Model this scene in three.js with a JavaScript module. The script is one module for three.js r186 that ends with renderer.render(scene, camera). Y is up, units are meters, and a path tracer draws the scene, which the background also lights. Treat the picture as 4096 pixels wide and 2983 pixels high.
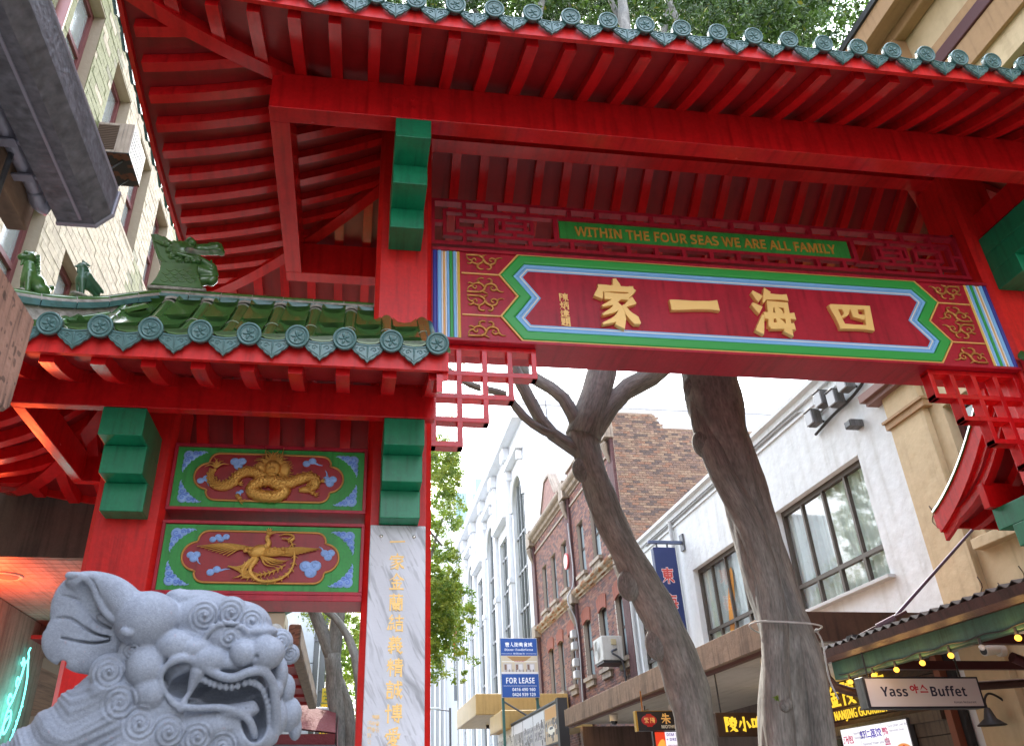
import * as THREE from 'three';
import { mergeGeometries, mergeVertices, toCreasedNormals } from 'three/addons/utils/BufferGeometryUtils.js';
import { FontLoader } from 'three/addons/loaders/FontLoader.js';
import { TextGeometry } from 'three/addons/geometries/TextGeometry.js';
import { RoundedBoxGeometry } from 'three/addons/geometries/RoundedBoxGeometry.js';

// ---------------------------------------------------------------- camera, sky, sun, exposure
const scene = new THREE.Scene();
const renderer = new THREE.WebGLRenderer({ antialias: true });
renderer.setSize(1024, 745);
renderer.toneMapping = THREE.LinearToneMapping;
renderer.toneMappingExposure = 4.8;
renderer.shadowMap.enabled = true;
const camera = new THREE.PerspectiveCamera(49.92, 4096 / 2983, 0.05, 600);
camera.position.set(0,1.6,0);
camera.rotation.set(THREE.MathUtils.degToRad(29.1455), THREE.MathUtils.degToRad(-8.2333), THREE.MathUtils.degToRad(-1.2543), 'YXZ');
camera.setViewOffset(4096, 2983, 184, 31.5, 4096, 2983);   // the photograph is a slightly off-centre crop
camera.focus = 7; camera.userData.fStop = 8;
const SUN = new THREE.Vector3(0.04, 0.62, -0.78).normalize();
{
  const W = 256, H = 128, a = new Float32Array(W * H * 4), d = new THREE.Vector3();
  for (let j = 0; j < H; j++) for (let i = 0; i < W; i++) {
    const el = ((j + 0.5) / H - 0.5) * Math.PI, az = ((i + 0.5) / W - 0.5) * 2 * Math.PI;
    d.set(Math.cos(az) * Math.cos(el), Math.sin(el), Math.sin(az) * Math.cos(el));
    const up = Math.max(0, d.y), g = Math.max(0, d.dot(SUN)), t = Math.pow(1 - up, 2.2);
    const glow = 1.1 * Math.pow(g, 4) + 2.6 * Math.pow(g, 40);
    const k = (j * W + i) * 4;
    a[k] = 0.66 + 0.38 * t + glow; a[k + 1] = 0.76 + 0.28 * t + glow; a[k + 2] = 0.98 + 0.08 * t + glow * 0.95; a[k + 3] = 1;
    if (d.y < 0) { a[k] *= 0.5; a[k + 1] *= 0.48; a[k + 2] *= 0.46; }
  }
  const t = new THREE.DataTexture(a, W, H, THREE.RGBAFormat, THREE.FloatType);
  t.mapping = THREE.EquirectangularReflectionMapping; t.magFilter = THREE.LinearFilter; t.minFilter = THREE.LinearFilter; t.needsUpdate = true;
  scene.background = t; scene.environment = t;
}
const sun = new THREE.DirectionalLight(new THREE.Color(1, 0.93, 0.82), 2.1);
sun.name = 'sun'; sun.position.copy(SUN).multiplyScalar(60); sun.castShadow = true;
Object.assign(sun.shadow.camera, { left: -40, right: 40, top: 40, bottom: -40, near: 1, far: 160 });
sun.shadow.mapSize.set(2048, 2048); sun.shadow.radius = 1.5;
scene.add(sun); scene.add(sun.target);

// ---------------------------------------------------------------- helpers
const V = (x, y, z) => new THREE.Vector3(x, y, z);
let seed_ = 12345;
const rnd = () => { seed_ = (seed_ + 0x6d2b79f5) | 0; let t = Math.imul(seed_ ^ (seed_ >>> 15), 1 | seed_); t = (t + Math.imul(t ^ (t >>> 7), 61 | t)) ^ t; return ((t ^ (t >>> 14)) >>> 0) / 4294967296; };
const rr = (a, b) => a + (b - a) * rnd();
const clamp = (x, a = 0, b = 1) => Math.min(b, Math.max(a, x)), lerp = (a, b, t) => a + (b - a) * t;
const sstep = (a, b, x) => { const t = clamp((x - a) / (b - a)); return t * t * (3 - 2 * t); };
const h2 = (x, y, s) => { let n = Math.imul(x | 0, 374761393) + Math.imul(y | 0, 668265263) + Math.imul(s | 0, 974711); n = Math.imul(n ^ (n >>> 13), 1274126177); return ((n ^ (n >>> 16)) >>> 0) / 4294967296; };
function vn(x, y, p, s) {          // value noise, period p cells
  const ix = Math.floor(x), iy = Math.floor(y), fx = x - ix, fy = y - iy, u = fx * fx * (3 - 2 * fx), v = fy * fy * (3 - 2 * fy), w = (n) => ((n % p) + p) % p;
  return lerp(lerp(h2(w(ix), w(iy), s), h2(w(ix + 1), w(iy), s), u), lerp(h2(w(ix), w(iy + 1), s), h2(w(ix + 1), w(iy + 1), s), u), v);
}
const fbm = (u, v, f, o, s) => { let a = 0.5, t = 0; for (let i = 0; i < o; i++) { t += a * vn(u * f, v * f, f, s + i * 17); f *= 2; a *= 0.5; } return t / (1 - Math.pow(0.5, o)); };
function vn2(x, y, p, q, s) { const ix = Math.floor(x), iy = Math.floor(y), fx = x - ix, fy = y - iy, u = fx * fx * (3 - 2 * fx), v = fy * fy * (3 - 2 * fy), w = (n, m) => ((n % m) + m) % m, a = w(ix, p), b = w(ix + 1, p), c = w(iy, q), d = w(iy + 1, q); return lerp(lerp(h2(a, c, s), h2(b, c, s), u), lerp(h2(a, d, s), h2(b, d, s), u), v); }
const fb2 = (u, v, fx, fy, o, s) => { let a = 0.5, t = 0; for (let i = 0; i < o; i++) { t += a * vn2(u * fx, v * fy, fx, fy, s + i * 17); fx *= 2; fy *= 2; a *= 0.5; } return t / (1 - Math.pow(0.5, o)); };
function tex(n, fn, srgb = true, m = n) {   // fn(u,v) -> [r,g,b] 0..1
  const a = new Uint8Array(n * m * 4);
  for (let j = 0; j < m; j++) for (let i = 0; i < n; i++) { const c = fn(i / n, j / m), k = (j * n + i) * 4; for (let q = 0; q < 3; q++) a[k + q] = clamp(Array.isArray(c) ? c[q] : c) * 255; a[k + 3] = 255; }
  const t = new THREE.DataTexture(a, n, m); t.wrapS = t.wrapT = THREE.RepeatWrapping; t.magFilter = THREE.LinearFilter; t.minFilter = THREE.LinearMipmapLinearFilter; t.generateMipmaps = true;
  if (srgb) t.colorSpace = THREE.SRGBColorSpace; t.needsUpdate = true; return t;
}
const rep = (t, x, y = x) => { const c = t.clone(); c.repeat.set(x, y); c.needsUpdate = true; return c; };
const rgb = (r, g, b) => new THREE.Color().setRGB(r, g, b);
const M = (color, rough = 0.6, o = {}) => new THREE.MeshStandardMaterial({ color: color.isColor ? color : new THREE.Color(color), roughness: rough, ...o });
const MP = (color, rough = 0.6, o = {}) => new THREE.MeshPhysicalMaterial({ color: color.isColor ? color : new THREE.Color(color), roughness: rough, ...o });

const taken = new Map();
const numbered = (n) => { const k = taken.get(n) ?? 0; taken.set(n, k + 1); return k ? n + '_' + String(k).padStart(3, '0') : n; };
const tag = (o, label, category, group, kind) => { if (label) o.userData.label = label; if (category) o.userData.category = category; if (group) o.userData.group = group; if (kind) o.userData.kind = kind; return o; };
function thing(name, label, category, pos = [0, 0, 0], group) { const o = new THREE.Group(); o.name = numbered(name); o.position.set(...pos); scene.add(o); return tag(o, label, category, group); }
function P(name, geo, mat, parent, label) { const m = new THREE.Mesh(geo, mat); m.name = name; m.castShadow = m.receiveShadow = true; if (parent) parent.add(m); if (label) m.userData.label = label; return m; }
function G(name, parent, label) { const g = new THREE.Group(); g.name = name; parent.add(g); if (label) g.userData.label = label; return g; }
function top(name, geo, mat, label, category, group, kind) { const m = P(numbered(name), geo, mat, scene); return tag(m, label, category, group, kind); }
const stuff = (m) => { m.userData.kind = 'stuff'; return m; };
function buv(g, s = 1) {           // uv in metres by the dominant axis of each face
  if (g.index) g = g.toNonIndexed();
  const p = g.attributes.position, n = g.attributes.normal ?? (g.computeVertexNormals(), g.attributes.normal), uv = new Float32Array(p.count * 2);
  for (let f = 0; f < p.count; f += 3) {
    let nx = 0, ny = 0, nz = 0;
    for (let k = 0; k < 3; k++) { nx += n.getX(f + k); ny += n.getY(f + k); nz += n.getZ(f + k); }
    nx = Math.abs(nx); ny = Math.abs(ny); nz = Math.abs(nz);
    for (let k = 0; k < 3; k++) { const i = f + k, x = p.getX(i), y = p.getY(i), z = p.getZ(i); uv[i * 2] = (nx > ny && nx > nz ? z : x) * s; uv[i * 2 + 1] = (ny >= nx && ny >= nz ? z : y) * s; }
  }
  g.setAttribute('uv', new THREE.BufferAttribute(uv, 2)); return g;
}
function B(x0, x1, y0, y1, z0, z1, r = 0) {   // a box by its extents, optional rounded edge
  const w = Math.abs(x1 - x0), h = Math.abs(y1 - y0), d = Math.abs(z1 - z0);
  const g = r ? new RoundedBoxGeometry(w, h, d, 1, Math.min(r, w / 2.1, h / 2.1, d / 2.1)) : new THREE.BoxGeometry(w, h, d);
  g.translate((x0 + x1) / 2, (y0 + y1) / 2, (z0 + z1) / 2); return buv(g);
}
const norm_ = (g) => { let o = g.index ? g.toNonIndexed() : g.clone(); for (const k of Object.keys(o.attributes)) if (!['position', 'normal', 'uv'].includes(k)) o.deleteAttribute(k); if (!o.attributes.normal) o.computeVertexNormals(); if (!o.attributes.uv) o = buv(o); o.morphAttributes = {}; return o; };
const merge = (...gs) => mergeGeometries(gs.flat().map(norm_), false);
function geoFrom(pos, idx, crease = 0.6) { const g = new THREE.BufferGeometry(); g.setAttribute('position', new THREE.Float32BufferAttribute(pos, 3)); g.setIndex(idx); g.computeVertexNormals(); return buv(crease ? toCreasedNormals(g, crease) : g); }
// rectangular bar swept along points: bottom-centre line, side vector, height up
function bar(pts, side, w, h, upv = V(0, 1, 0)) {
  const pos = [], idx = [], s = side.clone().normalize().multiplyScalar(w / 2), u = upv.clone().multiplyScalar(h), n = pts.length;
  for (const p of pts) for (const q of [p.clone().sub(s), p.clone().add(s), p.clone().add(s).add(u), p.clone().sub(s).add(u)]) pos.push(q.x, q.y, q.z);
  for (let i = 0; i < n - 1; i++) for (let k = 0; k < 4; k++) { const a = i * 4 + k, b = i * 4 + (k + 1) % 4; idx.push(a, b, b + 4, a, b + 4, a + 4); }
  idx.push(0, 2, 1, 0, 3, 2); const e = (n - 1) * 4; idx.push(e, e + 1, e + 2, e, e + 2, e + 3);
  return geoFrom(pos, idx, 0.7);
}
// tapered tube through points; rad(t, angle) metres
function tube(pts, rad, n = 16, m = 8, cap = true, closed = false) {
  const c = new THREE.CatmullRomCurve3(pts, closed), fr = c.computeFrenetFrames(n, closed), pos = [], idx = [], uv = [], L = c.getLength();
  for (let i = 0; i <= n; i++) {
    const t = i / n, p = c.getPointAt(t);
    for (let k = 0; k <= m; k++) { const a = (k / m) * Math.PI * 2, r = typeof rad === 'number' ? rad : rad(t, a); const q = p.clone().addScaledVector(fr.normals[i], Math.cos(a) * r).addScaledVector(fr.binormals[i], Math.sin(a) * r); pos.push(q.x, q.y, q.z); uv.push(k / m, t * L); }
  }
  for (let i = 0; i < n; i++) for (let k = 0; k < m; k++) { const a = i * (m + 1) + k, b = a + m + 1; idx.push(a, b, a + 1, b, b + 1, a + 1); }
  if (cap && !closed) for (const [i, f] of [[0, 1], [n, -1]]) { const p = c.getPointAt(i / n), ci = pos.length / 3; pos.push(p.x, p.y, p.z); uv.push(0.5, i ? L : 0); const o = i * (m + 1); for (let k = 0; k < m; k++) f > 0 ? idx.push(ci, o + k, o + k + 1) : idx.push(ci, o + k + 1, o + k); }
  const g = new THREE.BufferGeometry(); g.setAttribute('position', new THREE.Float32BufferAttribute(pos, 3)); g.setAttribute('uv', new THREE.Float32BufferAttribute(uv, 2)); g.setIndex(idx); g.computeVertexNormals(); return g;
}
const cyl = (r0, r1, h, n, a, b) => {   // cylinder from point a to b
  const d = b.clone().sub(a), g = new THREE.CylinderGeometry(r1, r0, d.length(), n); g.translate(0, d.length() / 2, 0);
  g.applyQuaternion(new THREE.Quaternion().setFromUnitVectors(V(0, 1, 0), d.normalize())); g.translate(a.x, a.y, a.z); return g;
};
const rod = (a, b, r, n = 8) => cyl(r, r, 0, n, a, b);
const shapeOf = (pts) => { const s = new THREE.Shape(); pts.forEach(([x, y], i) => (i ? s.lineTo(x, y) : s.moveTo(x, y))); s.closePath(); return s; };
const ext = (shape, depth, bevel = 0, o = {}) => buv(new THREE.ExtrudeGeometry(shape, { depth, bevelEnabled: bevel > 0, bevelSize: bevel, bevelThickness: bevel, bevelSegments: 1, curveSegments: 8, ...o }));
// surface nets over a box grid; f fills a Float32Array of signed distances
function sculpt(lo, hi, cell, paint) {
  const nx = Math.ceil((hi[0] - lo[0]) / cell), ny = Math.ceil((hi[1] - lo[1]) / cell), nz = Math.ceil((hi[2] - lo[2]) / cell), D = new Float32Array(nx * ny * nz).fill(cell * 6);
  const at = (i, j, k) => (k * ny + j) * nx + i;
  paint((c, ext_, fn, k = 0, mode = 0) => {     // mode 0 smooth union, 1 smooth subtraction, 2 displacement added where near
    const r = (q) => [clamp(Math.floor((c[q] - ext_[q] - k - lo[q]) / cell), 0, 1e9), Math.ceil((c[q] + ext_[q] + k - lo[q]) / cell)];
    const [i0, i1] = r(0), [j0, j1] = r(1), [k0, k1] = r(2);
    for (let z = k0; z <= Math.min(k1, nz - 1); z++) for (let y = j0; y <= Math.min(j1, ny - 1); y++) for (let x = i0; x <= Math.min(i1, nx - 1); x++) {
      const q = at(x, y, z), px = lo[0] + x * cell, py = lo[1] + y * cell, pz = lo[2] + z * cell;
      if (mode === 2) { if (Math.abs(D[q]) < cell * 4) D[q] += fn(px, py, pz); continue; }
      let a = D[q], b = fn(px, py, pz);
      if (mode === 1) { if (k) { const h = clamp(0.5 - 0.5 * (a + b) / k); D[q] = lerp(a, -b, h) + k * h * (1 - h); } else D[q] = Math.max(a, -b); }
      else if (k) { const h = clamp(0.5 + 0.5 * (b - a) / k); D[q] = lerp(b, a, h) - k * h * (1 - h); } else D[q] = Math.min(a, b);
    }
  });
  const vid = new Int32Array(nx * ny * nz).fill(-1), pos = [], idx = [], s = new Float32Array(8);
  for (let k = 0; k < nz - 1; k++) for (let j = 0; j < ny - 1; j++) for (let i = 0; i < nx - 1; i++) {
    let cx = 0, cy = 0, cz = 0, n = 0, neg = 0; const o = at(i, j, k), nn = nx * ny;
    s[0] = D[o]; s[1] = D[o + 1]; s[2] = D[o + nx]; s[3] = D[o + nx + 1]; s[4] = D[o + nn]; s[5] = D[o + nn + 1]; s[6] = D[o + nn + nx]; s[7] = D[o + nn + nx + 1];
    for (let c = 0; c < 8; c++) if (s[c] < 0) neg++;
    if (!neg || neg === 8) continue;
    for (const [a, b] of EDG) { const u = s[a], v = s[b]; if ((u < 0) !== (v < 0)) { const t = u / (u - v); cx += (a & 1) + t * ((b & 1) - (a & 1)); cy += ((a >> 1) & 1) + t * (((b >> 1) & 1) - ((a >> 1) & 1)); cz += (a >> 2) + t * ((b >> 2) - (a >> 2)); n++; } }
    if (n) { vid[at(i, j, k)] = pos.length / 3; pos.push(lo[0] + (i + cx / n) * cell, lo[1] + (j + cy / n) * cell, lo[2] + (k + cz / n) * cell); }
  }
  const quad = (a, b, c, d, f) => { if (a < 0 || b < 0 || c < 0 || d < 0) return; f ? idx.push(a, b, c, a, c, d) : idx.push(a, c, b, a, d, c); };
  for (let k = 1; k < nz - 1; k++) for (let j = 1; j < ny - 1; j++) for (let i = 1; i < nx - 1; i++) {
    const a = D[at(i, j, k)] < 0;
    if (a !== D[at(i + 1, j, k)] < 0) quad(vid[at(i, j - 1, k - 1)], vid[at(i, j, k - 1)], vid[at(i, j, k)], vid[at(i, j - 1, k)], a);
    if (a !== D[at(i, j + 1, k)] < 0) quad(vid[at(i - 1, j, k - 1)], vid[at(i - 1, j, k)], vid[at(i, j, k)], vid[at(i, j, k - 1)], a);
    if (a !== D[at(i, j, k + 1)] < 0) quad(vid[at(i - 1, j - 1, k)], vid[at(i, j - 1, k)], vid[at(i, j, k)], vid[at(i - 1, j, k)], a);
  }
  const g = new THREE.BufferGeometry(); g.setAttribute('position', new THREE.Float32BufferAttribute(pos, 3)); g.setIndex(idx); g.computeVertexNormals();
  return g;
}
const EDG = [[0, 1], [2, 3], [4, 5], [6, 7], [0, 2], [1, 3], [4, 6], [5, 7], [0, 4], [1, 5], [2, 6], [3, 7]];
const sdEll = (c, r) => { const [cx, cy, cz] = c, a_ = 1 / r[0], b_ = 1 / r[1], d_ = 1 / r[2], m = -Math.min(r[0], r[1], r[2]); return (x, y, z) => { const a = (x - cx) * a_, b = (y - cy) * b_, d = (z - cz) * d_, k0 = Math.sqrt(a * a + b * b + d * d), e = a * a_, f = b * b_, g = d * d_, k1 = Math.sqrt(e * e + f * f + g * g); return k1 < 1e-9 ? m : k0 * (k0 - 1) / k1; }; };
const sdCap = (a, b, r0, r1) => { const [ax, ay, az] = a, dx = b[0] - ax, dy = b[1] - ay, dz = b[2] - az, L = 1 / (dx * dx + dy * dy + dz * dz); return (x, y, z) => { const px = x - ax, py = y - ay, pz = z - az; let t = (px * dx + py * dy + pz * dz) * L; t = t < 0 ? 0 : t > 1 ? 1 : t; const ex = px - dx * t, ey = py - dy * t, ez = pz - dz * t; return Math.sqrt(ex * ex + ey * ey + ez * ez) - r0 - (r1 - r0) * t; }; };

// ---------------------------------------------------------------- written characters as brush strokes on a 100 x 100 grid
// h plain stroke, p tapering stroke, d short dot; points "x,y"
const RADL = { water: 'd 10,8 22,20;d 3,36 16,46;q 6,94 22,60', hill: 'h 10,6 10,98;h 10,8 32,8 20,30 34,48 18,56', rice: 'h 6,40 44,40;h 25,6 25,96;d 10,14 16,30;d 40,14 34,30;p 24,44 4,72;d 28,48 42,62' };
const GL = {
  '家': 'd 50,2 52,14;d 14,20 8,38;h 12,22 88,22;p 88,22 78,38;h 24,38 74,38;p 52,39 40,50 14,60;h 38,50 56,64 58,84 54,97 44,92;p 50,58 36,68 12,78;p 56,72 40,86 10,97;p 86,46 62,60;n 62,58 74,76 95,92',
  '一': 'h 4,52 96,48',
  '海': RADL.water + ';p 46,4 30,30;h 42,16 90,16;h 46,32 36,82;h 44,34 84,34 78,92 70,88;h 28,60 97,58;h 36,82 90,81;d 58,40 62,50;d 55,66 60,76',
  '四': 'h 14,16 24,86;h 14,18 88,15 81,86;p 40,18 38,40 27,52;h 58,18 58,44 72,48;h 22,82 82,81',
  '金': 'p 50,4 34,26 6,42;n 50,4 68,26 96,42;h 30,42 70,42;h 20,60 80,60;h 50,42 50,92;d 28,68 36,84;d 72,68 64,84;h 8,94 92,94',
  '蘭': 'h 10,14 90,14;h 34,4 34,24;h 66,4 66,24;h 14,30 14,98;h 14,32 42,32 42,56;h 14,44 42,44;h 14,56 42,56;h 58,32 86,32 86,96;h 58,32 58,56;h 58,44 86,44;h 58,56 86,56;h 26,64 74,64;h 50,60 50,98;h 32,72 68,72 68,84;h 32,72 32,84;h 32,84 68,84;p 48,84 28,98;h 52,84 74,98',
  '結': 'h 28,4 12,24 30,26;h 34,22 10,52 38,50;d 8,62 4,84;d 22,62 22,84;d 34,60 40,78;h 48,22 96,22;h 72,4 72,44;h 52,44 92,44;h 54,58 54,94;h 54,58 90,58 90,94;h 54,90 90,90',
  '義': 'd 34,2 40,12;d 66,2 60,12;h 16,16 84,16;h 24,27 76,27;h 12,39 88,39;h 50,16 50,39;p 36,44 14,52;h 8,60 92,58;h 28,52 28,94 20,90;h 10,80 46,72;h 56,44 64,78 84,96 92,88;p 80,66 58,86;d 74,44 82,52',
  '精': RADL.rice + ';h 52,14 94,14;h 54,26 92,26;h 48,40 98,40;h 73,4 73,40;h 56,50 54,96;h 56,50 90,50 90,96 84,94;h 56,64 90,64;h 56,77 90,77',
  '誠': 'd 20,2 26,10;h 4,18 42,18;h 10,32 38,32;h 10,46 38,46;h 10,60 10,92;h 10,60 36,60 36,92;h 10,90 36,90;h 52,24 96,22;p 52,24 52,60 42,94;h 56,44 70,44 68,72 60,70;h 70,4 76,60 90,92 96,80;p 92,46 66,90;d 82,6 90,14',
  '博': 'h 2,36 36,34;h 18,6 18,96;h 44,14 96,14;h 70,2 70,62;h 48,26 48,56;h 48,26 92,26 92,56;h 48,40 92,40;h 48,54 92,54;d 84,4 90,10;h 40,68 98,68;h 80,58 80,94 70,90;d 52,76 60,86',
  '愛': 'p 76,2 24,12;d 28,16 34,26;d 48,14 52,24;d 74,12 66,24;d 12,32 8,44;h 12,34 88,34 82,44;d 24,46 20,58;h 38,46 44,60 66,60 68,52;d 48,42 54,50;d 74,44 82,54;p 40,62 16,84;h 36,68 70,68;p 68,68 50,88 14,98;n 36,76 60,90 92,98',
  '陳': RADL.hill + ';h 42,16 96,16;h 69,2 69,98;h 48,30 90,30 90,58;h 48,30 48,58;h 48,44 90,44;h 48,58 90,58;p 66,60 40,88;h 72,60 98,88',
  '炳': 'd 8,30 12,46;d 40,22 32,40;p 24,6 22,60 4,96;d 26,62 40,82;h 48,12 98,12;h 52,36 52,96;h 52,36 94,36 94,94 86,92;p 72,14 70,52 58,74;d 74,52 86,70',
  '達': 'd 12,8 20,18;h 4,36 22,36 12,60 22,78;h 4,90 30,84 98,94;h 40,14 84,14;h 62,2 62,28;h 32,28 94,28;d 50,32 54,42;d 74,32 70,42;h 38,44 86,44;h 42,56 82,56;h 34,68 92,68;h 62,44 62,84',
  '題': 'h 8,6 40,6 40,36;h 8,6 8,36;h 8,21 40,21;h 8,36 40,36;h 4,46 46,46;h 26,46 26,80;h 28,62 42,62;p 14,60 4,92;h 6,82 40,92 98,96;h 52,6 96,6;p 74,6 68,16;h 56,18 56,68;h 56,18 92,18 92,68;h 56,34 92,34;h 56,50 92,50;h 56,66 92,66;d 66,70 58,82;d 82,70 92,82',
  '東': 'h 10,16 90,16;h 50,2 50,98;h 20,30 80,30 80,58;h 20,30 20,58;h 20,44 80,44;h 20,58 80,58;p 46,60 6,92;n 54,60 94,92',
  '唐': 'd 50,0 54,8;h 14,14 92,14;p 14,14 14,60 2,96;h 28,26 84,26 84,50;h 20,38 96,38;h 28,50 84,50;h 54,18 54,64;h 32,68 32,96;h 32,68 80,68 80,96;h 32,94 80,94',
  '中': 'h 16,24 16,66;h 16,24 84,24 84,66;h 16,64 84,64;h 50,2 50,98', '人': 'p 50,4 46,50 6,96;n 50,40 70,76 96,96',
  '街': 'p 22,4 4,26;p 24,26 4,50;h 14,44 14,96;h 34,20 64,20;h 49,6 49,40;h 32,40 66,40;h 34,62 64,62;h 49,48 49,84;h 32,86 66,82;h 72,16 96,16;h 70,42 98,42;h 86,42 86,94 78,90',
  '美': 'd 32,2 38,12;d 68,2 62,12;h 14,18 86,18;h 22,32 78,32;h 8,46 92,46;h 50,18 50,46;h 10,64 90,64;p 50,50 46,70 8,98;n 52,66 92,98',
  '食': 'p 50,2 6,34;n 50,2 94,34;d 50,22 52,32;h 28,38 74,38 74,64;h 28,38 28,96 46,86;h 28,51 74,51;h 28,64 74,64;p 76,68 58,80;n 46,68 90,96',
  '城': 'h 4,36 34,36;h 19,10 19,80;h 2,84 36,74;h 42,24 96,22;p 44,24 44,60 34,94;h 46,44 62,44 60,72 52,70;h 66,4 74,60 90,92 96,80;p 90,44 62,92;d 80,6 88,14',
  '陵': RADL.hill + ';h 46,16 92,16;h 69,4 69,28;h 40,30 98,30;p 58,34 44,48;d 78,34 92,46;p 60,46 40,68;h 58,54 86,54;p 86,54 66,82 38,98;n 52,64 72,84 98,98',
  '小': 'h 50,4 50,94 36,88;p 26,34 6,72;d 74,32 94,70',
  '吃': 'h 8,20 8,72;h 8,20 36,20 36,70;h 8,66 36,66;p 58,4 44,36;h 54,20 96,20;h 50,44 86,44;p 86,44 50,76;h 50,76 54,92 94,92 94,74',
  '朱': 'p 28,8 14,30;h 22,24 84,24;h 4,50 96,50;h 50,2 50,98;p 48,52 6,90;n 52,52 94,90',
  '紫': 'h 16,6 16,40;h 16,22 40,20;h 34,4 34,38;h 6,42 44,36;p 88,8 60,20;h 60,4 60,34 92,34 92,26;h 52,44 32,56 56,60;h 66,54 28,72 76,70;h 52,70 52,98;d 32,80 18,94;d 70,80 84,94',
  '陽': RADL.hill + ';h 52,8 88,8 88,36;h 52,8 52,36;h 52,22 88,22;h 52,36 88,36;h 40,48 98,48;p 56,48 40,70;h 52,58 92,58 84,96 76,92;p 68,60 44,88;p 82,60 56,96',
  '汤': RADL.water + ';h 36,14 84,14 56,40 94,40 86,94 76,90;p 62,42 36,74;p 78,42 50,90',
  '包': 'p 30,2 6,40;h 24,20 90,20 84,68 74,66;h 26,38 60,38 60,58 26,58;h 26,38 26,86 34,94 94,94 94,78',
  '虾': 'h 8,24 8,54;h 8,24 40,24 40,54;h 8,52 40,52;h 24,6 24,88;h 4,90 44,84;d 36,72 46,92;h 50,16 98,16;h 72,16 72,98;d 76,40 92,58',
  '仁': 'p 26,4 4,48;h 18,34 18,96;h 42,26 88,26;h 36,84 96,84',
  '蒸': 'h 8,12 92,12;h 34,2 34,22;h 66,2 66,22;h 30,30 70,30 50,42;h 50,42 50,70;h 12,46 36,46 10,68;p 84,38 62,52;h 58,50 92,72;h 16,78 84,78;d 14,84 6,98;d 36,84 40,98;d 60,84 64,98;d 80,84 92,98',
  '饺': 'p 22,4 4,36;h 16,22 40,22 34,32;h 22,40 22,90 40,78;d 68,2 72,12;h 46,18 98,18;d 60,26 46,44;d 80,26 96,42;p 84,46 68,76 42,98;n 56,46 72,76 98,98',
  '鸭': 'h 6,10 6,50 44,50 44,10 6,10;h 6,30 44,30;h 25,10 25,96;p 70,4 62,16;h 58,16 88,16 84,44;h 58,16 58,60 94,60 90,94;h 52,76 80,76',
  '血': 'p 50,2 40,18;h 16,24 16,90;h 16,24 84,24 84,90;h 38,24 38,90;h 62,24 62,90;h 4,92 96,92',
  '粉': RADL.rice + ';p 62,6 48,44;h 78,6 98,42;h 56,52 90,52 84,94 76,90;p 70,52 50,96',
  '야': 'o 26,44 22;h 64,4 64,96;h 64,32 94,32;h 64,54 94,54', '스': 'p 50,8 10,62;h 50,22 90,62;h 4,88 96,88',
  '門': 'h 12,8 12,98;h 12,8 42,8 42,40;h 12,24 42,24;h 12,40 42,40;h 58,8 88,8 88,98;h 58,8 58,40;h 58,24 88,24;h 58,40 88,40',
  '公': 'p 36,6 6,50;h 62,6 96,46;h 48,48 22,88 80,84;d 70,66 88,94', '申': 'h 18,20 18,74;h 18,20 82,20 82,74;h 18,46 82,46;h 18,72 82,72;h 50,2 50,98',
  '春': 'h 16,10 84,10;h 22,24 78,24;h 6,38 94,38;p 50,2 40,40 4,70;h 56,40 96,68;h 34,58 34,98;h 34,58 68,58 68,98;h 34,77 68,77;h 34,96 68,96',
  '洪': RADL.water + ';h 40,22 94,22;h 54,6 54,60;h 80,6 80,60;h 34,60 98,60;d 54,68 40,94;d 78,68 94,94',
  '致': 'h 4,8 50,8;h 30,8 12,32 46,28;h 10,52 44,52;h 27,38 27,84;h 4,88 50,80;p 64,4 50,34;h 60,22 98,22;p 88,22 76,70 50,98;h 60,40 98,98',
  '庚': 'd 50,0 54,8;h 14,14 92,14;p 14,14 14,60 2,96;h 30,28 80,28 80,54;h 22,41 94,41;h 30,54 80,54;p 54,18 54,60 26,98;h 54,58 94,98',
  '會': 'p 50,2 6,36;h 50,2 94,36;h 32,34 68,34;h 18,44 82,44 82,66;h 18,44 18,66;h 18,66 82,66;h 50,44 50,66;h 28,74 28,98;h 28,74 72,74 72,98;h 28,86 72,86;h 28,98 72,98',
  '華': 'h 6,12 94,12;h 34,2 34,22;h 66,2 66,22;h 14,32 86,32;h 4,48 96,48;h 12,64 88,64;h 30,24 30,62;h 70,24 70,62;h 50,24 50,98;h 4,80 96,80',
  '名': 'p 42,2 14,40;h 36,14 76,14;p 76,14 52,50 10,70;d 32,30 44,40;h 36,60 36,96;h 36,60 84,60 84,96;h 36,94 84,94',
};
// outlines of the strokes of a character: [[ [x,y], ... ], ...] in a unit square, y up, centred
function strokes(ch, wid = 9) {
  const out = [];
  for (const s of (GL[ch] ?? '').split(';')) {
    const [ty, ...pp] = s.trim().split(' ');
    if (ty === 'o') { const [cx, cy] = pp[0].split(',').map(Number), r = +pp[1], ring = []; for (let i = 0; i <= 24; i++) { const a = i / 24 * 6.2832; ring.push([cx + Math.cos(a) * r, cy + Math.sin(a) * r]); } out.push(outline(ring, () => wid, false)); continue; }
    const pts = pp.map((q) => q.split(',').map(Number));
    const sharp = pts.length > 2 && ty === 'h';
    const fw = { h: (t) => wid * (t < 0.12 ? 1.12 : t > 0.9 ? 1.16 : 0.92), p: (t) => wid * lerp(1.25, 0.25, t), q: (t) => wid * lerp(1.5, 0.4, t), d: (t) => wid * lerp(0.6, 1.55, t), n: (t) => wid * (t < 0.8 ? lerp(0.55, 1.55, t / 0.8) : lerp(1.55, 0.3, (t - 0.8) / 0.2)) }[ty];
    out.push(outline(pts, fw, !sharp));
  }
  return out.map((o) => o.map(([x, y]) => [x / 100 - 0.5, 0.5 - y / 100]));
}
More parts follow.
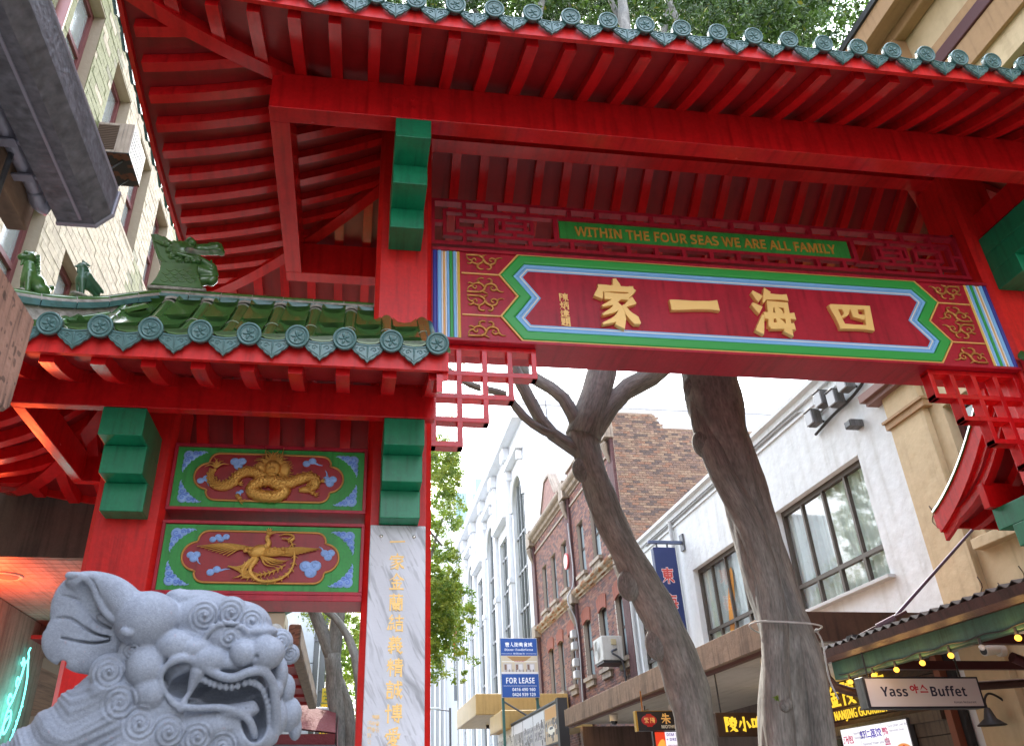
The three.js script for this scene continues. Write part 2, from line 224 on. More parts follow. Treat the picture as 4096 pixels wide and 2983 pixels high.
function outline(pts, fw, smooth) {
  let line = pts.map(([x, y]) => new THREE.Vector2(x, y));
  if (smooth && pts.length > 2) line = new THREE.SplineCurve(line).getPoints(10);
  else if (pts.length === 2) line = [0, 0.1, 0.5, 0.85, 1].map((t) => line[0].clone().lerp(line[1], t));
  let L = [0]; for (let i = 1; i < line.length; i++) L[i] = L[i - 1] + line[i].distanceTo(line[i - 1]);
  const a = [], b = [], T = L[L.length - 1];
  for (let i = 0; i < line.length; i++) {
    const d0 = i ? line[i].clone().sub(line[i - 1]).normalize() : null, d1 = i < line.length - 1 ? line[i + 1].clone().sub(line[i]).normalize() : null;
    const d = d0 && d1 ? d0.clone().add(d1).normalize() : (d0 ?? d1), m = d0 && d1 ? Math.min(1.6, 1 / Math.max(0.5, d.dot(d1))) : 1, w = fw(L[i] / T) / 2 * m, e = i === 0 ? -fw(0) * 0.22 : i === line.length - 1 ? fw(1) * 0.22 : 0;
    a.push([line[i].x - d.y * w + d.x * e, line[i].y + d.x * w + d.y * e]); b.push([line[i].x + d.y * w + d.x * e, line[i].y - d.x * w + d.y * e]);
  }
  return [...a, ...b.reverse()];
}
function glyphGeo(ch, size, depth, bevel, wid = 9) {   // raised lettering: every stroke a bevelled slip, heights a hair apart
  const gs = strokes(ch, wid).map((o, i) => { const g = new THREE.ExtrudeGeometry(shapeOf(o.map(([x, y]) => [x * size, y * size])), { depth: depth + i * 0.0004, bevelEnabled: bevel > 0, bevelSize: bevel, bevelThickness: bevel, bevelSegments: 2 }); return g; });
  return merge(gs);
}
const FONT = await new FontLoader().loadAsync('fonts/droid/droid_sans_regular.typeface.json');
const FONTB = await new FontLoader().loadAsync('fonts/droid/droid_sans_bold.typeface.json');
function textGeo(s, size, depth, sx = 1, font = FONT, bevel = 0) { const g = new TextGeometry(s, { font, size, depth, curveSegments: 4, bevelEnabled: bevel > 0, bevelSize: bevel, bevelThickness: bevel, bevelSegments: 1 }); g.computeBoundingBox(); const b = g.boundingBox; g.translate(-(b.min.x + b.max.x) / 2, -size / 2, 0); g.scale(sx, 1, 1); return buv(g); }
function drawGlyph(c, ch, x, y, s, col, wid = 10, edge) { c.fillStyle = col; for (const o of strokes(ch, wid)) { c.beginPath(); o.forEach(([px, py], i) => (i ? c.lineTo(x + px * s, y - py * s) : c.moveTo(x + px * s, y - py * s))); c.closePath(); if (edge) { c.strokeStyle = edge; c.lineWidth = s * 0.05; c.stroke(); } c.fill(); } if (edge) for (const o of strokes(ch, wid)) { c.beginPath(); o.forEach(([px, py], i) => (i ? c.lineTo(x + px * s, y - py * s) : c.moveTo(x + px * s, y - py * s))); c.closePath(); c.fill(); } }
function canvasTex(w, h, fn) { const c = document.createElement('canvas'); c.width = w; c.height = h; fn(c.getContext('2d'), w, h); const t = new THREE.CanvasTexture(c); t.colorSpace = THREE.SRGBColorSpace; t.anisotropy = 8; return t; }
function face(w, h, mat) { return new THREE.PlaneGeometry(w, h); }

// ---------------------------------------------------------------- materials
const T = {};
T.paintB = tex(512, (u, v) => 0.5 + 0.5 * (fbm(u, v, 24, 4, 3) - 0.5) + 0.25 * (fb2(u, v, 96, 8, 2, 9) - 0.5), false);
T.paintR = tex(256, (u, v) => { const n = fbm(u, v, 6, 5, 21); return [1, clamp(0.78 + 0.5 * (n - 0.5)), 1]; }, false);
T.fine = tex(512, (u, v) => fbm(u, v, 32, 4, 77), false);
T.redC = tex(512, (u, v) => { const n = fbm(u, v, 5, 5, 5) - 0.5, f = fbm(u, v, 64, 2, 8) - 0.5, st = Math.pow(fb2(u, v, 36, 3, 4, 91), 4), sp = h2(Math.floor(u * 512), Math.floor(v * 512), 4) > 0.9985 ? -0.3 : 0, ch = fbm(u, v, 26, 3, 63) > 0.8 ? 0.06 : 0; const k = 0.97 + 0.16 * n + 0.08 * f - 0.3 * st + sp; return [k, k + ch, k + ch]; });
const RED = MP(rgb(0.66, 0.010, 0.013), 0.29, { map: rep(T.redC, 0.7), bumpMap: rep(T.paintB, 1.6), bumpScale: 0.0012, roughnessMap: rep(T.paintR, 0.6), specularIntensity: 0.8 });
const REDBRIGHT = MP(rgb(0.74, 0.016, 0.014), 0.42, { map: rep(T.redC, 0.9), bumpMap: rep(T.paintB, 1.2), bumpScale: 0.0016, specularIntensity: 0.7 });
const WINE = MP(rgb(0.46, 0.016, 0.036), 0.38, { map: rep(T.redC, 0.8), bumpMap: rep(T.paintB, 1.5), bumpScale: 0.001, specularIntensity: 0.6 });
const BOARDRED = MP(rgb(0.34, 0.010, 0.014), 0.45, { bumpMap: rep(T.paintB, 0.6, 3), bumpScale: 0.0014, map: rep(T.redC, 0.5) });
const JADE = MP(rgb(0.006, 0.25, 0.115), 0.38, { map: rep(T.redC, 1.1), bumpMap: rep(T.paintB, 1.4), bumpScale: 0.0012 });
const GREENP = MP(rgb(0.035, 0.34, 0.055), 0.5, { map: rep(T.redC, 1.3), bumpMap: rep(T.paintB, 0.8, 4), bumpScale: 0.001 });
const GREENTRIM = MP(rgb(0.03, 0.36, 0.06), 0.4), SKYTRIM = MP(rgb(0.22, 0.50, 0.86), 0.4), WHITETRIM = MP(rgb(0.8, 0.82, 0.82), 0.4), NAVY = MP(rgb(0.03, 0.04, 0.30), 0.4), OCHRE = MP(rgb(0.78, 0.43, 0.12), 0.42), YGOLD = MP(rgb(0.75, 0.5, 0.08), 0.35);
const GOLD = MP(rgb(0.80, 0.46, 0.12), 0.34, { metalness: 0.75, bumpMap: rep(T.fine, 4), bumpScale: 0.002 });
const GOLDPALE = MP(rgb(0.98, 0.64, 0.22), 0.38, { metalness: 0.12 });
const BRONZE = MP(rgb(0.55, 0.26, 0.07), 0.42, { metalness: 0.55 });
const CLOUD = MP(rgb(0.14, 0.28, 0.78), 0.45), CLOUDPALE = MP(rgb(0.30, 0.48, 0.86), 0.45);
T.glaze = tex(256, (u, v) => { const n = fbm(u, v, 5, 4, 31), d = fbm(u, v, 20, 3, 12); const k = 0.8 + 0.35 * n; return [k * (d > 0.68 ? 1.25 : 1), k, k * 0.95]; });
const GLAZE = MP(rgb(0.06, 0.155, 0.045), 0.2, { map: rep(T.glaze, 2.2), clearcoat: 0.4, clearcoatRoughness: 0.08, bumpMap: rep(T.fine, 1), bumpScale: 0.0015 });
const GLAZEB = MP(rgb(0.075, 0.175, 0.045), 0.2, { map: rep(T.glaze, 3.1), clearcoat: 0.5, clearcoatRoughness: 0.1 });
const TEAL = MP(rgb(0.07, 0.18, 0.19), 0.24, { map: rep(T.glaze, 5), clearcoat: 0.4, clearcoatRoughness: 0.15, bumpMap: rep(T.fine, 6), bumpScale: 0.001 });
T.mort = tex(256, (u, v) => { const n = fbm(u, v, 12, 4, 61); return [0.62 + 0.3 * (n - 0.5), 0.60 + 0.3 * (n - 0.5), 0.57 + 0.3 * (n - 0.5)]; });
const MORTAR = M('#ffffff', 0.95, { map: rep(T.mort, 3), bumpMap: rep(T.fine, 3), bumpScale: 0.006 });

// ================================================================ ground
T.pave = tex(512, (u, v) => { const n = fbm(u, v, 8, 5, 41), f = fbm(u, v, 80, 2, 3), k = 0.46 + 0.14 * (n - 0.5) + 0.1 * (f - 0.5); return [k * 1.0, k, k * 0.98]; });
{
  const g = new THREE.PlaneGeometry(400, 400); g.rotateX(-Math.PI / 2); g.translate(0, 0, -60); const m = top('pavement', buv(g), M('#ffffff', 0.85, { map: rep(T.pave, 0.5), bumpMap: rep(T.fine, 1), bumpScale: 0.002 })); m.userData.kind = 'structure';
}

// ================================================================ the gate
const CX = 2.978;                       // middle of the centre bay
const gate = thing('ceremonial_gate', 'red Chinese ceremonial street gate with green brackets, gilded name board and green tiled roofs', 'gate', [0, 0, 0]);
// sweep a closed profile [[side, up], ...] along points
function sweepP(pts, side, prof, ups, capEnds = true) {
  const pos = [], idx = [], m = prof.length, n = pts.length, s = side.clone().normalize();
  pts.forEach((p, i) => { const t = (pts[Math.min(i + 1, n - 1)]).clone().sub(pts[Math.max(i - 1, 0)]).normalize(), u = ups ?? s.clone().cross(t).normalize().multiplyScalar(s.clone().cross(t).y < 0 ? -1 : 1); for (const [a, b] of prof) { const q = p.clone().addScaledVector(s, a).addScaledVector(u, b); pos.push(q.x, q.y, q.z); } });
  for (let i = 0; i < n - 1; i++) for (let k = 0; k < m; k++) { const a = i * m + k, b = i * m + (k + 1) % m; idx.push(a, b, b + m, a, b + m, a + m); }
  if (capEnds) for (let k = 1; k < m - 1; k++) { idx.push(0, k + 1, k); const e = (n - 1) * m; idx.push(e, e + k, e + k + 1); }
  return geoFrom(pos, idx, 0.75);
}
const halfRound = (r, n = 7, base = 0) => Array.from({ length: n }, (_, i) => [Math.cos(i / (n - 1) * Math.PI) * r, base + Math.sin(i / (n - 1) * Math.PI) * r]);
// ---- columns
function column(x0, x1, y1, label) {
  const c = 0.036, z0 = -5.64, z1 = -5.2, s = shapeOf([[x0 + c, z0], [x1 - c, z0], [x1, z0 + c], [x1, z1 - c], [x1 - c, z1], [x0 + c, z1], [x0, z1 - c], [x0, z0 + c]].map(([x, z]) => [x, -z]));
  const g = new THREE.ExtrudeGeometry(s, { depth: y1, bevelEnabled: false }); g.rotateX(-Math.PI / 2);
  const col = P('column', buv(g), REDBRIGHT, gate, label);
  P('column_base', B(x0 - 0.08, x1 + 0.08, 0, 0.45, z0 - 0.08, z1 + 0.08, 0.03), M('#8d8d8a', 0.7, { bumpMap: rep(T.fine, 2), bumpScale: 0.003 }), gate);
  return col;
}
column(0.05, 0.493, 6.95, 'red column faced with a marble plaque'); column(5.463, 5.906, 6.95); column(-1.69, -1.243, 4.2, 'outer red column beside the lion'); column(7.2, 7.647, 4.2);
// ---- stepped brackets
function bracket(xc, hw, y0, dy, zf, dz, back, label) {
  const b = G('bracket', gate, label), zm = -5.42;
  for (let i = 0; i < 3; i++) {
    const z1 = zf + dz * (i + 1), za = back ? 2 * zm - zf : zf, zb = back ? 2 * zm - z1 : z1;
    P('bracket_step', B(xc - hw, xc + hw, y0 + dy * i + (i ? 0.001 : 0), y0 + dy * (i + 1), Math.min(za, zb), Math.max(za, zb), 0.006), JADE, b);
  }
}
for (const back of [false, true]) {
  for (const x of [0.272, 5.684]) { bracket(x, 0.131, 5.56, 0.1843, -5.2, 0.2935, back, back ? undefined : 'green stepped bracket under the main roof'); bracket(x, 0.131, 3.277, 0.1877, -5.2, 0.1605, back); }
  for (const x of [-1.4665, 7.4235]) bracket(x, 0.131, 3.277, 0.1877, -5.2, 0.1605, back);
}
// ---- eave ends: round end tile with a flower, and pointed drip tile with scrolls
const discGeo = (() => {
  const gs = [], L = new THREE.LatheGeometry([[0, 0.022], [0.040, 0.022], [0.043, 0.026], [0.048, 0.026], [0.050, 0.020], [0.055, 0.020], [0.057, 0.027], [0.066, 0.027], [0.0695, 0.022], [0.0695, -0.012], [0, -0.012]].map(([a, b]) => new THREE.Vector2(a, b)), 28);
  L.rotateX(Math.PI / 2); gs.push(L);
  for (let i = 0; i < 5; i++) { const p = new THREE.SphereGeometry(1, 8, 5); p.scale(0.0095, 0.0165, 0.006); p.translate(0, 0.021, 0.022); p.rotateZ(i / 5 * Math.PI * 2 + 0.3); gs.push(p); }
  const c = new THREE.SphereGeometry(0.006, 8, 5); c.translate(0, 0, 0.024); gs.push(c);
  return merge(gs);
})();
const curl2 = (cx, cy, r, turns, a0, dir, wr, z = 0, n = 18) => { const p = []; for (let i = 0; i <= n; i++) { const t = i / n, a = a0 + dir * t * turns * Math.PI * 2, q = r * (1 - 0.86 * t); p.push(V(cx + Math.cos(a) * q, cy + Math.sin(a) * q, z)); } return tube(p, (t) => wr * (1 - 0.35 * t), n, 5); };
const dripGeo = (() => {
  const w = 0.106, s = new THREE.Shape(); s.moveTo(-w, 0.062); s.quadraticCurveTo(0, 0.012, w, 0.062); s.quadraticCurveTo(w * 1.0, 0.03, w * 0.82, 0.012); s.quadraticCurveTo(w * 0.72, -0.012, w * 0.5, -0.02); s.quadraticCurveTo(w * 0.36, -0.048, w * 0.16, -0.05); s.lineTo(0, -0.07); s.lineTo(-w * 0.16, -0.05); s.quadraticCurveTo(-w * 0.36, -0.048, -w * 0.5, -0.02); s.quadraticCurveTo(-w * 0.72, -0.012, -w * 0.82, 0.012); s.quadraticCurveTo(-w, 0.03, -w, 0.062);
  const g = ext(s, 0.014, 0.003, { curveSegments: 4 }), gs = [g];
  for (const d of [-1, 1]) {
    gs.push(curl2(d * 0.036, 0.006, 0.017, 1.1, d > 0 ? Math.PI : 0, -d, 0.0042, 0.018), curl2(d * 0.07, 0.022, 0.012, 1, d > 0 ? Math.PI : 0, d, 0.0035, 0.018, 12));
    gs.push(tube([V(d * 0.098, 0.046, 0.018), V(d * 0.05, 0.036, 0.018), V(0, 0.03, 0.018)], 0.004, 8, 5), tube([V(d * 0.085, 0.014, 0.018), V(d * 0.05, -0.016, 0.018), V(d * 0.02, -0.036, 0.018), V(0, -0.056, 0.018)], 0.0035, 10, 5));
  }
  gs.push(tube([V(0, 0.024, 0.018), V(0, -0.01, 0.019), V(0, -0.044, 0.018)], (t) => 0.007 * (1 - 0.6 * t), 6, 5));
  return merge(gs);
})();
// ---- a curved roof on rafters.  o: xL,xR,zF,zB, y0, prof(d), k, lift, lx, lz, hipL, hipR
function roof(o, R) {
  const dist = (x, z) => Math.min(o.zF - z, z - o.zB, o.hipL ? (x - o.xL) * o.k : 9, o.hipR ? (o.xR - x) * o.k : 9);
  const lift = (x, z) => { let s = 0; const az = Math.max(0, 1 - Math.min(o.zF - z, z - o.zB) / o.lz); if (o.hipL) s += Math.max(0, 1 - Math.max(0, x - o.xL) / o.lx) ** 2; if (o.hipR) s += Math.max(0, 1 - Math.max(0, o.xR - x) / o.lx) ** 2; return o.lift * s * az * az; };
  const H = (x, z) => o.y0 + o.prof(Math.max(0, dist(x, z))) + lift(x, z), S = (x, z) => o.y0 + o.top(Math.max(0, dist(x, z))) + lift(x, z);
  const zm = (o.zF + o.zB) / 2, D = (o.zF - o.zB) / 2;
  const sheet = (f, name, mat, cut = 0) => {
    const nx = o.nx, nz = 28, pos = [], idx = [];
    for (let j = 0; j <= nz; j++) for (let i = 0; i <= nx; i++) { const x = lerp(o.xL, o.xR, i / nx), z = lerp(o.zF, o.zB, j / nz); pos.push(x, f(x, z), z); }
    for (let j = 0; j < nz; j++) for (let i = 0; i < nx; i++) { const a = j * (nx + 1) + i, b = a + nx + 1; idx.push(a, a + 1, b + 1, a, b + 1, b); }
    return P(name, geoFrom(pos, idx, 0.5), mat, R);
  };
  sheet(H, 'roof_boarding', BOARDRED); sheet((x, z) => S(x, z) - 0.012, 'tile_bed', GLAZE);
  const edgeX = (z) => [o.hipL ? o.xL + Math.min(o.zF - z, z - o.zB) / o.k : o.xL, 0];
  // rafters
  const rw = o.rw, rh = o.rh, tip = o.tip;
  const run = (f, a, b, n = 9) => Array.from({ length: n + 1 }, (_, i) => f(lerp(a, b, i / n)));
  for (let x = o.rx; x > o.xL + 0.12; x -= o.rs) frafter(x);
  for (let x = o.rx + o.rs; x < o.xR - 0.1; x += o.rs) frafter(x);
  function frafter(x) {
    const dm = Math.min(D, o.hipL ? (x - o.xL) * o.k : 9, o.hipR ? (o.xR - x) * o.k : 9);
    if (dm < 0.2) return;
    for (const s of [1, -1]) {
      const ze = s > 0 ? o.zF - tip : o.zB + tip, zi = s > 0 ? o.zF - dm : o.zB + dm;
      P('rafter', bar(run((z) => V(x, H(x, z) - rh, z), ze, zi), V(1, 0, 0), rw, rh - 0.002), RED, R);
    }
  }
  for (const [on, xe, sg] of [[o.hipL, o.xL, 1], [o.hipR, o.xR, -1]]) {
    if (!on) continue;
    for (let q = 0; q < 30; q++) {
      const z = zm + (q - 14.5) * o.rs; const dm = Math.min(o.zF - z, z - o.zB); if (dm < 0.14) continue;
      P('rafter', bar(run((x) => V(x, H(x, z) - rh, z), xe + sg * tip, xe + sg * dm / o.k), V(0, 0, 1), rw, rh - 0.002), RED, R);
    }
    for (const zc of [o.zF, o.zB]) {   // hip rafters
      const dir = V(sg, 0, (zc === o.zF ? -1 : 1) * o.k), n = 12, pts = [];
      for (let i = 0; i <= n; i++) { const t = 0.02 + i / n * (D / o.k - 0.02); pts.push(V(xe + sg * t, H(xe + sg * t, zc + dir.z * t) - rh - 0.035, zc + dir.z * t)); }
      P('hip_rafter', bar(pts, V(-dir.z, 0, dir.x), rw * 1.35, rh + 0.03), RED, R);
    }
  }
  // fascia boards
  const fas = (a, b, side) => { const pts = run((t) => { const p = a.clone().lerp(b, t); return V(p.x, H(p.x, p.z) - o.fd, p.z); }, 0, 1, 40); return bar(pts, side, 0.03, o.fh); };
  P('fascia', fas(V(o.xL, 0, o.zF), V(o.xR, 0, o.zF), V(0, 0, 1)), REDBRIGHT, R); P('fascia', fas(V(o.xL, 0, o.zB), V(o.xR, 0, o.zB), V(0, 0, 1)), REDBRIGHT, R);
  if (o.hipL) P('fascia', fas(V(o.xL, 0, o.zF), V(o.xL, 0, o.zB), V(1, 0, 0)), RED, R);
  if (o.hipR) P('fascia', fas(V(o.xR, 0, o.zF), V(o.xR, 0, o.zB), V(1, 0, 0)), RED, R);
  // eave tiles along the front (and hipped ends)
  const put = (name, geo, mat, x, y, z, ry, tilt) => { const m = P(name, geo, mat, R); m.position.set(x, y, z); m.rotation.set(tilt, ry, 0, 'YXZ'); };
  const rows = [];
  for (let x = o.tx; x > o.xL + 0.08; x -= o.ts) rows.push(x);
  for (let x = o.tx + o.ts; x < o.xR - 0.05; x += o.ts) rows.push(x);
  rows.sort((a, b) => a - b);
  for (const x of rows) {
    const l = lift(x, o.zF), dm = Math.min(D, o.hipL ? (x - o.xL) * o.k : 9, o.hipR ? (o.xR - x) * o.k : 9);
    put('eave_end_tile', discGeo, TEAL, x, o.dy + l, o.dz, 0, 0.2);
    if (x + o.ts < o.xR + 0.02) put('drip_tile', dripGeo, TEAL, x + o.ts / 2, o.py + lift(x + o.ts / 2, o.zF), o.dz - 0.02, 0, 0.12);
    const seg = o.full ? 0.3 : 0.55, end = o.full ? dm - 0.09 : Math.min(dm, 0.55);
    for (let d = -0.03, q = 0; d < end - 0.04; d += seg, q++) {
      const d1 = Math.min(d + seg, end), r = 0.056;
      const pts = run((t) => V(x, Math.max(S(x, o.zF - t), t < 0 ? 0 : 0) + (t < 0 ? 0 : 0), o.zF - t), d, d1, o.full ? 4 : 3);
      P('cover_tile', sweepP(pts, V(1, 0, 0), [...halfRound(r - (q % 2 ? 0.0015 : 0), 9, 0.01)]), q % 3 === 1 ? GLAZEB : GLAZE, R);
      if (o.full && d1 < end - 0.02) P('tile_joint', sweepP(run((t) => V(x, S(x, o.zF - t), o.zF - t), d1 - 0.005, d1 + 0.005, 1), V(1, 0, 0), halfRound(r + 0.0025, 9, 0.01)), MORTAR, R);
    }
    if (o.full && x + o.ts < o.xR + 0.1) {       // concave pan tiles between the cover tiles
      const xm = x + o.ts / 2, dn = Math.min(D, o.hipL ? (xm - o.xL) * o.k : 9);
      for (let d = -0.02, q = 0; d < dn - 0.1; d += 0.24, q++) {
        const a = run((t) => V(xm, S(xm, o.zF - t) + 0.012 + 0.022 * (1 - (t - d) / 0.24), o.zF - t), d, Math.min(d + 0.25, dn - 0.06), 3);
        const pr = [[-0.09, 0.03], [-0.05, 0.006], [0, 0], [0.05, 0.006], [0.09, 0.03], [0.09, 0.042], [0.05, 0.016], [0, 0.01], [-0.05, 0.016], [-0.09, 0.042]];
        P('pan_tile', sweepP(a, V(1, 0, 0), pr), q % 2 ? GLAZE : GLAZEB, R);
      }
    }
  }
  for (const [on, xe, sg] of [[o.hipL, o.xL, -1], [o.hipR, o.xR, 1]]) if (on) for (let q = 0; q < 14; q++) {
    const z = zm + (q - 6.5) * o.ts; if (Math.min(o.zF - z, z - o.zB) < 0.1) continue;
    const l = lift(xe, z); put('eave_end_tile', discGeo, TEAL, xe + sg * 0.05, o.dy + l, z, sg * Math.PI / 2, 0.2); put('drip_tile', dripGeo, TEAL, xe + sg * 0.035, o.py + l, z + o.ts / 2, sg * Math.PI / 2, 0.12);
  }
  return { H, S, lift };
}
// ---- main roof
const UR = G('main_roof', gate, 'upper hipped roof with curved red rafters and green eave tiles');
const upper = roof({ xL: -1.74, xR: 2 * CX + 1.74, zF: -3.58, zB: -7.26, y0: 6.268, prof: (d) => 0.241 * d + 0.1665 * d * d, top: (d) => 0.05 + 0.3 * d + 0.18 * d * d, k: 0.754, lift: 0.17, lx: 2.5, lz: 1.84, hipL: true, hipR: true, nx: 72, rx: 1.042, rs: 0.2707, rw: 0.085, rh: 0.084, tip: 0.068, fd: 0.058, fh: 0.125, tx: 1.023, ts: 0.2665, dz: -3.525, dy: 6.368, py: 6.285 }, UR);
const ubeam = (x0, x1, z0, z1) => P('frame_beam', B(x0, x1, 6.113, 6.47, z0, z1, 0.006), RED, gate);
ubeam(-0.789, 2 * CX + 0.789, -4.464, -4.317); ubeam(-0.789, 2 * CX + 0.789, -6.523, -6.376);
for (const x of [-0.789, 2 * CX + 0.642]) P('frame_beam', B(x, x + 0.147, 6.1135, 6.47, -6.376, -4.464, 0.006), RED, gate);
P('ridge_purlin', B(0.3, 2 * CX - 0.3, 6.95, 7.1, -5.5, -5.34), RED, gate);
for (const x of [0.272, 5.684]) for (const [z0, z1] of [[-5.2, -4.464], [-6.376, -5.64]]) P('tie_beam', B(x - 0.08, x + 0.08, 6.16, 6.4, z0, z1), RED, gate);
P('top_ridge', B(0.4, 2 * CX - 0.4, 7.2, 7.5, -5.55, -5.29, 0.04), GLAZE, UR);
for (const [dx, dy] of [[-0.075, 0.06], [0.055, 0.06], [-0.075, -0.03], [0.055, -0.03]]) P('bolt_cap', new THREE.CylinderGeometry(0.017, 0.017, 0.012, 12).rotateX(Math.PI / 2).translate(0.21 + dx, 6.26 + dy, -4.316), RED, gate);

// ---- side roofs
const LR = G('side_roof', gate, 'lower side roof of glazed green barrel tiles with a dragon head on its ridge');
const lo = { xL: -2.9, xR: 0.49, zF: -4.12, zB: -6.72, y0: 3.925, prof: (d) => 0.05 * d + 0.25 * d * d + 0.2 * d * d * d, top: (d) => 0.06 + 0.4 * d + 0.36 * d * d, k: 1, lift: 0.16, lx: 1.2, lz: 1.3, hipL: true, hipR: false, nx: 40, rx: 0.42, rs: 0.2735, rw: 0.082, rh: 0.09, tip: 0.05, fd: 0.058, fh: 0.125, tx: 0.418, ts: 0.2712, dz: -4.06, dy: 4.018, py: 3.955, full: true };
const lower = roof(lo, LR);
const lbeam = (x0, x1, z0, z1, y1 = 4.07) => P('frame_beam', B(x0, x1, 3.842, y1, z0, z1, 0.006), RED, gate);
for (const m of [0, 1]) { const q = (x) => (m ? 2 * CX - x : x), f = (x0, x1, z0, z1) => lbeam(Math.min(q(x0), q(x1)), Math.max(q(x0), q(x1)), z0, z1); f(-2.157, 0.47, -4.79, -4.715); f(-2.157, 0.47, -6.125, -6.05); f(-2.157, -2.08, -6.05, -4.79); }
{ // verge of the gable end, main ridge, hip ridges
  const along = (x, za, zb, n = 12) => Array.from({ length: n + 1 }, (_, i) => { const z = lerp(za, zb, i / n); return V(x, lower.S(x, z), z); });
  for (const [za, zb] of [[lo.zF - 0.01, -5.19], [-5.65, lo.zB + 0.01]]) {
    P('barge_board', sweepP(along(0.474, za, zb), V(1, 0, 0), [[-0.016, -0.17], [0.016, -0.17], [0.016, 0.02], [-0.016, 0.02]], V(0, 1, 0)), REDBRIGHT, LR);
    P('barge_board', sweepP(along(0.44, za, zb), V(1, 0, 0), [[-0.018, -0.25], [0.018, -0.25], [0.018, -0.13], [-0.018, -0.13]], V(0, 1, 0)), RED, LR);
    P('verge_tile', sweepP(along(0.455, za, zb), V(1, 0, 0), halfRound(0.05, 9, 0.02)), GLAZE, LR);
  }
  const ridge = (pts, side, segs, fl) => {    // a course of flat tiles under half-round caps with mortar joints
    const c = new THREE.CatmullRomCurve3(pts), cut = (a, b, n = 4) => Array.from({ length: n + 1 }, (_, i) => c.getPointAt(lerp(a, b, i / n)));
    P('ridge_core', sweepP(cut(0, 1, 16), side, [[-0.06, -0.34], [0.06, -0.34], [0.06, -0.045], [-0.06, -0.045]], V(0, 1, 0)), MORTAR, LR);
    for (let i = 0; i < segs; i++) {
      const a = i / segs, b = (i + 1) / segs - 0.004;
      P('ridge_band_tile', sweepP(cut(a, b), side, [[-0.085, -0.1], [0.085, -0.1], [0.085, -0.052], [-0.085, -0.052]], V(0, 1, 0)), TEAL, LR);
      P('ridge_cap_tile', sweepP(cut(a, b), side, [[-0.07, -0.05], [0.07, -0.05], [0.068, -0.01], [0.045, 0.018], [0, 0.028], [-0.045, 0.018], [-0.068, -0.01]], V(0, 1, 0)), i % 2 ? GLAZE : GLAZEB, LR);
    }
    P('mortar_joint', sweepP(cut(0, 1, 16), side, [[-0.078, -0.056], [0.078, -0.056], [0.066, -0.012], [0.043, 0.014], [0, 0.022], [-0.043, 0.014], [-0.066, -0.012]], V(0, 1, 0)), MORTAR, LR);
  };
  ridge([V(-1.6, 5.165, -5.42), V(-0.8, 5.15, -5.42), V(0.05, 5.14, -5.42)], V(0, 0, 1), 7);
  for (const s of [1, -1]) ridge([[0.0, 5.165], [0.17, 5.01], [0.325, 4.86], [0.5, 4.735], [0.65, 4.655], [0.9, 4.56], [1.15, 4.52], [1.3, 4.53]].map(([t, y]) => V(-1.6 - t, y, -5.42 + s * t)), V(1, 0, s), 8);
  // mortar skirting where tiles meet the ridge, scalloped between cover tiles
  for (let x = lo.tx; x > -1.75; x -= lo.ts) { if (x < 0.05) P('mortar_fillet', sweepP(Array.from({ length: 9 }, (_, i) => { const a = i / 8 * Math.PI; return V(x + Math.cos(a) * 0.074, lower.S(x, -5.32) + 0.005 + Math.sin(a) * 0.072, -5.318); }), V(0, 0, 1), [[-0.012, -0.01], [0.012, -0.01], [0.012, 0.01], [-0.012, 0.01]]), MORTAR, LR); const xm = x - lo.ts / 2; if (xm > -1.7 && xm < 0.03) P('mortar_fillet', tube([V(x - 0.074, lower.S(x, -5.32) + 0.01, -5.316), V(xm, lower.S(x, -5.32) - 0.012, -5.31), V(x - lo.ts + 0.074, lower.S(x, -5.32) + 0.01, -5.316)], 0.014, 8, 5), MORTAR, LR); }
  for (const d of [0.12, 0.3, 0.5, 0.72]) { const q = G('hip_side_tile', LR); for (const s of [1]) P('cover_tile', sweepP([0, 0.5, 1].map((t) => { const tt = d + t * 0.12; const x = -1.6 - tt + 0.1, z = -5.42 + tt + 0.1; return V(x, lower.S(x, z) + 0.03, z); }), V(1, 0, 1), halfRound(0.05, 7)), GLAZE, q); }
  // the mirrored roof over the other side bay
  const RR = LR.clone(); RR.name = 'side_roof'; RR.userData.label = 'lower side roof with curved red bargeboard on the far side of the gate'; RR.scale.x = -1; RR.position.x = 2 * CX; gate.add(RR);
}

// ---- name board
const NB = G('name_board', gate, 'wine red name board with four gilded characters in a green and blue zigzag border');
P('board', B(0.494, 5.462, 4.765, 5.6, -5.555, -5.222), WINE, NB);
P('rail', B(0.494, 5.462, 4.745, 4.77, -5.56, -5.198, 0.004), WINE, NB); P('rail', B(0.494, 5.462, 5.6, 5.622, -5.56, -5.2, 0.004), WINE, NB); P('rail', B(0.494, 5.462, 5.632, 5.648, -5.44, -5.225, 0.003), WINE, NB);
const ST = [[NAVY, 0.037], [SKYTRIM, 0.033], [WHITETRIM, 0.012], [OCHRE, 0.015], [WHITETRIM, 0.011], [SKYTRIM, 0.021], [GREENTRIM, 0.028], [SKYTRIM, 0.026], [WHITETRIM, 0.007], [YGOLD, 0.022]];
for (const m of [0, 1]) { let x = 0.502; for (const [mat, w] of ST) { const g = sweepP([V(0, 4.772, 0), V(0, 5.598, 0)], V(1, 0, 0), halfRound(w / 2 * 0.98, 7).map(([a, b]) => [a, b * (w < 0.016 ? 0.5 : 0.75)]), V(0, 0, 1)); g.translate(m ? 2 * CX - x - w / 2 : x + w / 2, 0, -5.222); P('moulding', g, mat, NB); x += w + 0.001; } }
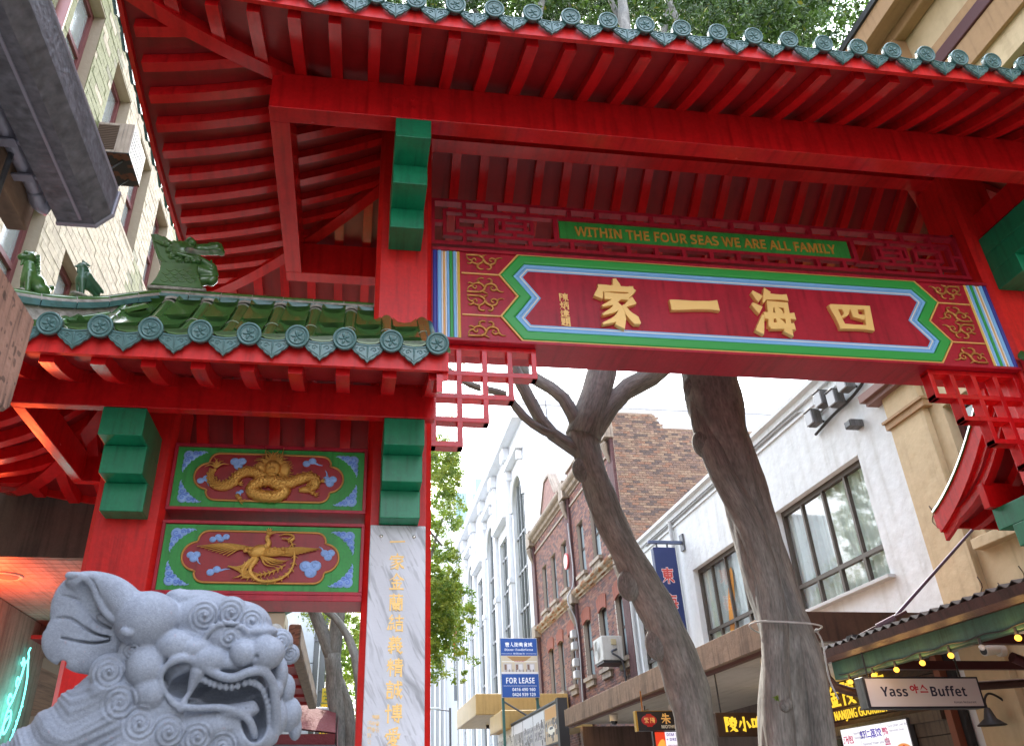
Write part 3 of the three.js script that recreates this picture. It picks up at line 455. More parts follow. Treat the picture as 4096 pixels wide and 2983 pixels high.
function offsetPoly(p, d) { const n = p.length; return p.map((q, i) => { const a = p[(i + n - 1) % n], b = p[(i + 1) % n], u = new THREE.Vector2(q[0] - a[0], q[1] - a[1]).normalize(), v = new THREE.Vector2(b[0] - q[0], b[1] - q[1]).normalize(), m = new THREE.Vector2(-u.y - v.y, u.x + v.x).normalize(), s = d / Math.max(0.35, m.dot(new THREE.Vector2(-u.y, u.x))); return [q[0] + m.x * s, q[1] + m.y * s]; }); }
const ZIG = [[1.208, 4.785], [1.052, 4.992], [1.194, 5.19], [1.052, 5.388], [1.212, 5.594]];
const zig = [...ZIG, ...ZIG.slice().reverse().map(([x, y]) => [2 * CX - x, y])].reverse();   // counter-clockwise
const band = (a, b, depth, bevel, mat, name = 'border') => { const s = shapeOf(offsetPoly(zig, a)); s.holes.push(new THREE.Path(offsetPoly(zig, b).map(([x, y]) => new THREE.Vector2(x, y)))); const g = new THREE.ExtrudeGeometry(s, { depth, bevelEnabled: bevel > 0, bevelSize: bevel, bevelOffset: -bevel, bevelThickness: bevel * 0.8, bevelSegments: 3 }); g.translate(0, 0, -5.222); P(name, buv(g), mat, NB); };
band(-0.016, -0.001, 0.014, 0.003, OCHRE); band(0, 0.083, 0.008, 0.016, GREENTRIM); band(0.084, 0.112, 0.004, 0.009, SKYTRIM); band(0.113, 0.124, 0.003, 0.004, SKYTRIM); band(0.125, 0.137, 0.002, 0.004, WHITETRIM); band(0.138, 0.148, 0.001, 0.003, SKYTRIM);
// gilded characters: own outline strokes, wide and heavy
const BIGW = { '家': 12.5, '一': 17, '海': 12.5, '四': 14 };
for (const [ch, x, y, w, h] of [['家', 2.001, 5.175, 0.36, 0.46], ['一', 2.655, 5.19, 0.41, 0.5], ['海', 3.337, 5.172, 0.36, 0.44], ['四', 4.04, 5.163, 0.42, 0.3]]) { const g = glyphGeo(ch, 1, 0.03, 0.008, BIGW[ch]); g.scale(w, h, 1); g.translate(x, y, -5.221); P('gilded_character', g, GOLDPALE, NB); }
'陳炳達題'.split('').forEach((ch, i) => { const g = glyphGeo(ch, 0.075, 0.004, 0.001, 8); g.translate(1.562, 5.212 - i * 0.079, -5.221); P('signature_character', g, GOLDPALE, NB); });
// scroll reliefs in the end compartments
function scrolls(cx, cy, sx, sy) {
  const gs = [], add = (p, r0, r1 = r0 * 0.5, n = 16) => gs.push(tube(p.map(([x, y]) => V(cx + sx * x, cy + sy * y, -5.216)), (t) => lerp(r0, r1, t) * 1.35, n, 6));
  add([[-0.13, 0.012], [-0.03, 0.012]], 0.007, 0.007, 3); add([[-0.03, 0.012], [0, 0.03], [0.012, 0.05], [-0.004, 0.085], [-0.04, 0.1], [-0.075, 0.088], [-0.085, 0.06], [-0.065, 0.045], [-0.05, 0.06], [-0.058, 0.07]], 0.009, 0.005, 24);
  add([[0.01, 0.05], [0.03, 0.085], [0.07, 0.098], [0.105, 0.08], [0.11, 0.05], [0.085, 0.035], [0.062, 0.048], [0.068, 0.068], [0.082, 0.066]], 0.01, 0.005, 24);
  add([[0.108, 0.055], [0.125, 0.035], [0.15, 0.026], [0.17, 0.03]], 0.009, 0.002, 8); add([[-0.08, 0.07], [-0.11, 0.06], [-0.125, 0.03], [-0.115, 0.02]], 0.008, 0.003, 8); add([[-0.08, 0.085], [-0.11, 0.1], [-0.12, 0.09]], 0.008, 0.004, 6);
  add([[-0.03, 0.1], [-0.04, 0.13], [-0.015, 0.15], [0.01, 0.145]], 0.009, 0.005, 8); add([[0.06, 0.098], [0.075, 0.125], [0.055, 0.148], [0.035, 0.142]], 0.009, 0.004, 8); add([[0.0, 0.02], [0.03, 0.004], [0.04, 0.0]], 0.008, 0.002, 5);
  return gs;
}
for (const m of [1, -1]) { const X = (x) => (m > 0 ? x : 2 * CX - x); for (const [gs] of [[[scrolls(X(0.905), 5.198, m, 1), scrolls(X(0.905), 5.186, m, -1)].flat()], [scrolls(X(0.905), 5.585, m, -1)], [scrolls(X(0.905), 4.79, m, 1)]]) P('scroll_relief', merge(gs), BRONZE, NB); for (const y of [5.388, 4.992]) P('divider', B(Math.min(X(0.735), X(1.05)), Math.max(X(0.735), X(1.05)), y - 0.006, y + 0.006, -5.222, -5.212), OCHRE, NB); }
// ---- lattice frieze with the English motto
const LF = G('lattice_frieze', gate, 'fretwork frieze around a green motto board');
{
  const z0 = -5.38, z1 = -5.33, bars = [], H_ = (u0, u1, v, t = 0.032) => bars.push([u0, u1, v - t / 2, v + t / 2]), V_ = (u, v0, v1, t = 0.032) => bars.push([u - t / 2, u + t / 2, v0, v1]);
  const half = () => {
    V_(0.014, 0, 0.474); H_(0.03, 0.1, 0.235); V_(0.115, 0.09, 0.375); H_(0.13, 0.27, 0.36); H_(0.13, 0.27, 0.105); H_(0.24, 0.46, 0.29); H_(0.24, 0.46, 0.175); V_(0.225, 0.16, 0.305); V_(0.475, 0.16, 0.305); V_(0.285, 0.305, 0.46); V_(0.285, 0.0, 0.16); V_(0.415, 0.305, 0.345); V_(0.415, 0.12, 0.16); H_(0.30, 1.1, 0.362); H_(0.30, 1.1, 0.103);
    V_(0.56, 0.36, 0.46); V_(0.56, 0.0, 0.103); H_(0.58, 0.86, 0.295); H_(0.58, 0.86, 0.17); H_(0.64, 0.80, 0.235); V_(0.625, 0.17, 0.295); V_(0.815, 0.17, 0.295); V_(0.565, 0.15, 0.31); V_(0.875, 0.15, 0.31); V_(0.85, 0.36, 0.46); V_(0.85, 0.0, 0.103); V_(0.72, 0.31, 0.345); V_(0.72, 0.12, 0.155); V_(1.085, 0.103, 0.362, 0.04);
  };
  half(); const end = [...bars];
  for (const m of [0, 1]) for (const [a, b, c, d] of end) { const x0 = m ? 2 * CX - 0.5 - b : 0.5 + a, x1 = m ? 2 * CX - 0.5 - a : 0.5 + b; P('fret_bar', B(x0, x1, 5.764 + c, 5.764 + d, z0 + (b - a > d - c ? 0 : 0.002), z1 - (b - a > d - c ? 0 : 0.002)), WINE, LF); }
  P('fret_rail', B(0.5, 5.456, 6.215, 6.245, -5.4, -5.325), WINE, LF); P('fret_rail', B(0.5, 5.456, 5.75, 5.785, -5.4, -5.32), WINE, LF);
  P('fret_rail', B(1.6, 4.356, 6.11, 6.142, z0, z1), WINE, LF); P('fret_rail', B(1.6, 4.356, 5.866, 5.9, z0, z1), WINE, LF);
  for (let i = 0; i < 11; i++) { const x = 1.72 + i * 0.2516; P('fret_bar', B(x - 0.018, x + 0.018, 6.142, 6.215, z0 + 0.002, z1 - 0.002), WINE, LF); P('fret_bar', B(x - 0.018, x + 0.018, 5.785, 5.866, z0 + 0.002, z1 - 0.002), WINE, LF); }
  const mb = P('motto_board', B(1.623, 4.333, 5.9, 6.11, -5.372, -5.352), GREENP, LF);
  const g = textGeo('WITHIN THE FOUR SEAS WE ARE ALL FAMILY', 0.098, 0.01, 1, FONT, 0.003); g.computeBoundingBox(); g.scale(2.44 / (g.boundingBox.max.x - g.boundingBox.min.x), 1, 1); g.translate(2.978, 6.006, -5.353); P('motto_lettering', g, MP(rgb(0.72, 0.36, 0.06), 0.4, { metalness: 0.2 }), LF);
}
// ---- stepped lattice spandrels under the name board
for (const m of [0, 1]) {
  const S = G('lattice_spandrel', gate, m ? 'stepped red lattice spandrel against the far column' : 'stepped red lattice spandrel beside the marble column');
  const xs = [0.515, 0.71, 0.908, 1.105, 1.295], ys = [4.723, 4.5, 4.305, 4.112, 3.915], t = 0.021, X = (x) => (m ? 2 * CX - x : x);
  const bx = (x0, x1, y0, y1, e) => P('lattice_bar', B(Math.min(X(x0), X(x1)), Math.max(X(x0), X(x1)), y0, y1, -5.37 + e, -5.27 - e, 0.004), RED, S);
  for (let j = 0; j < 5; j++) bx(xs[0] - 0.02, xs[Math.min(4, 5 - j)] + t, ys[j] - t, ys[j] + t, 0);
  for (let i = 0; i < 5; i++) bx(xs[i] - t, xs[i] + t, ys[Math.min(4, 5 - i)] - t, ys[0], 0.0015);
}
// ---- carved side panels
function lobed(x0, x1, y0, y1, r = 0.09, e = 0) {    // straight sides with a round lobe at each end
  const s = new THREE.Shape(), ym = (y0 + y1) / 2, h = (y1 - y0) / 2 - e, a = 0.075, ly = 0.092; x0 += e; x1 -= e;
  const xi = 0.085;
  s.moveTo(x0 + xi + a, ym - h); s.lineTo(x1 - xi - a, ym - h); s.quadraticCurveTo(x1 - xi, ym - h, x1 - xi, ym - ly); s.absarc(x1 - ly + 0.002, ym, ly, -Math.PI / 2, Math.PI / 2, false); s.lineTo(x1 - xi, ym + ly); s.quadraticCurveTo(x1 - xi, ym + h, x1 - xi - a, ym + h); s.lineTo(x0 + xi + a, ym + h); s.quadraticCurveTo(x0 + xi, ym + h, x0 + xi, ym + ly); s.absarc(x0 + ly - 0.002, ym, ly, Math.PI / 2, Math.PI * 1.5, false); s.lineTo(x0 + xi, ym - ly); s.quadraticCurveTo(x0 + xi, ym - h, x0 + xi + a, ym - h);
  return s;
}
const flip = (g) => { for (const k of Object.keys(g.attributes)) { const a = g.attributes[k], n = a.itemSize; for (let i = 0; i < a.count; i += 3) for (let c = 0; c < n; c++) { const o = a.array[(i + 1) * n + c]; a.array[(i + 1) * n + c] = a.array[(i + 2) * n + c]; a.array[(i + 2) * n + c] = o; } } g.computeVertexNormals(); return g; };
function cloudCorner(x, y, sx, sy, par) {
  const gs = [], cs = [], lob = (a, b, r, h = 0.011) => gs.push(new THREE.SphereGeometry(1, 12, 6).scale(r, r, h).translate(a, b, 0));
  for (const [a, b, r] of [[0.034, 0.034, 0.036], [0.076, 0.025, 0.027], [0.026, 0.075, 0.027], [0.106, 0.016, 0.018], [0.016, 0.105, 0.018], [0.058, 0.052, 0.02], [0.128, 0.01, 0.011], [0.01, 0.128, 0.011]]) lob(a, b, r);
  gs.push(tube([V(0.12, 0.01, 0), V(0.142, 0.006, 0), V(0.156, 0.012, 0)], (t) => 0.009 * (1 - 0.8 * t), 5, 6), tube([V(0.01, 0.12, 0), V(0.006, 0.142, 0), V(0.012, 0.156, 0)], (t) => 0.009 * (1 - 0.8 * t), 5, 6));
  for (const [a, b, r, d] of [[0.034, 0.034, 0.022, 1], [0.076, 0.025, 0.016, -1], [0.026, 0.075, 0.016, -1], [0.106, 0.016, 0.01, 1], [0.016, 0.105, 0.01, 1], [0.058, 0.052, 0.011, 1]]) cs.push(curl2(a, b, r, 1.3, 0.5, d, 0.0042, 0.0115, 14));
  for (const [q, mat] of [[merge(gs), CLOUDPALE], [merge(cs), CLOUD]]) { q.scale(sx, sy, 1); if (sx * sy < 0) flip(q); q.translate(x, y, -5.214); P('corner_cloud', q, mat, par); }
}
function wisp(x, y, s, tail, par, puffs = 3) {
  const gs = [];
  for (let i = 0; i < puffs; i++) { const a = i / puffs * 6.28 + 0.6, q = new THREE.SphereGeometry(1, 10, 6); q.scale(0.03 * s, 0.026 * s, 0.01); q.translate(x + Math.cos(a) * 0.026 * s, y + Math.sin(a) * 0.02 * s, -5.207); gs.push(q); gs.push(curl2(x + Math.cos(a) * 0.026 * s, y + Math.sin(a) * 0.02 * s, 0.016 * s, 1, a, 1, 0.004 * s, -5.197, 10)); }
  if (tail) gs.push(tube([V(x, y, -5.207), V(x + tail[0] * 0.4, y + tail[1] * 0.2, -5.207), V(x + tail[0] * 0.7, y + tail[1] * 0.8, -5.207), V(x + tail[0], y + tail[1], -5.207)], (t) => lerp(0.013 * s, 0.002, t), 12, 6));
  P('cloud', merge(gs), CLOUDPALE, par);
}
const PN = [];
for (const [y0, y1, nm, label] of [[3.375, 3.8, 'dragon_panel', 'green panel carved with a coiled golden dragon'], [2.835, 3.262, 'phoenix_panel', 'green panel carved with a golden phoenix in flight']]) {
  const pn = G(nm, gate, label), x0 = -1.243, x1 = 0.05; PN.push(pn);
  P('panel_box', B(x0, x1, y0 - 0.02, y1 + 0.02, -5.5, -5.235), WINE, pn); P('panel_board', B(x0 + 0.02, x1 - 0.02, y0 + 0.003, y1 - 0.003, -5.235, -5.216), GREENP, pn);
  for (const [a, b, c, d] of [[x0, x1, y0 - 0.022, y0], [x0, x1, y1, y1 + 0.022], [x0, x0 + 0.022, y0, y1], [x1 - 0.022, x1, y0, y1]]) P('panel_rail', B(a, b, c, d, -5.5, -5.2, 0.003), WINE, pn);
  const ym = (y0 + y1) / 2 + 0.002, mx0 = -1.09, mx1 = -0.112;
  P('medallion', ext(lobed(mx0, mx1, ym - 0.165, ym + 0.165), 0.006, 0.002).translate(0, 0, -5.216), BOARDRED, pn);
  const rim = lobed(mx0, mx1, ym - 0.165, ym + 0.165).getPoints(10).map((p) => V(p.x, p.y, -5.206)); P('medallion_rim', tube(rim.filter((p, i) => !i || p.distanceTo(rim[i - 1]) > 0.006).slice(0, -1), 0.0075, 160, 6, false, true), BRONZE, pn);
  for (const [sx, sy] of [[1, 1], [1, -1], [-1, 1], [-1, -1]]) cloudCorner(sx > 0 ? x0 + 0.062 : x1 - 0.062, sy > 0 ? y0 + 0.03 : y1 - 0.03, sx, sy, pn);
}
for (const y of [2.79]) P('panel_lintel', B(-1.243, 0.05, 2.775, 2.813, -5.52, -5.2, 0.004), WINE, gate);
{ // dragon
  const pn = PN[0], z = -5.2, b = (p, r, n = 40) => tube(p.map(([x, y, q = 0]) => V(x, y, z + q)), r, n, 8), gs = [];
  const body = [[-0.96, 3.64], [-0.985, 3.6], [-0.97, 3.54], [-0.9, 3.515], [-0.84, 3.545], [-0.8, 3.6, 0.004], [-0.74, 3.625, 0.004], [-0.66, 3.6, 0.006], [-0.56, 3.545, 0.01], [-0.49, 3.5, 0.012], [-0.53, 3.46, 0.01], [-0.63, 3.455, 0.008], [-0.71, 3.49, 0.006], [-0.68, 3.54, 0.014], [-0.58, 3.56, 0.02], [-0.48, 3.545, 0.016], [-0.4, 3.58, 0.006], [-0.33, 3.6], [-0.295, 3.565], [-0.33, 3.52], [-0.4, 3.505]];
  gs.push(b(body, (t, a) => (0.024 + 0.018 * Math.sin(Math.min(1, t * 1.5) * 2.2)) * (t > 0.93 ? 1 - (t - 0.93) * 9 : 1) * (t < 0.1 ? 0.5 + t * 5 : 1) * (1 + 0.07 * Math.cos(t * 330) * Math.cos(a * 4)), 220));
  { const c = new THREE.CatmullRomCurve3(body.map(([x, y, q = 0]) => V(x, y, z + q))), s0 = new THREE.SphereGeometry(1, 6, 4); for (let i = 2; i < 118; i++) { const t = i / 122, p = c.getPointAt(t), d = c.getTangentAt(t), R = 0.026 + 0.012 * Math.sin(Math.min(1, t * 1.5) * 2.2); for (let k = -1; k <= 1; k++) { const o = (k + (i % 2) * 0.5 - 0.25) * 0.55, s = s0.clone().scale(0.0095, 0.008, 0.005); s.rotateZ(Math.atan2(d.y, d.x)); s.translate(p.x - d.y * R * o, p.y + d.x * R * o, p.z + R * Math.sqrt(Math.max(0.2, 1 - o * o)) * 1.0); gs.push(s); } } }
  for (let i = 2; i < 40; i++) { const t = i / 41, c = new THREE.CatmullRomCurve3(body.map(([x, y, q = 0]) => V(x, y, z + q))), p = c.getPointAt(t), d = c.getTangentAt(t), k = new THREE.ConeGeometry(0.008, 0.026, 4); k.rotateZ(Math.atan2(d.x, -d.y) + (t > 0.45 && t < 0.7 ? Math.PI : 0) + Math.PI / 2 - 0.5); k.translate(p.x - d.y * 0.03 * (t > 0.45 && t < 0.7 ? -1 : 1), p.y + d.x * 0.03 * (t > 0.45 && t < 0.7 ? -1 : 1), z + 0.012); gs.push(k); }
  const fl = (x, y, a, l, r = 0.008, c = 0.3) => gs.push(tube([V(x, y, z + 0.01), V(x + Math.cos(a) * l * 0.5, y + Math.sin(a) * l * 0.5, z + 0.018), V(x + Math.cos(a + c) * l, y + Math.sin(a + c) * l, z + 0.008)], (t) => r * (1 - 0.85 * t), 6, 5));
  for (let i = 0; i < 8; i++) fl(-0.955, 3.645, 0.6 + i * 0.3, rr(0.05, 0.085), 0.009, i % 2 ? 0.4 : -0.3);          // tail tuft
  const hx = -0.585, hy = 3.648, E = (x, y, q, a, b_, c) => { const s = new THREE.SphereGeometry(1, 12, 8); s.scale(a, b_, c); s.translate(hx + x, hy + y, z + q); gs.push(s); };
  E(0, 0, 0.02, 0.055, 0.06, 0.035); E(0, -0.015, 0.045, 0.026, 0.02, 0.02); E(-0.024, 0.018, 0.045, 0.016, 0.013, 0.012); E(0.024, 0.018, 0.045, 0.016, 0.013, 0.012); E(0, -0.05, 0.035, 0.034, 0.018, 0.018); E(-0.014, -0.02, 0.06, 0.009, 0.008, 0.008); E(0.014, -0.02, 0.06, 0.009, 0.008, 0.008);
  for (let i = 0; i < 70; i++) { const a = -0.7 + i / 69 * 4.5; fl(hx + Math.cos(a) * 0.048, hy + Math.sin(a) * 0.048, a, rr(0.045, 0.1), 0.0085, (i % 2 ? 0.35 : -0.25)); }
  for (const s of [-1, 1]) { fl(hx + s * 0.02, hy + 0.045, 1.57 - s * 0.55, 0.12, 0.008, s * 0.2); fl(hx + s * 0.03, hy - 0.03, 1.57 - s * 2.0, 0.1, 0.006, s * -0.5); E(s * 0.08, 0.0, 0.015, 0.036, 0.05, 0.016); }
  for (const [x, y, a] of [[-0.84, 3.545, -0.2], [-0.8, 3.46, -0.9], [-0.33, 3.505, -0.6], [-0.3, 3.56, 0.2]]) { gs.push(b([[x, y], [x + Math.cos(a) * 0.04, y + Math.sin(a) * 0.04, 0.01]], 0.016, 6)); for (let k = -1; k <= 1; k++) fl(x + Math.cos(a) * 0.045, y + Math.sin(a) * 0.045, a + k * 0.6, 0.035, 0.007, 0.5); }
  P('dragon_relief', merge(gs), GOLD, pn);
  wisp(-0.817, 3.69, 1.05, null, pn); wisp(-1.03, 3.565, 0.8, [0.06, -0.05], pn, 2); wisp(-0.785, 3.482, 0.5, [0.01, -0.03], pn, 2); wisp(-0.345, 3.71, 0.9, [0.09, -0.02], pn, 2); wisp(-0.2, 3.58, 0.95, [-0.035, 0.075], pn, 3);
}
{ // phoenix
  const pn = PN[1], z = -5.2, gs = [], E = (x, y, q, a, b_, c, rz = 0) => { const s = new THREE.SphereGeometry(1, 12, 8); s.scale(a, b_, c); s.rotateZ(rz); s.translate(x, y, z + q); gs.push(s); };
  const f = (p, r0, r1, n = 10) => gs.push(tube(p.map(([x, y, q = 0.01]) => V(x, y, z + q)), (t) => lerp(r0, r1, t), n, 5));
  E(-0.62, 3.085, 0.01, 0.065, 0.04, 0.03, 0.35); E(-0.53, 3.08, 0.008, 0.09, 0.03, 0.026, 0.05);
  f([[-0.58, 3.1], [-0.56, 3.14], [-0.575, 3.17], [-0.562, 3.195]], 0.024, 0.013, 10); E(-0.562, 3.2, 0.018, 0.02, 0.015, 0.014); f([[-0.55, 3.2, 0.018], [-0.52, 3.205, 0.016]], 0.008, 0.002, 3);
  for (const a of [0.9, 1.3, 1.8, 2.3]) f([[-0.565, 3.21], [-0.565 + Math.cos(a) * 0.03, 3.21 + Math.sin(a) * 0.03]], 0.006, 0.002, 3);
  for (let i = 0; i < 9; i++) { const y = 3.115 - i * 0.0075, l = 0.36 - i * 0.024; f([[-0.645, 3.1 - i * 0.004], [-0.645 - l * 0.5, y + 0.012 + 0.004 * i], [-0.645 - l, y - 0.006]], 0.011, 0.003, 8); }
  for (let i = 0; i < 9; i++) { const y = 3.105 - i * 0.006, l = 0.33 - i * 0.022; f([[-0.56, 3.09 - i * 0.003], [-0.56 + l * 0.5, y + 0.006], [-0.56 + l, y]], 0.011, 0.003, 8); }
  for (let i = 0; i < 22; i++) E(-0.7 + (i % 11) * 0.026, 3.095 - Math.floor(i / 11) * 0.02 + (i % 2) * 0.004, 0.028, 0.014, 0.011, 0.008);
  for (let i = 0; i < 7; i++) f([[-0.64, 3.05], [-0.66 - i * 0.012, 3.0 - i * 0.004], [-0.7 - i * 0.022 + 0.03, 2.95 + i * 0.006], [-0.76 + i * 0.03, 2.91 + i * 0.004]], 0.01, 0.003, 9);
  for (let i = 0; i < 5; i++) f([[-0.6, 3.05], [-0.57 + i * 0.03, 3.0 + i * 0.006], [-0.5 + i * 0.02, 2.985 + i * 0.012]], 0.009, 0.002, 7);
  const plume = (p, r) => { f(p, r, r * 0.3, 26); const c = new THREE.CatmullRomCurve3(p.map(([x, y]) => V(x, y, z + 0.01))); for (let i = 1; i < 16; i++) { const q = c.getPointAt(i / 16), d = c.getTangentAt(i / 16); for (const s of [-1, 1]) f([[q.x, q.y], [q.x - d.y * 0.022 * s - d.x * 0.014, q.y + d.x * 0.022 * s - d.y * 0.014]], 0.007, 0.002, 3); } };
  plume([[-0.62, 3.04], [-0.66, 2.96], [-0.6, 2.9], [-0.5, 2.9], [-0.42, 2.945], [-0.39, 3.02], [-0.4, 3.1], [-0.43, 3.16], [-0.48, 3.17]], 0.016); plume([[-0.63, 3.04], [-0.7, 2.98], [-0.69, 2.92], [-0.61, 2.93], [-0.52, 2.955], [-0.44, 3.0]], 0.012);
  f([[-0.43, 3.15], [-0.4, 3.18], [-0.44, 3.2], [-0.5, 3.19]], 0.012, 0.003, 8);
  P('phoenix_relief', merge(gs), GOLD, pn);
  wisp(-0.9, 3.168, 0.75, null, pn, 2); wisp(-0.85, 3.17, 0.75, null, pn, 2); wisp(-1.02, 3.05, 0.85, [0.05, -0.05], pn, 3); wisp(-0.885, 2.958, 0.85, [0.1, 0.015], pn, 2); wisp(-0.18, 3.075, 0.9, [-0.06, 0.05], pn, 3); wisp(-0.285, 2.985, 1.35, null, pn, 3);
}
// ---- marble plaque
T.marble = tex(512, (u, v) => { const w = fbm(u, v, 3, 4, 7), a = u * 3 + v * 2, s = fb2(u * 1.6 + v * 0.9 + 0.25 * w, v * 0.5 - u * 0.3, 9, 4, 5, 23), vein = sstep(0.56, 0.78, s), f = fb2(u * 2 + v + 0.1 * w, v * 0.6 - u * 0.4, 30, 10, 3, 71), c = fbm(u, v, 4, 4, 44) - 0.5; const k = 0.84 - 0.24 * vein - 0.1 * sstep(0.6, 0.8, f) + 0.12 * c; return [k * 0.985, k * 0.99, k * 1.025]; });
{
  const mp = G('marble_plaque', gate, 'grey veined white marble plaque with a column of gilded characters'), MARB = MP('#ffffff', 0.3, { map: rep(T.marble, 1.1, 1.0), bumpMap: rep(T.fine, 2), bumpScale: 0.0006 });
  P('slab', B(0.087, 0.454, 0.6, 3.272, -5.2, -5.178, 0.006), MARB, mp);
  for (const x of [0.16, 0.376]) P('bolt_cap', new THREE.SphereGeometry(0.012, 12, 8).scale(1, 1, 0.5).translate(x, 3.196, -5.177), M('#c9c4bb', 0.25, { metalness: 0.9 }), mp);
  '一家金蘭結義精誠博愛'.split('').forEach((ch, i) => { const g = glyphGeo(ch, 0.108, 0.0012, 0.0008, 8.5); g.scale(0.94, 1, 1); g.translate(0.268, 3.161 - i * 0.1302, -5.1785); P('engraved_character', g, GOLDPALE, mp); });
  for (const [x, s, y] of [[0.128, '洪門致公', 2.07], [0.152, '庚申春', 2.1], [0.174, '華會名', 2.1]]) s.split('').forEach((ch, i) => { const g = glyphGeo(ch, 0.026, 0.0008, 0, 7); g.translate(x, y - i * 0.034, -5.1785); P('engraved_character', g, GOLDPALE, mp); });
}

// ================================================================ stone guardian lion
T.stone = tex(512, (u, v) => { const n = fbm(u, v, 5, 5, 51) - 0.5, f = h2(Math.floor(u * 512), Math.floor(v * 512), 6) - 0.5, g = fbm(u, v, 64, 3, 8) - 0.5, rust = fbm(u, v, 22, 3, 95) > 0.84 ? 0.7 : 0; const k = 0.63 + 0.11 * n + 0.05 * f + 0.1 * g; return [k * 0.95 + 0.08 * rust, k * 0.995, k * 1.075 - 0.02 * rust]; });
const STONE = M('#ffffff', 0.72, { map: rep(T.stone, 4), bumpMap: rep(T.fine, 14), bumpScale: 0.0009 });
{
  const lion = thing('stone_lion', 'carved grey stone guardian lion, mouth open, in front of the outer red gate column', 'statue', [-0.4823, 1.9348, -2.2238]);
  lion.quaternion.set(0.07257, 0.10629, -0.00778, 0.99165).multiply(new THREE.Quaternion().setFromAxisAngle(V(0, 0, 1), 0.096));
  const q = (x, y, z = 0) => [x - 1300, 1000 - y, z];
  const spiral = (c, r, lam, amp, dir = 1, ph = 0) => (x, y, z) => { const dx = x - c[0], dy = y - c[1], rho = Math.hypot(dx, dy), th = Math.atan2(dy, dx); if (rho > r * 1.05 || z < c[2] - r * 0.5) return 0; return amp * sstep(1.05 * r, 0.8 * r, rho) * Math.cos(2 * Math.PI * rho / lam + dir * th + ph); };
  const head = sculpt([-1700, -1150, -560], [1320, 860, 700], 11, (add) => {
    const ell = (c, r, k = 40) => add(c, r, sdEll(c, r), k), cap = (a, b, r0, r1 = r0, k = 25) => { const m = Math.max(r0, r1), c = [0, 1, 2].map((i) => (a[i] + b[i]) / 2); add(c, [0, 1, 2].map((i) => Math.abs(a[i] - b[i]) / 2 + m), sdCap(a, b, r0, r1), k); };
    const chain = (pts, r, k = 18, r1 = r) => { for (let i = 0; i < pts.length - 1; i++) cap(pts[i], pts[i + 1], lerp(r, r1, i / (pts.length - 1)), lerp(r, r1, (i + 1) / (pts.length - 1)), k); };
    const cut = (c, r, k = 20) => add(c, r, sdEll(c, r), k, 1), cutcap = (a, b, r0, r1 = r0, k = 10) => { const m = Math.max(r0, r1), c = [0, 1, 2].map((i) => (a[i] + b[i]) / 2); add(c, [0, 1, 2].map((i) => Math.abs(a[i] - b[i]) / 2 + m), sdCap(a, b, r0, r1), k, 1); };
    const spl = (pts, n = 14) => { const c = new THREE.CatmullRomCurve3(pts.map((p) => V(...p))); return c.getPoints(n).map((p) => p.toArray()); };
    // neck and mane mass
    cap(q(960, 1290, -30), q(180, 1920, -120), 340, 340, 60); cap(q(1200, 1500, 0), q(900, 2100, 0), 380, 420, 60);
    // skull, brow dome, snout
    ell(q(1720, 900, -60), [520, 470, 400], 60); ell(q(1640, 600, -60), [400, 215, 380], 60); ell(q(1980, 720, 0), [300, 250, 340], 60); ell(q(2060, 930, 140), [300, 210, 310], 50); ell(q(1850, 1000, 130), [440, 140, 320], 50);
    ell(q(1560, 440, -40), [250, 90, 240], 40); ell(q(1430, 410, 0), [110, 70, 120], 30); cap(q(1445, 372, 20), q(1445, 345, 20), 34, 12, 10);
    // lower jaw
    ell(q(1760, 1500, 80), [470, 190, 330], 50); ell(q(2080, 1620, 170), [230, 170, 260], 50); ell(q(1420, 1330, 200), [140, 160, 150], 40);
    ell(q(1960, 1240, -120), [330, 300, 230], 40); ell(q(2150, 1450, -60), [200, 240, 230], 40);
    // mouth hollow
    cut(q(1700, 1165, 360), [325, 120, 470], 26); cut(q(1930, 1235, 390), [325, 138, 520], 26); cut(q(2110, 1420, 380), [120, 230, 420], 26); cut(q(1440, 1110, 420), [95, 130, 160], 25);
    // cheek and face lumps
    ell(q(1440, 835, 300), [175, 128, 120], 14); ell(q(1600, 880, 330), [150, 100, 110], 26); ell(q(1715, 970, 370), [165, 118, 118], 14); ell(q(1205, 985, 250), [172, 180, 160], 12); ell(q(1245, 1200, 260), [150, 150, 140], 16);
    ell(q(1985, 930, 420), [118, 118, 120], 12); ell(q(2180, 940, 400), [165, 145, 170], 22); ell(q(1930, 800, 260), [140, 90, 130], 30); ell(q(2120, 760, 250), [180, 70, 180], 24); cut(q(2084, 972, 556), [22, 28, 60], 6);
    ell(q(2330, 1120, 190), [75, 150, 110], 14); ell(q(2290, 1250, 240), [70, 90, 100], 14); ell(q(2430, 1470, 30), [125, 150, 130], 14); ell(q(2315, 1480, 140), [95, 160, 120], 12); ell(q(2500, 1590, 0), [60, 110, 90], 12); ell(q(2400, 1250, 60), [90, 130, 110], 14);
    // eye and lids
    ell(q(1850, 800, 320), [158, 122, 116], 8); chain(spl([q(1640, 815, 350), q(1720, 715, 385), q(1850, 675, 400), q(1990, 730, 390), q(2070, 830, 360)]), 26, 10);
    cutcap(q(1680, 800, 405), q(1760, 722, 420), 12); cutcap(q(1760, 722, 420), q(1900, 700, 428), 14); cutcap(q(1900, 700, 428), q(2010, 790, 412), 14);
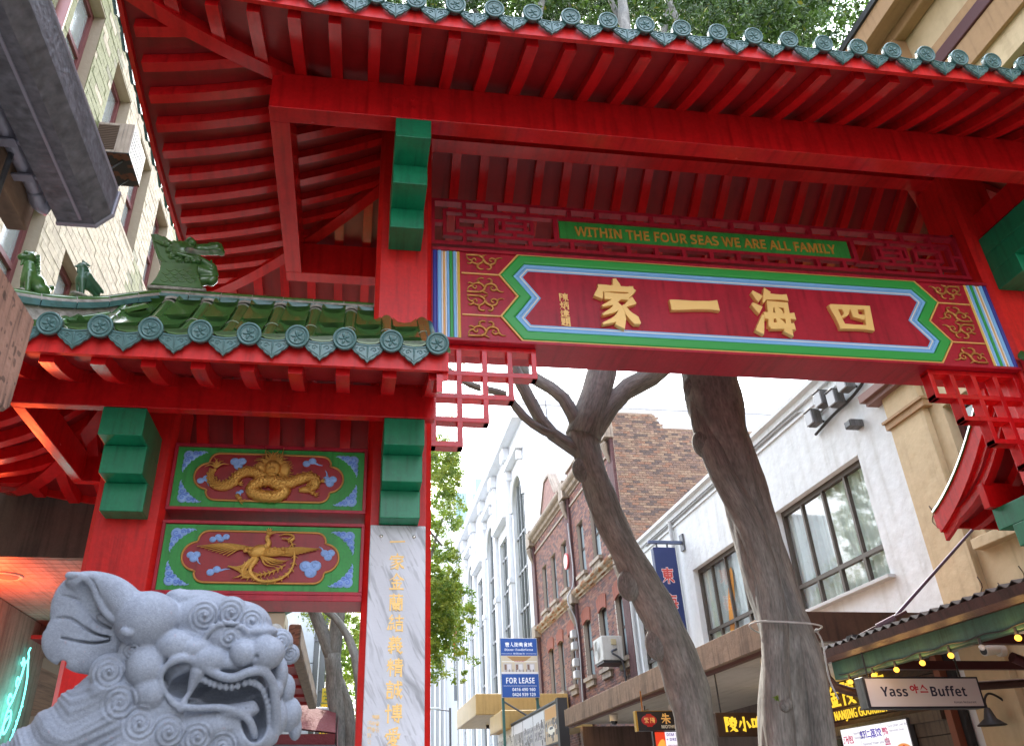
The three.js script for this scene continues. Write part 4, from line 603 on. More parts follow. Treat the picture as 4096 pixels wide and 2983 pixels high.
    // lips
    chain(spl([q(1420, 1270, 360), q(1350, 1170, 352), q(1325, 1090, 350), q(1345, 1020, 366), q(1420, 955, 390)], 12), 17, 16, 24); const up = spl([q(1400, 965, 384), q(1455, 945, 394), q(1520, 945, 400), q(1640, 1000, 420), q(1760, 1085, 440), q(1900, 1125, 460), q(2040, 1085, 480), q(2160, 1090, 475), q(2240, 1200, 430), q(2275, 1360, 370), q(2290, 1520, 310), q(2275, 1650, 270)], 40); chain(up, 26, 24, 38);
    const dn = spl([q(1400, 1245, 350), q(1460, 1305, 370), q(1600, 1340, 390), q(1800, 1352, 405), q(1950, 1392, 405), q(2060, 1480, 380), q(2110, 1600, 330)], 24); chain(dn, 22, 20, 30);
    // teeth, fangs, tongue
    const tt = spl([q(1650, 1110, 385), q(1760, 1165, 400), q(1900, 1195, 420), q(2050, 1165, 430), q(2140, 1210, 420), q(2200, 1330, 370), q(2225, 1450, 320), q(2235, 1560, 280)], 21);
    for (const [x, y, z] of tt) add([x, y, z], [27, 34, 30], sdEll([x, y - 4, z], [24, 33, 26]), 3);
    cap(q(1615, 1060, 390), q(1545, 1275, 360), 62, 10, 8); cap(q(1500, 1330, 370), q(1570, 1190, 370), 40, 8, 8);
    ell(q(1960, 1400, 300), [190, 70, 130], 20); cap(q(1800, 1390, 280), q(2080, 1370, 330), 34, 48, 20); cutcap(q(1850, 1400, 385), q(2060, 1375, 400), 10);
    // ear
    ell(q(1190, 610, 200), [272, 240, 230], 30); ell(q(1170, 470, 130), [165, 105, 160], 30);
    chain(spl([q(575, 250, 60), q(720, 275, 90), q(880, 350, 120), q(1010, 480, 160)], 8), 70, 30, 150); ell(q(800, 320, 60), [220, 90, 70], 40);
    ell(q(610, 470, 20), [215, 290, 60], 30); ell(q(580, 720, 30), [225, 230, 62], 24); ell(q(780, 850, 50), [270, 175, 78], 24); ell(q(870, 720, 60), [190, 190, 90], 30);
    cut(q(690, 430, 150), [115, 190, 92], 30); cut(q(800, 580, 190), [80, 110, 90], 20);
    chain(spl([q(525, 205, 110), q(640, 222, 130), q(730, 305, 155), q(790, 430, 180), q(860, 540, 205), q(950, 608, 235), q(1040, 625, 290), q(1088, 668, 345), q(1060, 716, 370), q(1010, 700, 370)], 30), 33, 8);
    for (const g of [[[470, 365], [620, 415], [730, 530], [800, 610], [900, 660]], [[400, 560], [560, 560], [680, 640], [780, 700], [900, 735]], [[520, 718], [660, 755], [780, 775], [900, 762]]]) { const c = spl(g.map(([x, y]) => q(x, y, 0)), 12); for (let i = 0; i < c.length - 1; i++) { const f = (p) => [p[0], p[1], 100]; const a = f(c[i]), b = f(c[i + 1]); add([(a[0] + b[0]) / 2, (a[1] + b[1]) / 2, 100], [40, 40, 80], ((A, Bb) => { const dx = Bb[0] - A[0], dy = Bb[1] - A[1], L = dx * dx + dy * dy; return (x, y, z) => { const t = clamp(((x - A[0]) * dx + (y - A[1]) * dy) / L); return z < 0 ? 50 : Math.hypot(x - A[0] - dx * t, y - A[1] - dy * t) - 9 + (z < 55 ? 20 : 0); }; })(a, b), 12, 1); } }
    for (const [x, y, r] of [[355, 625, 30], [540, 925, 34]]) cut(q(x, y, 20), [r, r * 0.8, 200], 14);
    // curls
    const curls = [[1085, 855, 190, 105, 1], [920, 1015, 210, 150, -1], [1020, 1255, 240, 165, -1], [1185, 1425, 270, 160, -1], [1415, 1510, 300, 155, -1], [1640, 1570, 320, 145, -1], [1850, 1660, 310, 130, -1], [1655, 600, 232, 150, -1], [1880, 590, 250, 148, -1], [2065, 670, 240, 128, -1], [2335, 850, 130, 115, 1], [2430, 960, 80, 90, 1]];
    for (const [x, y, z, r] of curls) ell(q(x, y, z - r * (y < 700 ? 0.1 : 0.16)), [r * 1.08, r * 1.04, r * 0.72], y < 700 ? 44 : 16);
    ell(q(900, 1150, 190), [135, 110, 110], 20); ell(q(980, 1330, 200), [150, 120, 120], 20); cap(q(1350, 1450, 220), q(1150, 1400, 220), 110, 110, 20);
    for (const [x, y, z, r, d] of curls) { const c = q(x, y, z); add(c, [r * 1.1, r * 1.1, r * 1.1], spiral(c, r, r * 0.29, 8.5, d), 0, 2); if (r > 100) { cap(q(x, y - 4, z + r * 0.84), q(x, y - 4, z + r * 0.9), 20, 10, 6); } }
    add(q(1865, 800, 330), [110, 100, 120], spiral(q(1865, 800, 330), 86, 46, 13, 1, 1.4), 0, 2);
    // combed mane strands
    add(q(500, 1560, 100), [950, 560, 600], (x, y, z) => { const X = x + 1300, Yy = 1000 - y; if (z < -200 || Yy < 1040 || X > 1080) return 0; const s = Yy - 120 * Math.sin((X - 120) / 250) + Math.max(0, 640 - X) * 0.85 + 14 * Math.sin(X / 90 + Yy / 60), w = sstep(1100, 960, X) * sstep(1060, 1130, Yy) * sstep(120, 300, X + (Yy - 1200) * 0.4), lump = 16 * Math.sin(2 * Math.PI * s / 300); return w * (11 * Math.cos(2 * Math.PI * s / 58) * (0.6 + 0.4 * Math.sin(s / 150 + X / 300)) + lump); }, 0, 2);
  });
  const hg = buv(head.scale(0.000287, 0.000287, 0.000287)); P('head', hg, STONE, lion);
  const inv = new THREE.Matrix4().compose(lion.position, lion.quaternion, V(1, 1, 1)).invert();
  const chest = new THREE.SphereGeometry(1, 40, 28).scale(0.3, 0.5, 0.24).translate(-0.62, 1.42, -2.42).applyMatrix4(inv); P('body', buv(chest), STONE, lion);
  P('plinth', B(-1.15, -0.1, 0, 0.98, -2.85, -2.0, 0.02).applyMatrix4(inv), STONE, lion);
}

// ================================================================ glazed ridge ornaments (parts of the gate)
{
  const RB = G('ridge_dragon_head', gate, 'glazed green dragon head with open jaws on the side roof ridge');
  const D = (X, Y, z = 0) => [-1.751 + 0.3115e-3 * (X - 165) + 6.38e-5 * (Y - 150), 5.683 + 1.36e-5 * (X - 165) - 3.957e-4 * (Y - 150), -5.42 + z];
  const flat = (pts, z0, z1, bev) => { const g = ext(shapeOf(pts.map(([x, y]) => D(x, y).slice(0, 2))), z1 - z0, bev); g.translate(0, 0, -5.42 + z0); return g; };
  P('neck', flat([[450, 880], [430, 1040], [335, 1240], [205, 1390], [1415, 1485], [1335, 1250], [1285, 1090], [1300, 900]], -0.075, 0.075, 0.008), GLAZE, RB);
  { const gs = []; for (let r = 0; r < 4; r++) for (let k = 0; k < 4; k++) { const X = 560 + k * 205 - (r % 2) * 90 - r * 15, Y = 1040 + r * 85; if (X > 1150) continue; gs.push(tube([0, 1, 2, 3, 4].map((i) => V(...D(X + i * 50, Y + Math.sin(i / 4 * Math.PI) * 52, 0.083))), 0.0045, 8, 5)); } P('neck_scale', merge(gs), GLAZEB, RB); }
  const hd = sculpt([-1.83, 5.16, -5.6], [-1.12, 5.76, -5.24], 0.0045, (add) => {
    const e = (X, Y, z, a, b, c, k = 0.012) => { const p = D(X, Y, z); add(p, [a, b, c], sdEll(p, [a, b, c]), k); }, cp = (A, Bb, r0, r1, k = 0.012) => { const a = D(...A), b = D(...Bb), m = Math.max(r0, r1); add([0, 1, 2].map((i) => (a[i] + b[i]) / 2), [0, 1, 2].map((i) => Math.abs(a[i] - b[i]) / 2 + m), sdCap(a, b, r0, r1), k); }, ct = (X, Y, z, a, b, c, k = 0.006) => { const p = D(X, Y, z); add(p, [a, b, c], sdEll(p, [a, b, c]), k, 1); };
    const poly = [[165, 150], [330, 148], [520, 210], [700, 315], [900, 330], [1300, 870], [1100, 985], [860, 1000], [650, 960], [480, 880], [330, 720], [240, 480]].map(([x, y]) => D(x, y));
    add(D(700, 600), [0.33, 0.2, 0.1], (x, y, z) => { let ins = false, dm = 1; for (let i = 0, j = poly.length - 1; i < poly.length; j = i++) { const a = poly[i], b = poly[j]; if ((a[1] > y) !== (b[1] > y) && x < (b[0] - a[0]) * (y - a[1]) / (b[1] - a[1]) + a[0]) ins = !ins; const ex = b[0] - a[0], ey = b[1] - a[1], t = clamp(((x - a[0]) * ex + (y - a[1]) * ey) / (ex * ex + ey * ey)); dm = Math.min(dm, Math.hypot(x - a[0] - ex * t, y - a[1] - ey * t)); } const d2 = ins ? -dm : dm, w = Math.abs(z + 5.42) - 0.07; return Math.max(d2, w) + (d2 > -0.02 && w > -0.02 ? 0.004 : 0); }, 0.006);
    e(900, 520, 0, 0.14, 0.11, 0.105); cp([1050, 430, 0], [1450, 390, 0], 0.06, 0.045); cp([1450, 390, 0], [1780, 340, 0], 0.045, 0.05); e(1640, 310, 0, 0.035, 0.03, 0.045); cp([1450, 430, 0], [1830, 440, 0], 0.04, 0.045);
    ct(1500, 590, 0, 0.17, 0.05, 0.2); ct(1720, 600, 0, 0.1, 0.06, 0.2); cp([1050, 640, 0.03], [1330, 690, 0.04], 0.03, 0.026); cp([1330, 690, 0.04], [1560, 820, 0.03], 0.026, 0.03); e(1640, 870, 0, 0.04, 0.045, 0.06); cp([1640, 880, 0], [1700, 1000, 0], 0.035, 0.03); cp([1300, 950, 0], [1600, 1000, 0], 0.07, 0.05); cp([1380, 1150, 0], [1650, 1120, 0], 0.045, 0.04); e(1600, 1190, 0, 0.03, 0.03, 0.04); cp([1350, 1180, 0.0], [1400, 1240, 0], 0.03, 0.012);
    cp([1615, 800, 0.03], [1642, 700, 0.03], 0.018, 0.006, 0.004); e(1200, 370, 0.075, 0.032, 0.03, 0.03, 0.006); for (let i = 0; i < 5; i++) e(1060 + i * 45, 330 - Math.sin(i / 4 * 3.14) * 70, 0.04, 0.018, 0.02, 0.05, 0.004); e(600, 430, 0.08, 0.036, 0.034, 0.026, 0.006); cp([760, 390, 0.07], [860, 380, 0.07], 0.025, 0.01, 0.006); cp([300, 350, 0.07], [480, 420, 0.08], 0.012, 0.02, 0.006);
    cp([850, 700, 0.1], [1380, 775, 0.07], 0.02, 0.012, 0.006);
    const cu = [[640, 580, 0.03], [720, 705, 0.036], [880, 800, 0.03], [1070, 815, 0.028], [1220, 810, 0.027], [1345, 805, 0.024]]; for (const [X, Y, r] of cu) e(X, Y, 0.075, r, r, 0.022, 0.004);
    for (const [X, Y, r] of cu) { const c = D(X, Y, 0.08); add(c, [r, r, 0.03], (x, y, z) => { const rho = Math.hypot(x - c[0], y - c[1]); return z < c[2] - 0.01 || rho > r ? 0 : 0.003 * Math.cos(2 * Math.PI * rho / (r * 0.42)); }, 0, 2); }
    const A = D(900, 700); add(A, [0.25, 0.14, 0.12], (x, y, z) => { if (z < -5.37) return 0; const X = (x + 1.751) / 0.3115e-3 + 165, Y = (5.683 - y) / 3.957e-4 + 150, s = Y - 0.0007 * (X - 900) ** 2 * -1; return Y > 640 && Y < 1010 && s > 860 - 0 ? 0.0022 * Math.cos(s / 44 * 6.28) : 0; }, 0, 2);
    const F = D(400, 260); add(F, [0.1, 0.06, 0.12], (x, y, z) => { if (z < -5.37) return 0; const X = (x + 1.751) / 0.3115e-3 + 165, Y = (5.683 - y) / 3.957e-4 + 150; return 0.0022 * Math.cos((Y - X * 0.42) / 34 * 6.28); }, 0, 2);
  });
  P('dragon_face', buv(hd), GLAZE, RB);
  P('mortar_seat', B(-1.69, -1.25, 5.155, 5.185, -5.5, -5.34, 0.01), MORTAR, RB);
  // two seated creatures on the hip ridge, built facing -x with the base at the origin
  const fig = (paint) => { const g = sculpt([-0.13, -0.02, -0.09], [0.17, 0.34, 0.09], 0.004, (add) => { const e = (c, r, k = 0.012) => add(c, r, sdEll(c, r), k), cp = (a, b, r0, r1, k = 0.012) => { const m = Math.max(r0, r1); add([0, 1, 2].map((i) => (a[i] + b[i]) / 2), [0, 1, 2].map((i) => Math.abs(a[i] - b[i]) / 2 + m), sdCap(a, b, r0, r1), k); }; paint(e, cp, add); }); return buv(g); };
  const beast = fig((e, cp, add) => { e([0.02, 0.09, 0], [0.07, 0.07, 0.055]); cp([-0.02, 0.1, 0], [-0.03, 0.2, 0], 0.055, 0.04); cp([-0.04, 0.13, 0.03], [-0.035, 0.0, 0.035], 0.026, 0.018); cp([-0.04, 0.13, -0.03], [-0.035, 0.0, -0.035], 0.026, 0.018); e([0.06, 0.045, 0.03], [0.055, 0.045, 0.03]); e([0.06, 0.045, -0.03], [0.055, 0.045, 0.03]); cp([0.08, 0.05, 0], [0.135, 0.1, 0], 0.03, 0.018); e([-0.045, 0.265, 0], [0.05, 0.045, 0.042]); e([-0.085, 0.25, 0], [0.03, 0.022, 0.032], 0.008); cp([-0.075, 0.23, 0], [-0.085, 0.19, 0], 0.016, 0.006, 0.006); for (let i = 0; i < 7; i++) e([0.01 + i * 0.003, 0.29 - i * 0.022, 0], [0.016, 0.015, 0.035], 0.004); cp([-0.07, 0.3, 0], [-0.02, 0.305, 0], 0.012, 0.016, 0.006); e([-0.08, 0.275, 0.03], [0.014, 0.012, 0.012], 0.004); });
  const bird = fig((e, cp, add) => { e([0.02, 0.12, 0], [0.055, 0.055, 0.042]); cp([-0.02, 0.13, 0], [-0.02, 0.2, 0], 0.045, 0.03); cp([-0.03, 0.12, 0.02], [-0.02, 0.0, 0.026], 0.024, 0.012); cp([-0.03, 0.12, -0.02], [-0.02, 0.0, -0.026], 0.024, 0.012); e([-0.03, 0.235, 0], [0.034, 0.03, 0.028]); cp([-0.055, 0.23, 0], [-0.085, 0.215, 0], 0.014, 0.004, 0.006); cp([-0.055, 0.215, 0], [-0.06, 0.18, 0], 0.01, 0.006, 0.005); for (let i = 0; i < 5; i++) cp([-0.025, 0.255, 0], [-0.03 + i * 0.014, 0.29 - i * 0.006, 0], 0.01, 0.005, 0.005); for (const s of [-1, 1]) { cp([0.0, 0.155, s * 0.035], [0.12, 0.075, s * 0.03], 0.028, 0.012, 0.006); cp([0.0, 0.14, s * 0.038], [0.1, 0.06, s * 0.03], 0.02, 0.01, 0.006); } cp([0.05, 0.09, 0], [0.15, 0.012, 0], 0.026, 0.012); for (let i = 0; i < 5; i++) e([0.0 + i * 0.006, 0.23 - i * 0.018, 0], [0.014, 0.012, 0.03], 0.004); add([0.06, 0.11, 0.04], [0.08, 0.06, 0.03], (x, y, z) => 0.0016 * Math.cos((x * 0.7 + y) / 0.011 * 6.28), 0, 2); });
  for (const [g, t, y, nm, lb, mat] of [[beast, 0.64, 4.675, 'ridge_beast', 'small glazed green seated beast on the hip ridge', GLAZE], [bird, 0.40, 4.83, 'ridge_bird', 'small glazed green phoenix on the hip ridge', MP(rgb(0.035, 0.11, 0.06), 0.32, { clearcoat: 0.3 })]]) { const m = P(nm, g, mat, gate, lb); m.position.set(-1.6 - t, y, -5.42 + t); m.rotation.set(0, Math.PI / 4, 0.12, 'YXZ'); const s = new THREE.SphereGeometry(0.05, 10, 6).scale(1.6, 0.35, 0.9); const w = P('mortar_seat', buv(s), MORTAR, gate); w.position.set(-1.6 - t - 0.01, y - 0.005, -5.42 + t + 0.01); w.rotation.y = Math.PI / 4; }
}

// ================================================================ pigeon resting behind the bracket
{
  const g = sculpt([-0.2, -0.02, -0.09], [0.18, 0.16, 0.09], 0.005, (add) => { const e = (c, r, k = 0.02) => add(c, r, sdEll(c, r), k); e([0, 0.065, 0], [0.1, 0.058, 0.062]); e([0.085, 0.1, 0], [0.045, 0.04, 0.04]); e([0.12, 0.125, 0], [0.03, 0.027, 0.025]); const a = [-0.06, 0.055, 0], b = [-0.18, 0.02, 0]; add([-0.12, 0.04, 0], [0.1, 0.06, 0.05], sdCap(a, b, 0.04, 0.016), 0.02); add([0.15, 0.12, 0], [0.03, 0.02, 0.02], sdCap([0.14, 0.122, 0], [0.165, 0.117, 0], 0.008, 0.003), 0.005); });
  const bd = thing('pigeon', 'dark grey pigeon huddled beside the green bracket of the far column', 'bird', [5.62, 6.25, -5.4]); bd.rotation.y = 0.2;
  P('body', buv(g), M(rgb(0.035, 0.037, 0.045), 0.7, { bumpMap: rep(T.fine, 8), bumpScale: 0.004 }), bd);
  for (const s of [-1, 1]) { const w = new THREE.SphereGeometry(1, 14, 8).scale(0.1, 0.04, 0.016); w.rotateZ(0.2); w.translate(-0.04, 0.075, s * 0.055); P('wing', w, M(rgb(0.05, 0.052, 0.06), 0.75), bd); }
}
// ================================================================ wall and brick builders
const UNIT = new THREE.BoxGeometry(1, 1, 1);
// wall in a plane x = at (poly and holes in z,y) with thickness to +x (or -x)
function wallX(at, thick, poly, holes = []) { const s = shapeOf(poly.map(([z, y]) => [-z, y])); for (const [z0, z1, y0, y1] of holes) s.holes.push(new THREE.Path([[-z0, y0], [-z0, y1], [-z1, y1], [-z1, y0]].map(([a, b]) => new THREE.Vector2(a, b)))); const g = new THREE.ExtrudeGeometry(s, { depth: Math.abs(thick), bevelEnabled: false }); g.rotateY(Math.PI / 2); g.translate(thick > 0 ? at : at + thick, 0, 0); return buv(g); }
function wallZ(at, thick, poly, holes = []) { const s = shapeOf(poly); for (const [z0, z1, y0, y1] of holes) s.holes.push(new THREE.Path([[z0, y0], [z0, y1], [z1, y1], [z1, y0]].map(([a, b]) => new THREE.Vector2(a, b)))); const g = new THREE.ExtrudeGeometry(s, { depth: Math.abs(thick), bevelEnabled: false }); g.translate(0, 0, thick > 0 ? at : at + thick); return buv(g); }
const brickGrain = tex(128, (u, v) => { const k = 0.9 + 0.22 * (fbm(u, v, 8, 4, 66) - 0.5) * 2 * 0.7; return [k, k, k]; });
// o: plane 'x'|'z', at, dir (+1/-1 proud direction), u0,u1,v0,v1, bl,bh,jt, depth, holes, cols, pref(u,v), keep(u,v), n
function bricks(par, o) {
  const list = [], rows = Math.floor((o.v1 - o.v0) / (o.bh + o.jt));
  for (let r = 0; r < rows; r++) {
    const v = o.v0 + r * (o.bh + o.jt), vm = v + o.bh / 2; let iv = [[o.u0, o.u1]];
    for (const [a, b, c, d] of o.holes ?? []) if (vm > c && vm < d) iv = iv.flatMap(([p, q]) => [[p, Math.min(q, a)], [Math.max(p, b), q]].filter(([x, y]) => y - x > 0.03));
    for (const [p, q] of iv) { let k = Math.floor((p - o.u0) / (o.bl + o.jt)) - 1; for (; ; k++) { let a = o.u0 + (k + (r % 2) * 0.5) * (o.bl + o.jt), b = a + o.bl; if (a > q) break; a = Math.max(a, p); b = Math.min(b, q); if (b - a < 0.03) continue; const um = (a + b) / 2; if (o.keep && !o.keep(um, vm)) continue; list.push([a, b, v, v + o.bh, o.col ? o.col(um, vm, r, k) : Math.floor(h2(r, k, o.seed ?? 1) * o.cols.length), o.pref(um, vm)]); } }
  }
  list.sort((a, b) => a[5] - b[5]);
  const mats = o.cols.map((c) => M(rgb(...c), 0.85, { map: brickGrain, bumpMap: rep(T.fine, 1), bumpScale: 0.003 })), n = o.n ?? 300, pos = [], nor = [], col = [], idx = [];
  const bp = UNIT.attributes.position.array, bn = UNIT.attributes.normal.array, bi = UNIT.index.array;
  list.forEach(([a, b, c, d, m], i) => {
    const w = b - a, h = d - c, um = (a + b) / 2, vm = (c + d) / 2, dep = o.depth * (0.85 + 0.3 * h2(i, 7, 3)), cw = o.at + o.dir * dep / 2;
    const P3 = o.plane === 'x' ? [cw, vm, um] : [um, vm, cw], S3 = o.plane === 'x' ? [dep, h, w] : [w, h, dep];
    if (i < n) { const q = P('brick', UNIT, mats[m], par); q.position.set(...P3); q.scale.set(...S3); return; }
    const base = pos.length / 3, cc = o.cols[m], j = 0.92 + 0.16 * h2(i, 3, 9);
    for (let k = 0; k < 24; k++) { pos.push(P3[0] + bp[k * 3] * S3[0], P3[1] + bp[k * 3 + 1] * S3[1], P3[2] + bp[k * 3 + 2] * S3[2]); nor.push(bn[k * 3], bn[k * 3 + 1], bn[k * 3 + 2]); col.push(cc[0] * j, cc[1] * j, cc[2] * j); }
    for (const k of bi) idx.push(base + k);
  });
  if (pos.length) { const g = new THREE.BufferGeometry(); g.setAttribute('position', new THREE.Float32BufferAttribute(pos, 3)); g.setAttribute('normal', new THREE.Float32BufferAttribute(nor, 3)); g.setAttribute('color', new THREE.Float32BufferAttribute(col, 3)); g.setIndex(idx); const uv = new Float32Array(pos.length / 3 * 2); for (let i = 0; i < pos.length / 3; i++) { uv[i * 2] = pos[i * 3] + pos[i * 3 + 2]; uv[i * 2 + 1] = pos[i * 3 + 1]; } g.setAttribute('uv', new THREE.BufferAttribute(uv, 2)); stuff(P('brickwork', g, new THREE.MeshStandardMaterial({ vertexColors: true, roughness: 0.85, map: rep(brickGrain, 2), bumpMap: rep(T.fine, 3), bumpScale: 0.003 }), par)); }
}
const GLASS = MP('#ffffff', 0.03, { transmission: 1, thickness: 0, ior: 1.5, specularIntensity: 1 });
const GLASSDIRTY = MP(rgb(0.82, 0.87, 0.86), 0.12, { transmission: 0.75, thickness: 0, ior: 1.5, bumpMap: rep(T.fine, 2), bumpScale: 0.001 });
const ROOM = M(rgb(0.34, 0.31, 0.28), 0.9);
T.plaster = tex(512, (u, v) => { const n = fbm(u, v, 5, 5, 15) - 0.5, f = fbm(u, v, 48, 3, 2) - 0.5, st = Math.pow(fb2(u, v, 26, 3, 4, 33), 5), k = 0.93 + 0.07 * n + 0.05 * f - 0.22 * st; return [k, k * (1 - 0.02 * st), k * (1 - 0.06 * st)]; });
T.plB = tex(256, (u, v) => fbm(u, v, 10, 5, 71), false);
const PLW = M(rgb(0.80, 0.82, 0.83), 0.8, { map: rep(T.plaster, 0.22), bumpMap: rep(T.plB, 0.8), bumpScale: 0.01 });
const PLCREAM = M(rgb(0.62, 0.47, 0.28), 0.82, { map: rep(T.plaster, 0.3), bumpMap: rep(T.plB, 0.9), bumpScale: 0.008 });
T.conc = tex(512, (u, v) => { const n = fbm(u, v, 6, 5, 25) - 0.5, st = Math.pow(fb2(u, v, 40, 2, 4, 53), 3), sp = fbm(u, v, 100, 2, 4) - 0.5; const k = 0.9 + 0.2 * n - 0.45 * st + 0.1 * sp; return [k, k * 0.99, k * 0.97]; });
const TAN = M(rgb(0.36, 0.235, 0.16), 0.85, { map: rep(T.conc, 0.5, 0.9), bumpMap: rep(T.plB, 2), bumpScale: 0.004 });
const STEELG = M(rgb(0.13, 0.135, 0.15), 0.5, { metalness: 0.6, bumpMap: rep(T.fine, 2), bumpScale: 0.002 });
const BLACK = M(rgb(0.02, 0.02, 0.022), 0.5);
const MAROON = M(rgb(0.07, 0.014, 0.016), 0.5, { bumpMap: rep(T.paintB, 1), bumpScale: 0.002 });

// ================================================================ street awning overhead on the near left, with gutter
{
  T.galv = tex(512, (u, v) => { const n = fbm(u, v, 24, 4, 81), m = fb2(u, v, 8, 40, 3, 12), k = 0.44 + 0.2 * (n - 0.5) + 0.1 * (m - 0.5); return [k * 0.97, k * 0.98, k * 1.04]; });
  const GALV = M('#ffffff', 0.5, { metalness: 0.45, map: rep(T.galv, 2.2), bumpMap: rep(T.fine, 3), bumpScale: 0.002 }), GALVL = M(rgb(0.36, 0.36, 0.43), 0.38, { metalness: 0.5, bumpMap: rep(T.fine, 4), bumpScale: 0.001 });
  const aw = thing('street_awning', 'street awning corner with galvanised box gutter and tan edge beam overhead', 'awning', [-0.955, 0, -2.05]);
  const bx = (n, x0, x1, y0, y1, z0, z1, m, r = 0.006) => P(n, B(x0 + 0.9, x1 + 0.9, y0, y1, z0 + 2.05, z1 + 2.05, r), m, aw);
  const prof = [[-0.905, 3.3], [-0.9, 3.2], [-0.79, 3.2], [-0.75, 3.245], [-0.745, 3.335], [-0.754, 3.335], [-0.759, 3.25], [-0.795, 3.209], [-0.892, 3.209], [-0.896, 3.3]];
  const gg = ext(shapeOf(prof.map(([x, y]) => [x + 0.9, y])), 3.1, 0); gg.translate(0, 0, -0.02); P('gutter', gg, GALV, aw);
  bx('gutter_lip', -0.757, -0.742, 3.33, 3.342, -2.06, 1.1, GALVL, 0.004);
  P('gutter_end', ext(shapeOf([[-0.905, 3.335], [-0.902, 3.199], [-0.789, 3.199], [-0.748, 3.245], [-0.743, 3.335]].map(([x, y]) => [x + 0.9, y])), 0.012, 0.003).translate(0, 0, -0.035), GALVL, aw);
  P('gutter_rib', B(-0.83 + 0.9, -0.822 + 0.9, 3.196, 3.202, 0, 3.1), GALVL, aw);
  bx('edge_beam', -1.045, -0.985, 3.17, 3.4, -2.09, 1.0, TAN); bx('soffit', -3.3, -1.045, 3.3, 3.33, -2.0, 1.0, M(rgb(0.42, 0.42, 0.42), 0.8, { map: rep(T.conc, 0.6) })); bx('roof_sheet', -3.3, -0.86, 3.4, 3.42, -2.06, 1.0, GALV, 0.004);
  P('downpipe', rod(V(-0.055, 3.262, 0.02), V(-0.055, 3.262, 1.2), 0.024, 14), GALVL, aw); P('downpipe_elbow', tube([V(-0.055, 3.262, 0.05), V(-0.055, 3.25, 0.0), V(-0.03, 3.245, -0.02)], 0.026, 8, 12), GALVL, aw);
  for (const z of [0.12, 0.26]) { P('pipe_clamp', B(-0.085, -0.025, 3.228, 3.236, z, z + 0.03, 0.002), GALVL, aw); P('pipe_clamp', B(-0.025, 0.0, 3.23, 3.238, z + 0.008, z + 0.022, 0.002), GALVL, aw); }
}
{ // board hanging below it
  T.salm = tex(512, (u, v) => { const n = fbm(u, v, 5, 5, 91) - 0.5, s = Math.pow(fb2(u + v * 0.05, v, 60, 5, 3, 14), 4), d = fbm(u, v, 30, 2, 5) > 0.74 ? 0.22 : 0; const k = 0.72 + 0.12 * n - 0.5 * s - d; return [k, k * 0.78, k * 0.68]; });
  const sb = thing('hanging_board', 'weathered salmon pink board with a chamfered end below the awning', 'board', [-0.97, 2.58, -2.127]);
  P('board', ext(shapeOf([[0, 0.02], [-0.02, 0], [-1.1, 0], [-1.1, 0.294], [0, 0.294]]), 0.09, 0.006).rotateY(Math.PI / 2).translate(-0.09, 0, 0), M('#ffffff', 0.6, { map: rep(T.salm, 1.6), bumpMap: rep(T.fine, 3), bumpScale: 0.002 }), sb);
  for (const z of [0.3, 0.9]) P('hanger', rod(V(-0.045, 0.29, z), V(-0.045, 0.75, z), 0.008), STEELG, sb);
}

